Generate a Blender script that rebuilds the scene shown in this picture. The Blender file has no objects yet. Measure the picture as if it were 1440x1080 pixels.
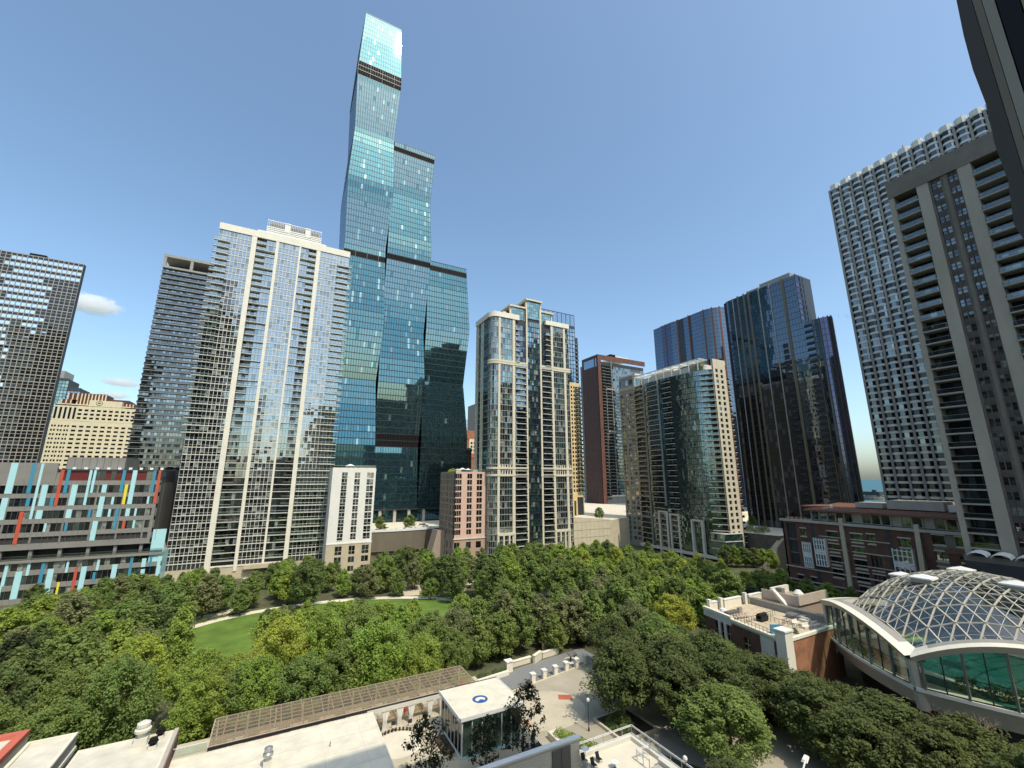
import bpy, math, random
from mathutils import Vector, Matrix
random.seed(7)
R = math.radians
scene = bpy.context.scene
COL = scene.collection
# ------------------------------------------------------------------ camera
# world axes: +X east, +Y north, z = 0 is the level of the park
HEAD, PITCH, CZ = R(28), math.atan(132.5/596), 40.0
cam_d = bpy.data.cameras.new('camera'); cam = bpy.data.objects.new('camera', cam_d); COL.objects.link(cam)
cam_d.sensor_width = 36; cam_d.lens = 36*596/1440; cam_d.clip_start = .05; cam_d.clip_end = 20000
cam.location = (0, 0, CZ); cam.rotation_euler = (R(90)+PITCH, 0, -HEAD)
scene.camera = cam
# ------------------------------------------------------------------ sky and sun
SUN_EL, SUN_AZ = R(57), R(168)
world = bpy.data.worlds.new('World'); scene.world = world; world.use_nodes = True
wn = world.node_tree; wn.nodes.clear()
sky = wn.nodes.new('ShaderNodeTexSky'); sky.sky_type = 'NISHITA'; sky.sun_disc = False
sky.sun_elevation = SUN_EL; sky.sun_rotation = SUN_AZ; sky.altitude = 150; sky.air_density = .95; sky.dust_density = 2.4; sky.ozone_density = 1.8
bg = wn.nodes.new('ShaderNodeBackground'); bg.inputs['Strength'].default_value = .15
wo = wn.nodes.new('ShaderNodeOutputWorld')
tint = wn.nodes.new('ShaderNodeVectorMath'); tint.operation = 'MULTIPLY'; tint.inputs[1].default_value = (.96, 1.05, 1.0)
wn.links.new(sky.outputs[0], tint.inputs[0]); wn.links.new(tint.outputs[0], bg.inputs[0]); wn.links.new(bg.outputs[0], wo.inputs[0])
sun_d = bpy.data.lights.new('sun', 'SUN'); sun_d.energy = 2.2; sun_d.angle = R(.5); sun_d.color = (1, .91, .74)
sun = bpy.data.objects.new('sun', sun_d); COL.objects.link(sun)
sdir = Vector((math.sin(SUN_AZ)*math.cos(SUN_EL), math.cos(SUN_AZ)*math.cos(SUN_EL), math.sin(SUN_EL)))
sun.rotation_euler = sdir.to_track_quat('Z', 'Y').to_euler(); sun.location = (0, -50, 300)
scene.view_settings.view_transform = 'Standard'; scene.view_settings.look = 'None'
scene.cycles.volume_bounces = 12; scene.cycles.max_bounces = 12; scene.cycles.transparent_max_bounces = 16
scene.view_settings.exposure = 0.7; scene.view_settings.gamma = 1
# ------------------------------------------------------------------ materials
MATS = {}
def nodes(name):
    m = bpy.data.materials.new(name); m.use_nodes = True; MATS[name] = m
    t = m.node_tree; t.nodes.clear(); o = t.nodes.new('ShaderNodeOutputMaterial')
    return m, t, o
def mat(name, c, rough=.8, var=.12, scale=.35, metal=0, spec=.4, bump=0, detail=6, streak=1):
    m, t, o = nodes(name)
    p = t.nodes.new('ShaderNodeBsdfPrincipled'); p.inputs['Roughness'].default_value = rough
    p.inputs['Metallic'].default_value = metal; p.inputs['Specular IOR Level'].default_value = spec
    tc = t.nodes.new('ShaderNodeTexCoord'); mp = t.nodes.new('ShaderNodeMapping')
    mp.inputs['Scale'].default_value = (scale, scale, scale*streak)
    n = t.nodes.new('ShaderNodeTexNoise'); n.inputs['Scale'].default_value = 1; n.inputs['Detail'].default_value = detail; n.inputs['Roughness'].default_value = .65
    r = t.nodes.new('ShaderNodeMapRange'); r.inputs['From Min'].default_value = .3; r.inputs['From Max'].default_value = .7
    r.inputs['To Min'].default_value = 1-var; r.inputs['To Max'].default_value = 1+var
    mx = t.nodes.new('ShaderNodeVectorMath'); mx.operation = 'SCALE'; mx.inputs[0].default_value = c[:3]
    t.links.new(tc.outputs['Object'], mp.inputs[0]); t.links.new(mp.outputs[0], n.inputs['Vector'])
    t.links.new(n.outputs['Fac'], r.inputs['Value']); t.links.new(r.outputs[0], mx.inputs['Scale'])
    t.links.new(mx.outputs[0], p.inputs['Base Color'])
    if bump:
        b = t.nodes.new('ShaderNodeBump'); b.inputs['Strength'].default_value = bump; b.inputs['Distance'].default_value = .1
        t.links.new(n.outputs['Fac'], b.inputs['Height']); t.links.new(b.outputs[0], p.inputs['Normal'])
    t.links.new(p.outputs[0], o.inputs[0]); return m
def glass(name, tint, inner=(.02,.025,.03), r0=.35, rough=.02, wob=.0, wscale=.12, ivar=.5):
    """coated facade glass: a mirror-like coat over a dim interior"""
    m, t, o = nodes(name)
    g = t.nodes.new('ShaderNodeBsdfGlossy'); g.inputs['Roughness'].default_value = rough; g.inputs['Color'].default_value = (*tint, 1)
    d = t.nodes.new('ShaderNodeBsdfDiffuse')
    tc = t.nodes.new('ShaderNodeTexCoord')
    n2 = t.nodes.new('ShaderNodeTexNoise'); n2.inputs['Scale'].default_value = .9; n2.inputs['Detail'].default_value = 2
    mr = t.nodes.new('ShaderNodeMapRange'); mr.inputs['From Min'].default_value = .35; mr.inputs['From Max'].default_value = .65
    mr.inputs['To Min'].default_value = 1-ivar; mr.inputs['To Max'].default_value = 1+ivar
    vm = t.nodes.new('ShaderNodeVectorMath'); vm.operation = 'SCALE'; vm.inputs[0].default_value = inner
    t.links.new(tc.outputs['Object'], n2.inputs['Vector']); t.links.new(n2.outputs['Fac'], mr.inputs['Value']); t.links.new(mr.outputs[0], vm.inputs['Scale']); t.links.new(vm.outputs[0], d.inputs['Color'])
    f = t.nodes.new('ShaderNodeFresnel'); f.inputs['IOR'].default_value = 1.5
    k = t.nodes.new('ShaderNodeMapRange'); k.inputs['From Min'].default_value = .04; k.inputs['From Max'].default_value = 1
    k.inputs['To Min'].default_value = r0; k.inputs['To Max'].default_value = 1
    mx = t.nodes.new('ShaderNodeMixShader')
    t.links.new(f.outputs[0], k.inputs['Value']); t.links.new(k.outputs[0], mx.inputs[0]); t.links.new(d.outputs[0], mx.inputs[1]); t.links.new(g.outputs[0], mx.inputs[2])
    if wob:
        n = t.nodes.new('ShaderNodeTexNoise'); n.inputs['Scale'].default_value = wscale; n.inputs['Detail'].default_value = 3
        b = t.nodes.new('ShaderNodeBump'); b.inputs['Strength'].default_value = wob; b.inputs['Distance'].default_value = 1
        t.links.new(tc.outputs['Object'], n.inputs['Vector']); t.links.new(n.outputs['Fac'], b.inputs['Height']); t.links.new(b.outputs[0], g.inputs['Normal'])
    t.links.new(mx.outputs[0], o.inputs[0]); return m
def clear_glass(name, tint=(.8,.95,.9), refl=.12):
    m, t, o = nodes(name)
    a = t.nodes.new('ShaderNodeBsdfTransparent'); a.inputs[0].default_value = (*tint, 1)
    g = t.nodes.new('ShaderNodeBsdfGlossy'); g.inputs['Roughness'].default_value = .01
    f = t.nodes.new('ShaderNodeFresnel'); f.inputs['IOR'].default_value = 1.6
    k = t.nodes.new('ShaderNodeMapRange'); k.inputs['From Min'].default_value = .04; k.inputs['From Max'].default_value = 1
    k.inputs['To Min'].default_value = refl; k.inputs['To Max'].default_value = 1
    mx = t.nodes.new('ShaderNodeMixShader')
    t.links.new(f.outputs[0], k.inputs['Value']); t.links.new(k.outputs[0], mx.inputs[0]); t.links.new(a.outputs[0], mx.inputs[1]); t.links.new(g.outputs[0], mx.inputs[2])
    t.links.new(mx.outputs[0], o.inputs[0]); return m
def brick(name, c1, c2, mort, sx=.22, sy=.075):
    m, t, o = nodes(name)
    p = t.nodes.new('ShaderNodeBsdfPrincipled'); p.inputs['Roughness'].default_value = .85
    tc = t.nodes.new('ShaderNodeTexCoord'); sp = t.nodes.new('ShaderNodeSeparateXYZ'); cb = t.nodes.new('ShaderNodeCombineXYZ'); ad = t.nodes.new('ShaderNodeMath')
    t.links.new(tc.outputs['Object'], sp.inputs[0]); t.links.new(sp.outputs[0], ad.inputs[0]); t.links.new(sp.outputs[1], ad.inputs[1])
    t.links.new(ad.outputs[0], cb.inputs[0]); t.links.new(sp.outputs[2], cb.inputs[1])
    b = t.nodes.new('ShaderNodeTexBrick'); b.inputs['Scale'].default_value = 1; b.inputs['Brick Width'].default_value = sx; b.inputs['Row Height'].default_value = sy
    b.inputs['Mortar Size'].default_value = .008; b.inputs['Color1'].default_value = (*c1, 1); b.inputs['Color2'].default_value = (*c2, 1); b.inputs['Mortar'].default_value = (*mort, 1)
    n = t.nodes.new('ShaderNodeTexNoise'); n.inputs['Scale'].default_value = .5; n.inputs['Detail'].default_value = 5
    mr = t.nodes.new('ShaderNodeMapRange'); mr.inputs['From Min'].default_value = .3; mr.inputs['From Max'].default_value = .7; mr.inputs['To Min'].default_value = .75; mr.inputs['To Max'].default_value = 1.25
    vm = t.nodes.new('ShaderNodeVectorMath'); vm.operation = 'SCALE'
    t.links.new(cb.outputs[0], b.inputs['Vector']); t.links.new(b.outputs['Color'], vm.inputs[0]); t.links.new(tc.outputs['Object'], n.inputs['Vector']); t.links.new(n.outputs['Fac'], mr.inputs['Value']); t.links.new(mr.outputs[0], vm.inputs['Scale'])
    t.links.new(vm.outputs[0], p.inputs['Base Color']); t.links.new(p.outputs[0], o.inputs[0]); return m
def leafmat(name, c, tr=.5):
    m, t, o = nodes(name)
    oi = t.nodes.new('ShaderNodeObjectInfo'); tc = t.nodes.new('ShaderNodeTexCoord')
    n = t.nodes.new('ShaderNodeTexNoise'); n.inputs['Scale'].default_value = .55; n.inputs['Detail'].default_value = 4
    h = t.nodes.new('ShaderNodeHueSaturation')
    a = t.nodes.new('ShaderNodeMapRange'); a.inputs['To Min'].default_value = .483; a.inputs['To Max'].default_value = .508; h.inputs['Saturation'].default_value = .9
    v = t.nodes.new('ShaderNodeMapRange'); v.inputs['From Min'].default_value = .3; v.inputs['From Max'].default_value = .7; v.inputs['To Min'].default_value = .75; v.inputs['To Max'].default_value = 1.28
    t.links.new(oi.outputs['Random'], a.inputs['Value']); t.links.new(a.outputs[0], h.inputs['Hue'])
    t.links.new(tc.outputs['Object'], n.inputs['Vector']); t.links.new(n.outputs['Fac'], v.inputs['Value']); t.links.new(v.outputs[0], h.inputs['Value'])
    h.inputs['Color'].default_value = (*c, 1)
    p = t.nodes.new('ShaderNodeBsdfPrincipled'); p.inputs['Roughness'].default_value = .65; p.inputs['Specular IOR Level'].default_value = .12
    tl = t.nodes.new('ShaderNodeBsdfTranslucent'); mx = t.nodes.new('ShaderNodeMixShader'); mx.inputs[0].default_value = tr
    t.links.new(h.outputs[0], p.inputs['Base Color']); t.links.new(h.outputs[0], tl.inputs[0])
    t.links.new(p.outputs[0], mx.inputs[1]); t.links.new(tl.outputs[0], mx.inputs[2]); t.links.new(mx.outputs[0], o.inputs[0]); return m

mat('cream', (.62,.56,.43), .8, .07); mat('creamlite', (.72,.68,.57), .75, .06); mat('beige', (.50,.43,.30), .8, .1)
mat('white', (.74,.72,.66), .7, .06); mat('offwhite', (.62,.60,.53), .7, .08); mat('concrete', (.42,.39,.33), .85, .12); mat('dome_strut', (.50,.46,.38), .6, .06); mat('conc_warm', (.33,.30,.25), .85, .12, .25, streak=.3); mat('concdark', (.16,.145,.12), .85, .15)
mat('conc_gray', (.30,.29,.265), .8, .1); mat('core', (.035,.037,.04), .6, .2); mat('coredk', (.015,.016,.018), .5, .2)
mat('slabgray', (.30,.30,.28), .7, .1); mat('railmetal', (.20,.21,.21), .45, .05, metal=.5); mat('whitemetal', (.72,.73,.72), .4, .04, spec=.5)
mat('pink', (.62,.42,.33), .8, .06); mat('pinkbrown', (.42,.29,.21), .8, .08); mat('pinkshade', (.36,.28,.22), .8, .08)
mat('yellow_stone', (.66,.50,.27), .8, .08); mat('palecream', (.68,.62,.44), .8, .06); mat('maroon', (.12,.035,.03), .6, .1)
mat('panelgray', (.24,.23,.21), .55, .1, .2); mat('panelgray2', (.13,.125,.115), .55, .12, .2); mat('paneldark', (.045,.045,.045), .6, .15, .5)
mat('p_lightblue', (.42,.70,.74), .4, .04); mat('p_blue', (.06,.27,.40), .4, .04); mat('p_red', (.52,.10,.06), .4, .04); mat('p_yellow', (.78,.66,.05), .4, .04)
mat('redwall', (.14,.02,.018), .6, .1)
mat('mech', (.014,.013,.013), .8, .15, .6, spec=.1); mat('mullion_dk', (.05,.055,.06), .4, .1, metal=.4); mat('mullion_lt', (.33,.31,.26), .5, .08, metal=.3)
mat('fin_orange', (.17,.06,.035), .5, .1, metal=.2); mat('fin_tan', (.17,.14,.095), .5, .1, metal=.2); mat('fin_lt', (.36,.34,.30), .45, .1, metal=.2)
brick('brickbrown', (.13,.052,.035), (.10,.042,.03), (.12,.09,.07)); brick('brickred', (.36,.14,.065), (.29,.11,.05), (.30,.2,.14)); brick('towerbrick', (.075,.040,.036), (.062,.035,.032), (.09,.06,.05), .5, .2)
brick('brickgray', (.115,.095,.08), (.10,.085,.07), (.10,.09,.08))
brick('towerbrick_lit', (.13,.055,.04), (.12,.05,.036), (.2,.1,.07), .5, .2)  # brighter copy of the tower brick, sunlight put into the colour
mat('roofbrown', (.17,.075,.045), .75, .15, .3); mat('roofmem', (.68,.63,.51), .85, .13, .6, detail=9); mat('roofmem2', (.60,.565,.47), .85, .16, .5, detail=9); mat('redcope', (.52,.13,.085), .6, .08)
mat('rooftan', (.50,.41,.29), .9, .25, .8); mat('pave', (.50,.44,.33), .9, .12, .3, detail=10); mat('pavelt', (.66,.60,.48), .9, .1, .3, detail=10)
mat('road', (.36,.32,.25), .9, .16, .12, detail=12); mat('walkgray', (.20,.20,.20), .9, .08, 1.5); mat('asphalt', (.06,.06,.06), .9, .2, .5); mat('curb', (.58,.50,.36), .85, .1)
mat('redpave', (.42,.12,.08), .85, .15); mat('soil', (.06,.045,.03), .95, .3, 2); mat('groundmix', (.085,.09,.045), .95, .4, .15); mat('grass', (.10,.165,.022), .9, .35, .16, detail=12)
mat('tin', (.42,.43,.42), .35, .12, 2, metal=.7); mat('black', (.012,.012,.013), .5, .2); mat('darkmetal', (.04,.04,.04), .45, .1, metal=.3); mat('tanwin', (.25,.19,.10), .7, .05)
mat('cloth', (.80,.79,.75), .9, .05, 2); mat('pinkfab', (.55,.12,.16), .8, .1); mat('taupe', (.52,.44,.36), .6, .08); mat('walltan', (.56,.50,.37), .85, .1, .25)
mat('brownplate', (.16,.135,.10), .6, .14, .25, streak=.3); mat('bark', (.10,.075,.05), .9, .3, 3); mat('barepale', (.30,.22,.16), .9, .2, 3)
mat('lotblue', (.03,.10,.30), .6, .05); mat('poolwater', (.025,.16,.13), .12, .1, .3, spec=.6); mat('limegreen', (.45,.62,.08), .6, .05); mat('flower', (.60,.10,.16), .7, .3, 6)
mat('carwhite', (.75,.75,.75), .2, .02); mat('cardark', (.02,.022,.025), .2, .02); mat('carred', (.4,.03,.02), .2, .02); mat('carsilver', (.4,.41,.42), .25, .02, metal=.5); mat('carglass', (.01,.012,.015), .08, .1); mat('skin', (.45,.27,.18), .6, .05); mat('hair', (.02,.014,.01), .6, .1)
mat('jeans', (.05,.07,.14), .8, .1)
mat('lakefar', (.035,.12,.15), .7, .1, .01)
glass('g_teal', (.19,.35,.38), (.035,.085,.095), .62, .015, .03, .04)
glass('g_teal2', (.26,.38,.41), (.04,.085,.09), .66, .02, .03, .04); glass('g_teal3', (.13,.29,.35), (.025,.07,.085), .58, .02, .03, .04)
glass('g_tealhi', (.5,.68,.66), (.16,.26,.24), .5, .05)
glass('g_sky', (.74,.82,.86), (.04,.045,.05), .42, .02, .01, .3); glass('g_sky2', (.8,.86,.9), (.12,.13,.13), .4, .03, .01, .3); glass('g_dark', (.75,.82,.86), (.012,.014,.016), .16, .02)
glass('g_mid', (.75,.85,.88), (.03,.045,.045), .28, .02); glass('g_blind', (.7,.75,.75), (.22,.24,.22), .2, .1); glass('g_green', (.46,.62,.60), (.02,.05,.045), .42, .02, .03, .3)
glass('g_green2', (.52,.72,.70), (.10,.16,.14), .45, .03, .03, .3); glass('g_blue', (.30,.37,.46), (.012,.022,.045), .45, .02, .02, .3); glass('g_blue2', (.24,.28,.40), (.01,.015,.03), .4, .02, .02, .3)
glass('g_dkmirror', (.62,.72,.78), (.008,.009,.010), .40, .02, .02, .2); glass('g_black', (.6,.65,.7), (.01,.01,.012), .08, .03); glass('g_night', (.5,.55,.6), (.012,.012,.013), .10, .03); glass('g_mirror', (.86,.93,.97), (.1,.12,.13), .8, .02); glass('g_steel', (.30,.36,.42), (.03,.04,.05), .42, .02, .02, .1); glass('g_purple', (.33,.31,.45), (.02,.015,.04), .45, .02, .02, .3)
glass('g_bluehi', (.42,.55,.68), (.06,.12,.19), .5, .02, .02, .3); glass('g_wave', (.45,.60,.60), (.02,.045,.04), .5, .012, .35, .25)
clear_glass('c_green', (.72,.93,.86), .14); clear_glass('c_dome', (.82,.86,.85), .17); clear_glass('c_rail', (.82,.9,.88), .10); _m,_t,_o = nodes('c_poly'); _a = _t.nodes.new('ShaderNodeBsdfTransparent'); _a.inputs[0].default_value = (.86,.82,.75,1); _d = _t.nodes.new('ShaderNodeBsdfDiffuse'); _d.inputs[0].default_value = (.5,.45,.37,1); _x = _t.nodes.new('ShaderNodeMixShader'); _x.inputs[0].default_value = .13; _t.links.new(_a.outputs[0],_x.inputs[1]); _t.links.new(_d.outputs[0],_x.inputs[2]); _t.links.new(_x.outputs[0],_o.inputs[0])
leafmat('leaf_mid', (.24,.33,.075)); leafmat('leaf_bright', (.31,.43,.06)); leafmat('leaf_yellow', (.42,.49,.055)); leafmat('leaf_dark', (.18,.25,.07)); leafmat('leaf_olive', (.27,.30,.12))
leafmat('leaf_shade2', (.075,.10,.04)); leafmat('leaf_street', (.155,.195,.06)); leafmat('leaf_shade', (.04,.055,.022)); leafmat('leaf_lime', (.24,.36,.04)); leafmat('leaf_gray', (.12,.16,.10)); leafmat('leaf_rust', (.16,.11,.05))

_t1 = 'first second third fourth fifth sixth seventh eighth ninth tenth eleventh twelfth thirteenth fourteenth fifteenth sixteenth seventeenth eighteenth nineteenth'.split()
ORD = list(_t1)
for _a,_b in (('twenty','twentieth'),('thirty','thirtieth'),('forty','fortieth'),('fifty','fiftieth'),('sixty','sixtieth'),('seventy','seventieth')): ORD += [_b]+[_a+'-'+q for q in _t1[:9]]
# ------------------------------------------------------------------ mesh building
class W:
    """a wall line: o = start (east, north), u = unit direction left-to-right as seen from outside, n = outward"""
    def __init__(s, o, u):
        s.o = o; l = math.hypot(*u); s.u = (u[0]/l, u[1]/l); s.n = (s.u[1], -s.u[0])
    def p(s, a, z, d=0): return (s.o[0]+s.u[0]*a+s.n[0]*d, s.o[1]+s.u[1]*a+s.n[1]*d, z)
def seg(a, b):
    w = W(a, (b[0]-a[0], b[1]-a[1])); w.L = math.hypot(b[0]-a[0], b[1]-a[1]); return w
SOUTH = lambda x, y: W((x, y), (1, 0)); WEST = lambda x, y: W((x, y), (0, -1)); EAST = lambda x, y: W((x, y), (0, 1)); NORTH = lambda x, y: W((x, y), (-1, 0))
class MB:
    def __init__(s): s.v = []; s.f = []; s.m = []
    def quad(s, a, b, c, d, m):
        n = len(s.v); s.v += [a, b, c, d]; s.f.append((n, n+1, n+2, n+3)); s.m.append(m)
    def poly(s, pts, m):
        n = len(s.v); s.v += list(pts); s.f.append(tuple(range(n, n+len(pts)))); s.m.append(m)
    def box(s, x0, x1, y0, y1, z0, z1, m):
        s.hexa([(x0,y0,z0),(x1,y0,z0),(x1,y1,z0),(x0,y1,z0),(x0,y0,z1),(x1,y0,z1),(x1,y1,z1),(x0,y1,z1)], m)
    def hexa(s, p, m):
        n = len(s.v); s.v += p
        for q in ((3,2,1,0),(4,5,6,7),(0,1,5,4),(1,2,6,5),(2,3,7,6),(3,0,4,7)): s.f.append(tuple(n+i for i in q)); s.m.append(m)
    def wbox(s, w, a0, a1, z0, z1, d0, d1, m):
        s.hexa([w.p(a0,z0,d1), w.p(a1,z0,d1), w.p(a1,z0,d0), w.p(a0,z0,d0), w.p(a0,z1,d1), w.p(a1,z1,d1), w.p(a1,z1,d0), w.p(a0,z1,d0)], m)
    def wquad(s, w, a0, a1, z0, z1, d, m, tilt=0):
        e = [random.uniform(-tilt, tilt) for _ in range(3)] if tilt else (0,0,0)
        s.quad(w.p(a0,z0,d+e[0]), w.p(a1,z0,d-e[1]), w.p(a1,z1,d-e[0]+e[2]), w.p(a0,z1,d+e[1]+e[2]), m)
    def prism(s, pts, z0, z1, m, mtop=None):
        """pts counter-clockwise seen from above"""
        n = len(pts)
        s.poly([(x,y,z1) for x,y in pts], mtop or m); s.poly([(x,y,z0) for x,y in reversed(pts)], m)
        for i in range(n):
            a, b = pts[i], pts[(i+1) % n]; s.quad((*a,z0), (*b,z0), (*b,z1), (*a,z1), m)
    def bar(s, a, b, r, m, r2=None, n=4):
        a = Vector(a); b = Vector(b); d = (b-a)
        if d.length < 1e-6: return
        d.normalize(); up = Vector((0,0,1)) if abs(d.z) < .9 else Vector((1,0,0)); x = d.cross(up).normalized(); y = x.cross(d)
        r2 = r if r2 is None else r2; k = len(s.v); off = math.pi/4 if n == 4 else 0
        for c, q in ((a, r), (b, r2)):
            for i in range(n):
                t = off+2*math.pi*i/n; s.v.append(tuple(c+x*math.cos(t)*q+y*math.sin(t)*q))
        for i in range(n): s.f.append((k+i, k+(i+1)%n, k+n+(i+1)%n, k+n+i)); s.m.append(m)
        s.f.append(tuple(k+i for i in reversed(range(n)))); s.m.append(m); s.f.append(tuple(k+n+i for i in range(n))); s.m.append(m)
    def lathe(s, c, prof, m, n=12):
        """prof: (radius, z) from bottom to top"""
        k = len(s.v)
        for r, z in prof:
            for i in range(n):
                t = 2*math.pi*i/n; s.v.append((c[0]+r*math.cos(t), c[1]+r*math.sin(t), c[2]+z))
        for j in range(len(prof)-1):
            for i in range(n): s.f.append((k+j*n+i, k+j*n+(i+1)%n, k+(j+1)*n+(i+1)%n, k+(j+1)*n+i)); s.m.append(m)
        s.f.append(tuple(k+(len(prof)-1)*n+i for i in range(n))); s.m.append(m); s.f.append(tuple(k+i for i in reversed(range(n)))); s.m.append(m)
    def add(s, o):
        n = len(s.v); s.v += o.v; s.f += [tuple(i+n for i in f) for f in o.f]; s.m += o.m
    def mesh(s, name, base=(0,0,0)):
        me = bpy.data.meshes.new(name)
        bx, by, bz = base
        me.from_pydata([(x-bx, y-by, z-bz) for x, y, z in s.v], [], s.f)
        ms = sorted(set(s.m))
        for q in ms: me.materials.append(MATS[q])
        if len(ms) > 1:
            ix = {q: i for i, q in enumerate(ms)}; me.polygons.foreach_set('material_index', [ix[q] for q in s.m])
        me.update(); return me
    def build(s, name, parent=None, kind=None, label=None):
        base = tuple(parent.matrix_basis.translation) if parent and parent.parent is None else (0,0,0)
        if parent and parent.parent is not None: base = tuple(parent.parent.matrix_basis.translation+parent.location)
        o = bpy.data.objects.new(name, s.mesh(name, base)); COL.objects.link(o); o.parent = parent
        if kind: o['kind'] = kind
        if label: o['label'] = label
        return o
def tag(o, label, cat, group=None):
    o['label'] = label; o['category'] = cat
    if group: o['group'] = group
    return o
def thing(name, label, cat, loc, group=None):
    o = bpy.data.objects.new(name, None); o.empty_display_size = .5; COL.objects.link(o); o.location = loc
    return tag(o, label, cat, group)
def solo(mb, name, label, cat, base, group=None):
    """a thing that is one mesh, origin at its base"""
    o = bpy.data.objects.new(name, mb.mesh(name, base)); COL.objects.link(o); o.location = base
    return tag(o, label, cat, group)
def struct(mb, name):
    o = bpy.data.objects.new(name, mb.mesh(name)); COL.objects.link(o); o['kind'] = 'structure'; return o
ch, sh, cp, sp_ = math.cos(HEAD), math.sin(HEAD), math.cos(PITCH), math.sin(PITCH)
def size_seen(mb):
    """rough size of a piece as seen from the camera, to pick which repeats become single parts"""
    f = mb.f[0]; p = [Vector(mb.v[i]) for i in f[:4]]; c = sum(p, Vector())/len(p)
    a = (p[2]-p[0]).cross(p[3 if len(p) > 3 else 1]-p[1]); d = Vector((0,0,CZ))-c; D = d.length
    ar = max(abs(a.dot(d))/D, .15*a.length) if len(mb.f) < 4 else a.length
    X = c.x*ch-c.y*sh; Y = c.x*sh+c.y*ch; Z = c.z-CZ; f_ = Y*cp+Z*sp_; w = -Y*sp_+Z*cp
    s = ar/(D*D)
    if f_ <= 0 or abs(X/f_) > 1.22 or abs(w/f_) > .93: s *= .001
    return s
def emit(parent, name, items, cap=100):
    """repeats of one part: the largest seen as parts of their own, any beyond the cap as one"""
    items = sorted(items, key=size_seen, reverse=True)
    out = [i.build(name, parent) for i in items[:cap]]
    if len(items) > cap:
        r = MB()
        for i in items[cap:]: r.add(i)
        r.build(name, parent, kind='stuff')
    return out
def rng(a, b, n, gap):
    """n equal openings between a and b with gap between them (and half a gap at the ends)"""
    st = (b-a)/n; return [(a+i*st+gap/2, a+(i+1)*st-gap/2) for i in range(n)]
def fill(a0, a1, opens):
    """what is left of a0..a1 beside the openings"""
    out = []; x = a0
    for p, q in sorted(opens):
        if p-x > .01: out.append((x, p))
        x = max(x, q)
    if a1-x > .01: out.append((x, a1))
    return out
def pick(gs):
    return gs if isinstance(gs, str) else random.choice(gs)
def grid(mb, panes, w, a0, a1, z0, z1, S, Z, wm, gs, depth=.35, tilt=.006, hm=None, proud=.04, pick2=None, backing=True):
    """piers and spandrels standing before recessed panes"""
    for p, q in fill(a0, a1, S): mb.wbox(w, p, q, z0, z1, -depth, 0, wm)
    for p, q in fill(z0, z1, Z): mb.wbox(w, a0, a1, p, q, -depth-.02, -proud, hm or wm)
    for zi, (p, q) in enumerate(Z):
        for si, (a, b) in enumerate(S):
            i = MB(); i.wquad(w, a-.05, b+.05, p-.05, q+.05, -depth+.1, pick2(si, zi, a, p) if pick2 else pick(gs), tilt); panes.append(i)
def rail(mb, w, a0, a1, z, d, m='railmetal', fillm='c_rail', h=1.05, side=0):
    if fillm is None:
        mb.wbox(w, a0, a1, z+h-.06, z+h, d-.05, d, m); n = max(2, int((a1-a0)/.9))
        for k in range(n+1): mb.wbox(w, a0+k*(a1-a0)/n-.03, a0+k*(a1-a0)/n+.03, z, z+h-.06, d-.05, d, m)
        mb.wbox(w, a0, a1, z+h*.45, z+h*.45+.03, d-.03, d-.01, m); return
    mb.wbox(w, a0, a1, z+h-.06, z+h, d-.05, d, m)
    mb.wbox(w, a0+.02, a1-.02, z+.08, z+h-.08, d-.035, d-.015, fillm)
    if side:
        for a in (a0, a1-.05):
            mb.wbox(w, a, a+.05, z+h-.06, z+h, d-side, d-.06, m); mb.wbox(w, a+.01, a+.03, z+.08, z+h-.08, d-side, d-.06, fillm)
def balcony(w, a0, a1, z, d0, d1, slab='slabgray', th=.22, m='railmetal', fillm='c_rail', h=1.05):
    i = MB(); i.wbox(w, a0, a1, z-th, z, d0, d1, slab); rail(i, w, a0+.05, a1-.05, z, d1-.05, m, fillm, h, d1-d0-.1); return i
# ================================================================== setting
g = MB(); g.quad((-6000,-3000,0),(620,-3000,0),(620,6000,0),(-6000,6000,0),'groundmix'); struct(g, 'ground')
g = MB(); g.quad((600,-9000,-5),(16000,-9000,-5),(16000,16000,-5),(600,16000,-5),'lakefar'); struct(g, 'water')
def ell(cx, cy, rx, ry, n=48, rot=0): return [(cx+rx*math.cos(t)*math.cos(rot)-ry*math.sin(t)*math.sin(rot), cy+rx*math.cos(t)*math.sin(rot)+ry*math.sin(t)*math.cos(rot)) for t in [2*math.pi*i/n for i in range(n)]]
g = MB(); g.poly([(x,y,.012) for x,y in ell(18,138,43.2,27.2,48,-.15)], 'pavelt'); struct(g, 'path')
g = MB(); g.poly([(x,y,.020) for x,y in ell(18,137.5,40.5,24.5,48,-.15)], 'grass'); struct(g, 'lawn')
g = MB()
g.quad((42,159,.016),(48,157,.016),(58,205,.016),(51,206,.016),'pave'); g.quad((52,146,.016),(54,143.5,.016),(86,186,.016),(83,188,.016),'pavelt')
g.poly([(x,y,.016) for x,y in ell(92,99,19,10,32,.5)],'pavelt'); g.quad((-30,158,.016),(-28,154,.016),(-6,166,.016),(-8,170,.016),'pavelt'); g.quad((60,112,.016),(63,110,.016),(150,150,.016),(148,154,.016),'pave')
struct(g, 'path')
g = MB(); g.poly([(x,y,.028) for x,y in ell(92,97,13,4.6,32,.35)],'grass'); struct(g, 'lawn')
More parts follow.
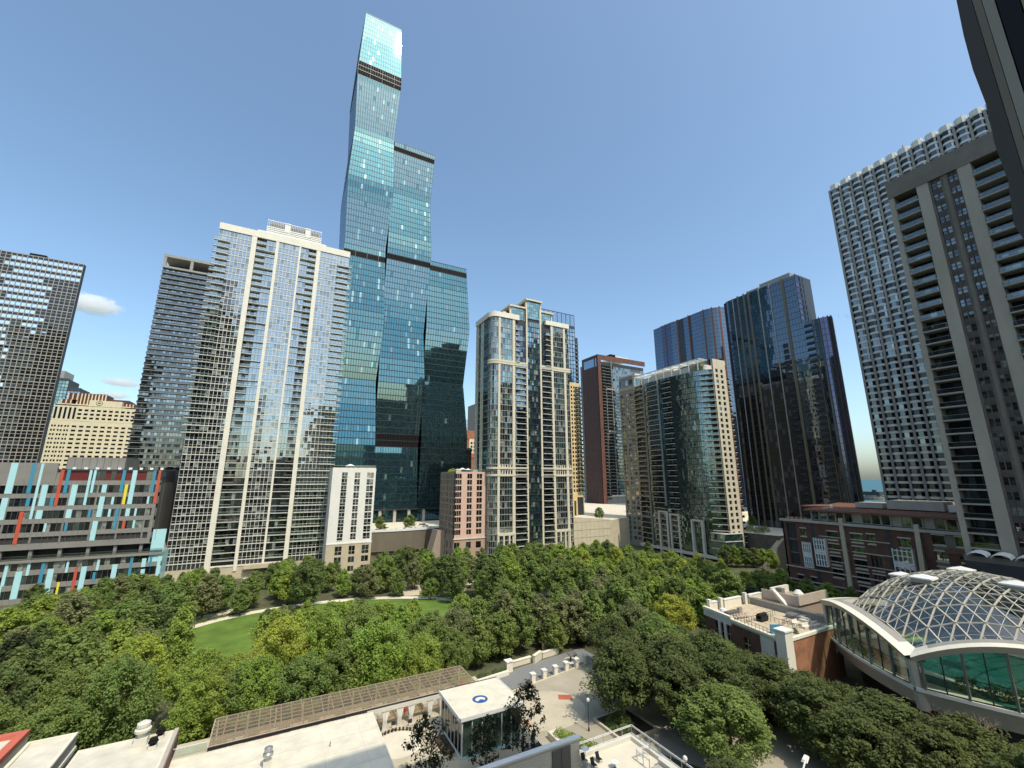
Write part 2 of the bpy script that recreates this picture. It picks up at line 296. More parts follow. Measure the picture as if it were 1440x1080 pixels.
# forecourt, street
g = MB(); g.poly([(36,60,.03),(52,58,.03),(58,47,.03),(60,20,.03),(84,20,.03),(79,45,.03),(69,68,.03),(68,90,.03),(44,81.2,.03),(38,80,.03)],'road'); struct(g, 'road')
g = MB(); g.poly([(x,y,.04) for x,y in ell(45.5,73.0,7.4,6.4,40)],'pave')
g.quad((49.5,74.7,.05),(51.7,73.4,.05),(52.6,75.0,.05),(50.4,76.3,.05),'redpave'); g.quad((38.0,70.2,.05),(40.6,69.8,.05),(40.9,71.6,.05),(38.3,72.0,.05),'redpave'); struct(g, 'pavement')
g = MB(); g.wbox(seg((36.5,80.2),(68,85.2)),0,32,0,.14,-.35,0,'curb'); struct(g, 'kerb')
g = MB(); w = seg((30,86.5),(68,91.6)); w.L = 38
g.quad((34,80.6,.06),(68,85.6,.06),(68,92.6,.06),(33,87.6,.06),'walkgray'); struct(g, 'pavement')
g = MB(); g.poly([(x,y,.075) for x,y in ell(62.4,87.6,2.6,1.9,24)],'pavelt'); g.quad((38,81.4,.075),(42.6,82.0,.075),(41.5,85.2,.075),(37,84.6,.075),'pavelt'); struct(g, 'pavement')
# street pavements by the brick building and the pool
g = MB(); g.box(84,112,10,16,0,.13,'pave'); g.poly([(83,46,.13),(86,56,.13),(82,78,.13),(78.5,78,.13),(79,56,.13),(79.5,46,.13)],'pavelt'); g.box(79.5,88,14,46,0,.12,'pave'); struct(g, 'pavement')
# upper street level behind the park
g = MB(); g.prism([(40,225),(90,225),(96,258),(140,258),(140,900),(-400,900),(-400,262),(40,262)],-.5,14.6,'brownplate','pavelt'); struct(g, 'road_deck')
g = MB(); g.prism([(171,200),(186,208),(205,214),(230,200),(330,200),(330,900),(140,900),(140,205),(144,205)],-.5,15.9,'walltan','pavelt'); struct(g, 'road_deck')
g = MB(); g.prism([(212,128),(232,124),(330,124),(330,200),(230,200),(206,170)],-.5,13.2,'brickgray','pavelt'); struct(g, 'road_deck')
# ================================================================== far shore structures
b = thing('water_intake','dark water intake far out on the lake, left of the scalloped tower','water intake',(1118,462,-5))
m = MB(); m.lathe((1118,462,-5),[(20,0),(20,6),(14,6.2),(14,10)],'concdark',16); m.build('base',b); m = MB(); m.box(1108,1128,447,477,5,12,'core'); m.box(1112,1118,455,461,12,16,'core'); m.build('cabin',b)
m = MB(); m.box(1150,1156,300,900,-6,-2.6,'concrete'); m.box(1290,1296,300,760,-6,-2.2,'concdark'); solo(m,'breakwater','long low stone breakwater lying in the lake','breakwater',(1150,600,-6))
b = thing('motor_boat','small white motor boat crossing the lake next to the scalloped tower','boat',(2100,826,-5)); m = MB(); m.hexa([(2080,815,-5),(2115,811,-5),(2115,817,-5),(2080,819,-5),(2075,813,-1),(2117,809,-1),(2117,819,-1),(2075,821,-1)],'white'); m.build('hull',b); m = MB(); m.box(2090,2103,813,818,-1,3,'white'); m.build('cabin',b)

# ================================================================== buildings
def core(mb, x0, x1, y0, y1, z0, z1, m='core', roof='roofmem2'):
    mb.prism([(x0,y0),(x1,y0),(x1,y1),(x0,y1)], z0, z1, m, roof)

# ---- A  dark glass office tower at the left edge
b = thing('office_tower','dark glass office tower with a light window grid at the far left edge','office tower',(-160,345,0))
m = MB(); core(m,-215,-118.9,330.45,333,0,166.4,'core'); W_ = SOUTH(-215,330)
pan = []; rows = []; z = 3.0
while z < 164: rows.append((z+.25, z+2.05)); rows.append((z+2.3, z+3.65)); z += 3.9
def a_pick(si, zi, a, p):  # mirror panes placed in bands to paint in stripes of reflected sky
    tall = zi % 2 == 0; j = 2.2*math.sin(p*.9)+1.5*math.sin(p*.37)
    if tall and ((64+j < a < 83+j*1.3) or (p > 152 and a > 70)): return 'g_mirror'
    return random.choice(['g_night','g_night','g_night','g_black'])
grid(m,pan,W_,0,96,0,167,rng(0,96,44,.34),rows,'mullion_lt',None,.3,.012,proud=.08,pick2=a_pick)
E_ = EAST(-118.9,330.2); grid(m,pan,E_,0,3,0,167,rng(0,3,1,.34),rows,'mullion_dk',['g_black','g_dark'],.3,.01,proud=.08)
m.build('wall',b); emit(b,'window',pan)
m = MB(); m.box(-143,-136,331,333,166.4,168.6,'mech'); m.build('roof_unit',b)

# ---- B  teal tower behind
b = thing('glass_tower','far teal glass tower between the dark tower and the cream hotel','glass tower',(-250,715,0))
m = MB(); core(m,-300,-241,700.6,730,0,158,'core'); core(m,-241,-229,701.2,730,0,148,'core'); core(m,-270,-247,702,728,158,168.5,'panelgray'); core(m,-229,-222,705,730,0,142,'core')
pan = []; zz = [(z+.3,z+3.7) for z in range(4,154,4)]
grid(m,pan,SOUTH(-300,700),0,59,0,159,rng(0,59,20,.3),zz,'mullion_dk',['g_green','g_green2'],.4,.02)
grid(m,pan,SOUTH(-240.9,700.8),0,12,0,148.5,rng(0,12,4,.3),zz[:-3],'mullion_dk',['g_bluehi'],.4,.02)
m.build('wall',b); emit(b,'window',pan)

# ---- C  cream hotel with the round emblem
b = thing('hotel_building','cream stone hotel with dark red crown and round emblem behind the striped school','hotel',(-128,440,0))
m = MB(); core(m,-149,-84,420.5,455,0,92.5,'core')
pan = []; rows = [(z+.9,z+2.3) for z in [5+3.05*i for i in range(24)]]
grid(m,pan,SOUTH(-149.5,420),0,11,0,80.6,[(.9,1.9),(2.4,3.4),(4.4,5.4),(5.9,6.9),(7.8,8.8),(9.3,10.3)],rows,'palecream',['g_dark','g_black'],.35)
grid(m,pan,SOUTH(-138.5,420.001),0,55,0,80.6,rng(0,55,14,1.5),rows,'palecream',['g_dark','g_black','g_mid'],.35)
rows2 = [(82.2+2.9*i,83.7+2.9*i) for i in range(3)]
grid(m,pan,SOUTH(-136.8,419.9),0,27.4,80.6,91.8,rng(0,27.4,8,1.3),rows2,'palecream',['g_dark','g_black'],.35)
grid(m,pan,SOUTH(-149.3,420.1),0,12.5,80.7,91.6,rng(0,12.5,5,1.2),[(82,90.5)],'palecream',['g_dark','g_blue'],.35)
grid(m,pan,SOUTH(-109.4,420.1),0,26,80.7,91.6,rng(0,26,9,1.1),rows2,'palecream',['g_dark','g_black'],.35)
W_ = WEST(-149.5,455); grid(m,pan,EAST(-84,420),0,35,0,91,rng(0,35,9,1.5),rows,'palecream',['g_dark'],.35)
m.build('wall',b); emit(b,'window',pan)
m = MB(); core(m,-148.8,-107,421,450,92.5,93.2,'palecream'); m.wbox(SOUTH(-131,419.8),0,18.5,92,96.6,-4,0,'palecream'); m.build('parapet',b)
m = MB(); k = 0
for (x0,x1,z0,z1,dy) in ((-146.5,-141.5,93.2,96.5,1.5),(-144,-139,96.5,101.6,3),(-139,-123.5,93.2,102,4),(-110,-84,91.8,95.6,1.2)):
    n = int((x1-x0)/1.9)
    m.box(x0,x1,420+dy,440,z0,z1,'maroon')
    for i in range(n+1): m.box(x0+i*(x1-x0)/n-.32,x0+i*(x1-x0)/n+.32,419.3+dy,420+dy,z0,z1-.3,'palecream')
m.box(-123.5,-110,425,440,93,98.6,'maroon'); m.build('crown',b)
m = MB(); c = (-125.3,419.75,94.5)
for i in range(28):
    t = 2*math.pi*i/28; t2 = t+2*math.pi/28; r_ = 1.75
    m.bar((c[0]+r_*math.cos(t),c[1],c[2]+r_*math.sin(t)*.9),(c[0]+r_*math.cos(t2),c[1],c[2]+r_*math.sin(t2)*.9),.13,'mullion_dk')
for p,q in (((-.8,.15),(-.3,.5)),((-.3,.5),(.2,.15)),((.2,.15),(.5,-.25)),((.5,-.25),(.95,.05)),((-.8,.15),(-.4,-.25)),((-.4,-.25),(.2,-.1)),((-.1,.2),(.3,.35))):
    m.bar((c[0]+p[0],c[1],c[2]+p[1]),(c[0]+q[0],c[1],c[2]+q[1]),.16,'black')
m.build('emblem',b)

# ---- D  grey balcony tower
b = thing('apartment_tower','grey apartment tower of continuous horizontal balconies with an open roof frame','apartment tower',(-50,305,0))
m = MB(); core(m,-72,-20,291.3,320,0,158,'core'); m.build('core',b)
pan = []; m = MB(); fl = [4+3.02*i for i in range(51)]
for z in fl:
    for a in range(13):
        i = MB(); 
        for k in range(3): i.wquad(SOUTH(-72,291.2),a*4+.1+k*1.3,a*4+1.3+k*1.3,z+.05,z+2.75,.02,pick(['g_dark','g_mid','g_sky','g_dark','g_dkmirror','g_blind'] if z>60 else ['g_dark','g_mid','g_black']),.02)
        pan.append(i)
emit(b,'window',pan)
pan = []
for z in fl: 
    i = MB(); i.wbox(SOUTH(-72.2,291.2),0,52,z-.28,z,0,1.7,'slabgray'); rail(i,SOUTH(-72.2,291.2),.05,51.9,z,1.68,'slabgray','g_dark',.95); pan.append(i)
emit(b,'balcony',pan)
m = MB(); W_ = SOUTH(-72.3,289.5); m.wbox(W_,0,52.4,164.6,166.2,-30,0,'conc_gray'); m.wbox(W_,0,52.4,157.9,159,-30,0,'conc_gray')
for a in (0,12.5,24,36,50.6): m.wbox(W_,a,a+1.4,159,164.6,-1.5,-.1,'conc_gray')
m.wbox(W_,.1,11.8,159,164.6,-29,-12,'panelgray2'); m.build('roof_frame',b)
m = MB(); m.wbox(EAST(-71.9,291.2),-.05,.3,0,158,-.25,0,'conc_gray'); m.build('edge_pier',b)

# ---- E  tall white-gridded apartment tower
b = thing('apartment_tower','tall apartment tower with white piers and window grid, behind the left of the park','apartment tower',(-8,235,0))
N0 = 217; S0 = SOUTH(-36.5,N0); WD = 56.2
m = MB(); core(m,-36.1,19.3,N0+1.9,N0+24,0,153.5,'core','roofmem')
fh = 3.02; fl = [7.2+fh*i for i in range(48)]
pan = []; bays = [(0,12.9,9),(24.1,32.9,6),(42.4,56.2,9)]
def e_pick(si, zi, a, p):  # lighter and darker panes placed to paint in the mirrored sky and towers
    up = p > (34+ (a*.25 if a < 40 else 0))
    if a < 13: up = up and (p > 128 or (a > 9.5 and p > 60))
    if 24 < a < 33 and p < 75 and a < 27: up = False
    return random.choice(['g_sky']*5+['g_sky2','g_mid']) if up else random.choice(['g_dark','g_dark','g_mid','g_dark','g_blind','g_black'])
for a0,a1,n in bays:
    Z = []
    for z in fl[:-1]: Z += [(z+.22,z+1.0),(z+1.12,z+2.86)]
    Z.append((fl[-1]+.3,fl[-1]+3.9))
    z1 = 151.9
    S = rng(a0,a1,n,.15)
    mm = MB()
    for p,q in fill(a0,a1,S): mm.wbox(S0,p,q,4.9,z1,-.35,-.10,'offwhite')
    for z in fl: mm.wbox(S0,a0,a1,z-.13,z+.19,-.38,-.06,'offwhite')
    for z in fl[:-1]: mm.wbox(S0,a0,a1,z+1.02,z+1.1,-.34,-.14,'offwhite')
    m.add(mm)
    for zi,(p,q) in enumerate(Z):
        for a,c_ in S:
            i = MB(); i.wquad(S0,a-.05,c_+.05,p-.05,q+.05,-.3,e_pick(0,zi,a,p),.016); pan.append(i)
for a0,a1 in ((12.9,14.9),(22.9,24.1),(32.9,33.7),(40.7,42.4)): m.wbox(S0,a0,a1,3,152,-2,.18,'creamlite')
m.wbox(S0,-.2,56.4,151.9,155.1,-.6,.25,'creamlite'); m.wbox(S0,14.9,40.7,4.8,5.3,-1.8,0,'creamlite'); m.wbox(S0,0,56.2,0,4.9,-1.9,-.2,'beige')
m.wbox(S0,0,12.9,5,152,-1.9,-.4,'core'); m.wbox(S0,24.1,32.9,5,152,-1.9,-.4,'core'); m.wbox(S0,42.4,56.2,5,152,-1.9,-.4,'core')
for bx in ((14.9,22.9),(33.7,40.7)):
    for z in fl: m.wbox(S0,bx[0],bx[1],z-.2,z+.05,-1.9,-.25,'offwhite')
# east face
EE = EAST(19.7,N0+1.9); grid(m,pan,EE,0,22,4.9,151.9,rng(0,22,14,.3),[(z+.25,z+2.8) for z in fl],'white',['g_dark','g_mid'],.35,.01)
WWf = WEST(-36.5,N0+24); grid(m,pan,WWf,0,22,4.9,151.9,rng(0,22,14,.3),[(z+.25,z+2.8) for z in fl],'white',['g_dark','g_mid'],.35,.01)
m.build('wall',b)
for bx,hi in (((14.9,22.9),0),((33.7,40.7),1)):
    for zi,z in enumerate(fl):
        n = 6; st = (bx[1]-bx[0])/n
        for k in range(n):
            i = MB(); pr = zi % 3 == 1; dd = -1.8
            half = (k >= 3) if hi == 0 else (k < 3)
            if half and zi % 3 != 0: dd = -.55
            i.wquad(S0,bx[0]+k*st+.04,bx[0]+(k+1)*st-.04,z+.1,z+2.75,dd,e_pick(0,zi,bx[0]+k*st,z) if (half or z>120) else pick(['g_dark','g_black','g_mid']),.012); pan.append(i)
emit(b,'window',pan)
pan = []
for bx,hi in (((14.9,22.9),0),((33.7,40.7),1)):
    mid = (bx[0]+bx[1])/2
    for zi,z in enumerate(fl):
        if zi % 3 == 0: r_ = bx
        else: r_ = (bx[0],mid) if hi == 0 else (mid,bx[1])
        pan.append(balcony(S0,r_[0]+.02,r_[1]-.02,z,-1.7,.0,'offwhite',.24,'whitemetal','c_rail'))
for zi,z in enumerate(fl[:-1]):
    if zi > 16: pan.append(balcony(S0,-1.5,4.6,z,-.1,1.1,'offwhite',.26,'whitemetal'))
    if zi > 12: pan.append(balcony(S0,50.8,57.8,z,-.1,1.1,'offwhite',.26,'whitemetal'))
    if 1 < zi <= 12: pan.append(balcony(S0,42.6,57.8,z,-.1,.9,'offwhite',.26,'whitemetal'))
emit(b,'balcony',pan)
m = MB(); z0 = 153.5
m.box(-22,8,222,238,z0,158.6,'offwhite'); m.box(-18.6,5.6,223,238,158.6,162.2,'offwhite'); m.box(-17.6,4.6,223.6,236,162.2,165.2,'panelgray')
for k in range(9):
    zz = z0+.5+k*.95; a0,a1 = (-22.3,8.3) if zz < 158.4 else (-18.9,5.9); yy = 221.7 if zz < 158.4 else 222.7
    m.box(a0,a1,yy,yy+.25,zz,zz+.55,'white')
for k in range(40):
    x = -22+k*.76; m.box(x,x+.1,221.55,221.7,z0,158.3,'whitemetal')
m.box(-11.2,-8.6,222.6,223.6,161,165.8,'white'); m.box(-1.8,.6,222.6,223.6,161,165.8,'white')
m.box(-18.8,5.8,222.4,222.6,165.2,165.5,'white')
for k in range(33): m.box(-18.7+k*.76,-18.6+k*.76,222.4,222.55,162.4,165.2,'whitemetal')
m.build('penthouse',b)
m = MB(); m.wbox(SOUTH(-10,216.5),0,16,3.6,5.2,-.1,1.4,'beige'); m.wbox(SOUTH(-6,216.8),0,7,0,3.4,0,.1,'g_dark'); m.build('entrance_canopy',b)

# ---- GEMS  striped school
b = thing('school_building','grey school building with red, yellow, blue and aqua stripes across dark window bands','school',(-66,222,0))
S0 = SOUTH(-110,208); A = lambda x: x+110
m = MB(); core(m,-110,-40.4,208.5,240,17.5,43,'paneldark','conc_gray'); core(m,-110,-36,209,240,0,13.6,'paneldark','conc_gray'); core(m,-110,-45,212,240,13.6,17.5,'coredk')
m.box(-68.2,-52,211,228,43,47.4,'panelgray'); m.wbox(EAST(-51.9,211),0,17,43,47.5,-.2,0,'panelgray2')
for k in range(9): m.wbox(SOUTH(-68.2,211),k*2-.06,k*2+.06,43,47.5,-.1,.08,'panelgray2')
bands = [(37.6,39.2),(33.4,34.9),(29.2,30.7),(25.0,26.5),(20.7,22.2),(16.7,18.6),(8.6,10.2),(4.2,5.8),(0,1.6)]
for p,q in bands: m.wbox(S0,0,(A(-39.9) if p > 15 else A(-35.8)),p,q,-.5,0,'panelgray')
m.wbox(S0,A(-41.4),A(-39.9),18,38,-.5,-.03,'panelgray'); m.wbox(S0,0,A(-69.3),38.8,45.2,-.5,.02,'panelgray')
m.wbox(S0,A(-69.3),A(-40),42.4,43.1,-.5,-.03,'mullion_dk'); m.wbox(S0,0,A(-35.8),12.6,13.5,-.5,.5,'panelgray')
for p,q in [(18.7,38)]:
    x = -109
    while x < -42: m.wbox(S0,A(x),A(x)+.5,p,q,-.5,-.05,'panelgray'); x += 7.3
x = -108
while x < -40: m.wbox(S0,A(x),A(x)+.9,12,18,-1.6,-.6,'panelgray'); x += 7.2
x = -110
while x < -38:
    m.wbox(S0,A(x),A(x)+.06,.2,10.3,-.5,.012,'panelgray2'); m.wbox(S0,A(x),A(x)+.06,18,38.9,-.5,.012,'panelgray2'); x += 1.45
E0 = EAST(-39.9,208); m.wbox(E0,0,32,0+17,38.2,-.5,-.02,'panelgray2')
for k in range(1,22): m.wbox(E0,k*1.5,k*1.5+.1,17,38.3,-.1,.06,'paneldark')
m.wbox(EAST(-35.8,208),0,30,0,13.4,-.4,-.02,'p_lightblue'); m.wbox(SOUTH(-39.9,208.1),.1,4,10,21.5,-.3,0,'p_lightblue')
m.wbox(E0,0,6,38.2,42.4,-.3,-.1,'g_dark')
m.build('wall',b)
pan = []
wz = [(39.2,42.4),(34.9,37.6),(30.7,33.4),(26.5,29.2),(22.2,25.0),(10.2,12.6),(5.8,8.6),(1.6,4.2)]
for p,q in wz:
    x = -110; xe = -41.2 if p > 15 else -36
    while x < xe-1:
        i = MB(); L = 1.45; i.wquad(S0,A(x)+.04,A(x)+L-.02,p,q,-.32,pick(['g_dark','g_black','g_dark','g_mid','g_blind'] if p < 37 or x>-45 else ['redwall','redwall','g_dark']) if not (p > 38 and x < -69) else 'panelgray',.008)
        pan.append(i); x += L
emit(b,'window',pan)
m = MB(); rail(m,S0,0,A(-36),13.6,.4,'railmetal','c_rail',1.2); m.build('railing',b)
# stripes: (x left, width, z0, z1, colour) read off the front
Tp = {'a':'p_lightblue','b':'p_blue','r':'p_red','y':'p_yellow'}
def gx(px, py): # photograph column on the school's front wall -> east
    u = px-720; v = 540-py; f_ = 596*cp-v*sp_; e = u*ch+f_*sh; n = -u*sh+f_*ch; return e*208/n
for (px,py,wd,z0,z1,c_) in [(17,670,1.7,34.9,45.1,'a'),(45,670,1.0,34.9,45.1,'b'),(59,660,.7,26.5,45,'a'),(3,720,1.5,26.5,33.6,'a'),(60,700,1.5,30.7,37.8,'a'),(25,745,1.0,18.6,29,'r'),(88,665,.9,30.7,42.9,'r'),(97,665,.9,34.9,42.9,'b'),(102,700,1.5,30.7,37.8,'a'),(128,665,.7,30.7,42.9,'a'),(134,665,.7,34.9,42.9,'a'),(145,695,1.3,34.9,37.8,'a'),(175,665,.9,34.9,42.9,'b'),(190,665,1.3,30.7,42.9,'a'),(176,695,.8,30.7,37.8,'y'),(218,665,.8,34.9,42.9,'b'),(225,665,.8,30.7,42.9,'r'),
    (141,715,1.4,26.5,33.6,'a'),(157,711,.7,30.7,33.4,'a'),(207,710,.6,30.7,33.4,'a'),(71,713,.9,30.7,33.4,'b'),(37,715,.9,30.7,33.4,'b'),(53,732,1.5,26.5,29.4,'a'),(95,730,1.4,26.5,29.4,'a'),(124,730,.8,26.5,29.2,'b'),(152,730,.7,26.5,29.2,'a'),(163,730,.8,22.2,29.4,'b'),(178,728,1.2,26.5,29.2,'a'),(189,728,.6,26.5,29.2,'a'),
    (60,755,.6,22.2,25,'a'),(90,753,.7,22.2,25,'b'),(131,750,1.4,18.6,25.2,'a'),(172,748,.8,22.2,25,'r'),(186,748,.6,22.2,25,'a'),
    (10,795,.8,5.8,12.9,'a'),(27,805,1.6,1.6,10,'a'),(41,795,.7,8.6,12.9,'a'),(60,800,.9,5.8,12.9,'b'),(70,810,1.5,0,10.2,'a'),(96,790,.6,8.6,12.9,'a'),(82,822,.6,1.6,5.8,'y'),(106,808,.8,0,10.2,'r'),(117,806,1.4,2,10.2,'a'),(139,788,.7,8.6,12.9,'a'),(160,805,1.4,0,10.2,'a'),(131,815,.7,5,8,'b'),(185,790,.8,5.8,12.9,'b'),(202,792,1.2,8.6,11.5,'a'),(212,788,.7,8.6,12.9,'b'),(199,812,1.2,0,7.8,'a'),(3,815,.7,0,5.8,'a'),(222,800,1.0,0,12.9,'a')]:
    x = gx(px,py); m = MB(); d_ = .10 if z1-z0 > 5 else .07
    m.wbox(S0,A(x)-wd/2,A(x)+wd/2,z0,z1,-.3,d_,Tp[c_]); m.build('stripe_panel',b)
m = MB()
for k in range(9): 
    x = -66+k*3.1; m.box(x,x+.9,209.5,210.2,43.1,43.9,'whitemetal')
m.build('roof_lamps',b)

# ---- G  the tallest glass tower: three stems of alternating tapered blocks
b = thing('skyscraper','tallest tower, blue green glass in three joined stepped stems that taper in and out','skyscraper',(62,285,0))
stems = [ # west x, east x (base), top z, knots
 ('stem', 19.6, 46.6, 371.5, [(15,0),(60,.9),(98,-1.0),(133,1.0),(188,-.8),(232,1.2),(272,-.4),(318,1.5),(371.5,-.6)]),
 ('stem', 46.6, 75.0, 271.5, [(15,0),(60,-.9),(98,.9),(133,-.9),(190,1.1),(232,-.6),(271.5,.7)]),
 ('stem', 75.0, 104.6, 188.2, [(15,0),(65,1.4),(102,-1.2),(140,1.2),(188.2,-1.1)])]
mech = {0:[(315.6,323.6),(181.5,183.5)],1:[(181.5,183.6),(60,65),(266,268)],2:[(183,186)]}
for si,(nm,xa,xb,zt,kn) in enumerate(stems):
    def off(z):
        for (za,oa),(zb,ob) in zip(kn,kn[1:]):
            if za <= z <= zb: return oa+(ob-oa)*(z-za)/(zb-za)
        return kn[0][1] if z < kn[0][0] else kn[-1][1]
    ca = MB(); zs = [0]+[k[0] for k in kn]
    for za,zb in zip(zs,zs[1:]):
        oa, ob = off(za)-.25, off(zb)-.25
        ins = .55
        P = lambda o,z: [(xa+ins-o*(si==0),264.6-o*1.4,z),(xb-ins+o,264.6-o*1.4,z),(xb-ins+o,302+o,z),(xa+ins-o*(si==0),302+o,z)]
        ca.hexa(P(oa,za)+P(ob,zb-.02),'coredk')
    ca.build('core',b)
    flo = []; spn = []; z = 15.0; fh = 3.95 if si else 3.98
    items = []
    while z < zt-1:
        z2 = min(z+fh,zt); o1, o2 = off(z), off(z2); mecha = any(p-2 < (z+z2)/2 < q for p,q in mech[si])
        i = MB()
        y1, y2 = 264-o1*1.4, 264-o2*1.4
        xl1, xl2 = xa-o1*(si==0), xa-o2*(si==0); xr1, xr2 = xb+o1, xb+o2
        n = 18; slope = (o2-o1); fz_ = math.sin(z*.071+si*2.1)+random.uniform(-.25,.25); band_tone = 'g_teal3' if fz_ < -.35 else ('g_teal2' if slope > 0 and fz_ > .3 else 'g_teal')
        for k in range(n):
            a, c_ = k/n+.004, (k+1)/n-.004
            if mecha and not (si == 0 and z < 200 and z > 250): gm = 'mech'
            else:
                base_ = band_tone if random.random() < .93 else random.choice(['g_teal','g_teal2','g_teal3']); gm = base_
                if (k in (5,11,15) and random.random() < .13 and zt > 200) or random.random() < .004: gm = 'g_tealhi'
            t_ = random.uniform(-.002,.002)
            i.quad((xl1+(xr1-xl1)*a,y1+t_,z+.5),(xl1+(xr1-xl1)*c_,y1,z+.5),(xl2+(xr2-xl2)*c_,y2+t_,z2-.02),(xl2+(xr2-xl2)*a,y2,z2-.02),gm)
        for k in range(0,n,1): 
            a = k/n; i.bar((xl1+(xr1-xl1)*a,y1-.03,z+.5),(xl2+(xr2-xl2)*a,y2-.03,z2),.045,'mullion_dk' if not mecha else 'whitemetal' if k % 5 == 0 and si == 0 else 'mullion_dk')
        gs = 'mech' if mecha else 'g_dkmirror'
        for side in (0,1):
            if side == 0 and si > 0 and zt < 0: continue
            x1, x2 = (xl1, xl2) if side == 0 else (xr1, xr2)
            for k in range(10):
                a, c_ = 264+k*3.8, 264+(k+1)*3.8-.1
                f0 = (a-264)/38
                q = [(x1,a-o1*1.4*(1-f0),z+.5),(x1,c_-o1*1.4*(1-f0),z+.5),(x2,c_-o2*1.4*(1-f0),z2),(x2,a-o2*1.4*(1-f0),z2)]
                i.quad(*(reversed(q) if side == 0 else q),gs)
        items.append(i)
        s_ = MB(); s_.hexa([(xl1-.06,y1-.07,z),(xr1+.06,y1-.07,z),(xr1+.06,301.9,z),(xl1-.06,301.9,z),(xl1-.06,y1-.07,z+.42),(xr1+.06,y1-.07,z+.42),(xr1+.06,301.9,z+.42),(xl1-.06,301.9,z+.42)],'mullion_dk'); spn.append(s_)
        z = z2
    emit(b,'glazing_band',items); emit(b,'floor_edge',spn)
    m = MB(); o = off(zt); m.box(xa-o*(si==0)-.1,xb+o+.1,264-o*1.4-.15,302,zt-.05,zt+.35,'mullion_dk'); m.build('parapet',b)
m = MB()
for x in (52,60.5,69,78): m.box(x,x+1.6,262.6,264,14.6,22,'concrete')
m.box(47,92,262,263.9,21.6,22.3,'mullion_dk'); m.build('entrance_columns',b)
m = MB(); core(m,104,112,270,300,14,60,'coredk'); W_ = SOUTH(104.3,269.7); pan=[]; grid(m,pan,W_,0,8,14,60,rng(0,8,4,.2),[(z,z+3.6) for z in [15+4*i for i in range(11)]],'mullion_dk',['g_dkmirror','g_dark'],.3); m.build('annex_wall',b); emit(b,'annex_window',pan,10)
# ---- H  white mid-rise
def umbrella(x, y, z, r, label, grp):
    b = thing('parasol', label, 'parasol', (x,y,z), grp)
    m = MB(); m.bar((x,y,z),(x,y,z+2.3),.04,'darkmetal'); m.build('pole',b)
    m = MB(); n = 8; k = len(m.v)
    for i in range(n):
        t, t2 = 2*math.pi*i/n, 2*math.pi*(i+1)/n
        m.poly([(x+r*math.cos(t),y+r*math.sin(t),z+2.1),(x+r*math.cos(t2),y+r*math.sin(t2),z+2.1),(x,y,z+2.9)],'cloth'); m.poly([(x+r*math.cos(t2),y+r*math.sin(t2),z+2.1),(x+r*math.cos(t),y+r*math.sin(t),z+2.1),(x,y,z+2.85)],'cloth')
    m.build('canopy',b)
b = thing('mid_rise_building','narrow white stone mid-rise with a roof terrace in front of the tallest tower','apartment building',(29,215,0))
S0 = SOUTH(19.7,205); m = MB(); pan = []
core(m,20.2,37.7,205.4,224,0,43.4,'core','roofmem')
fl = [13.9+2.9*i for i in range(10)]
grid(m,pan,S0,0,18.5,12.4,44.6,[(4.0,5.1),(5.2,6.3),(9.4,10.5),(10.6,11.7),(14.7,16.1),(16.2,17.6)],[(z+.05,z+1.0) for z in fl]+[(z+1.06,z+2.55) for z in fl],'white',['g_dark','g_mid','g_black','g_sky'],.35,.01,proud=.05)
grid(m,pan,SOUTH(19.7,204.8),0,18.5,0,12.4,[(3.6,4.9),(5,6.3),(9.2,10.4),(10.5,11.7),(14.6,16),(16.1,17.5)],[(1,3.2),(4.6,7),(7.9,9.2),(9.3,11.4)],'beige',['g_dark','g_mid','g_black'],.35,.01)
m.wbox(EAST(38.2,205),.02,19,0,44.5,-.4,0,'white'); m.wbox(WEST(19.7,224),0,18.9,0,44.5,-.4,0,'white'); m.wbox(S0,-.2,18.7,12.2,12.6,0,.3,'offwhite'); m.wbox(NORTH(38.2,224),0,18.5,43.3,44.5,-.4,0,'white')
m.build('wall',b); emit(b,'window',pan)
pan = []
for z in fl: pan.append(balcony(S0,4.0,6.3,z-.02,-.25,.12,'offwhite',.14,'whitemetal','c_rail',1.0))
emit(b,'balcony',pan)
m = MB(); rail(m,S0,.2,18.3,44.6,-.1,'whitemetal','c_rail',1.0); m.build('roof_railing',b)
umbrella(27.2,208,43.4,2.3,'white parasol on the roof terrace of the white mid-rise','rooftop parasols')
def bush(x, y, z, r, label, lm='leaf_mid', grp=None, n=700, flat=.55, name='shrub'):
    m = MB(); rr = random.Random(int(x*31+y*7))
    for i in range(n):
        t = rr.uniform(0,2*math.pi); q = math.sqrt(rr.random())*r; zz = z+(rr.random()**.6)*r*flat*2*math.sqrt(max(.05,1-(q/r)**2))
        c = Vector((x+q*math.cos(t)*1.0,y+q*math.sin(t),zz)); a = Vector((rr.gauss(0,1),rr.gauss(0,1),rr.gauss(0,.7))).normalized(); bb = a.orthogonal().normalized(); s_ = rr.uniform(.10,.22)*max(.7,min(r/1.5,1.6))
        m.quad(tuple(c-a*s_),tuple(c-bb*s_*.6),tuple(c+a*s_),tuple(c+bb*s_*.6),lm)
    return solo(m,name,label,'shrub',(x,y,z),grp)
for k in range(4): bush(31.8+k*1.9,207.5,43.4,1.5,ORD[k]+' shrub from the left on the white mid-rise roof terrace','leaf_mid','roof garden shrubs',260)

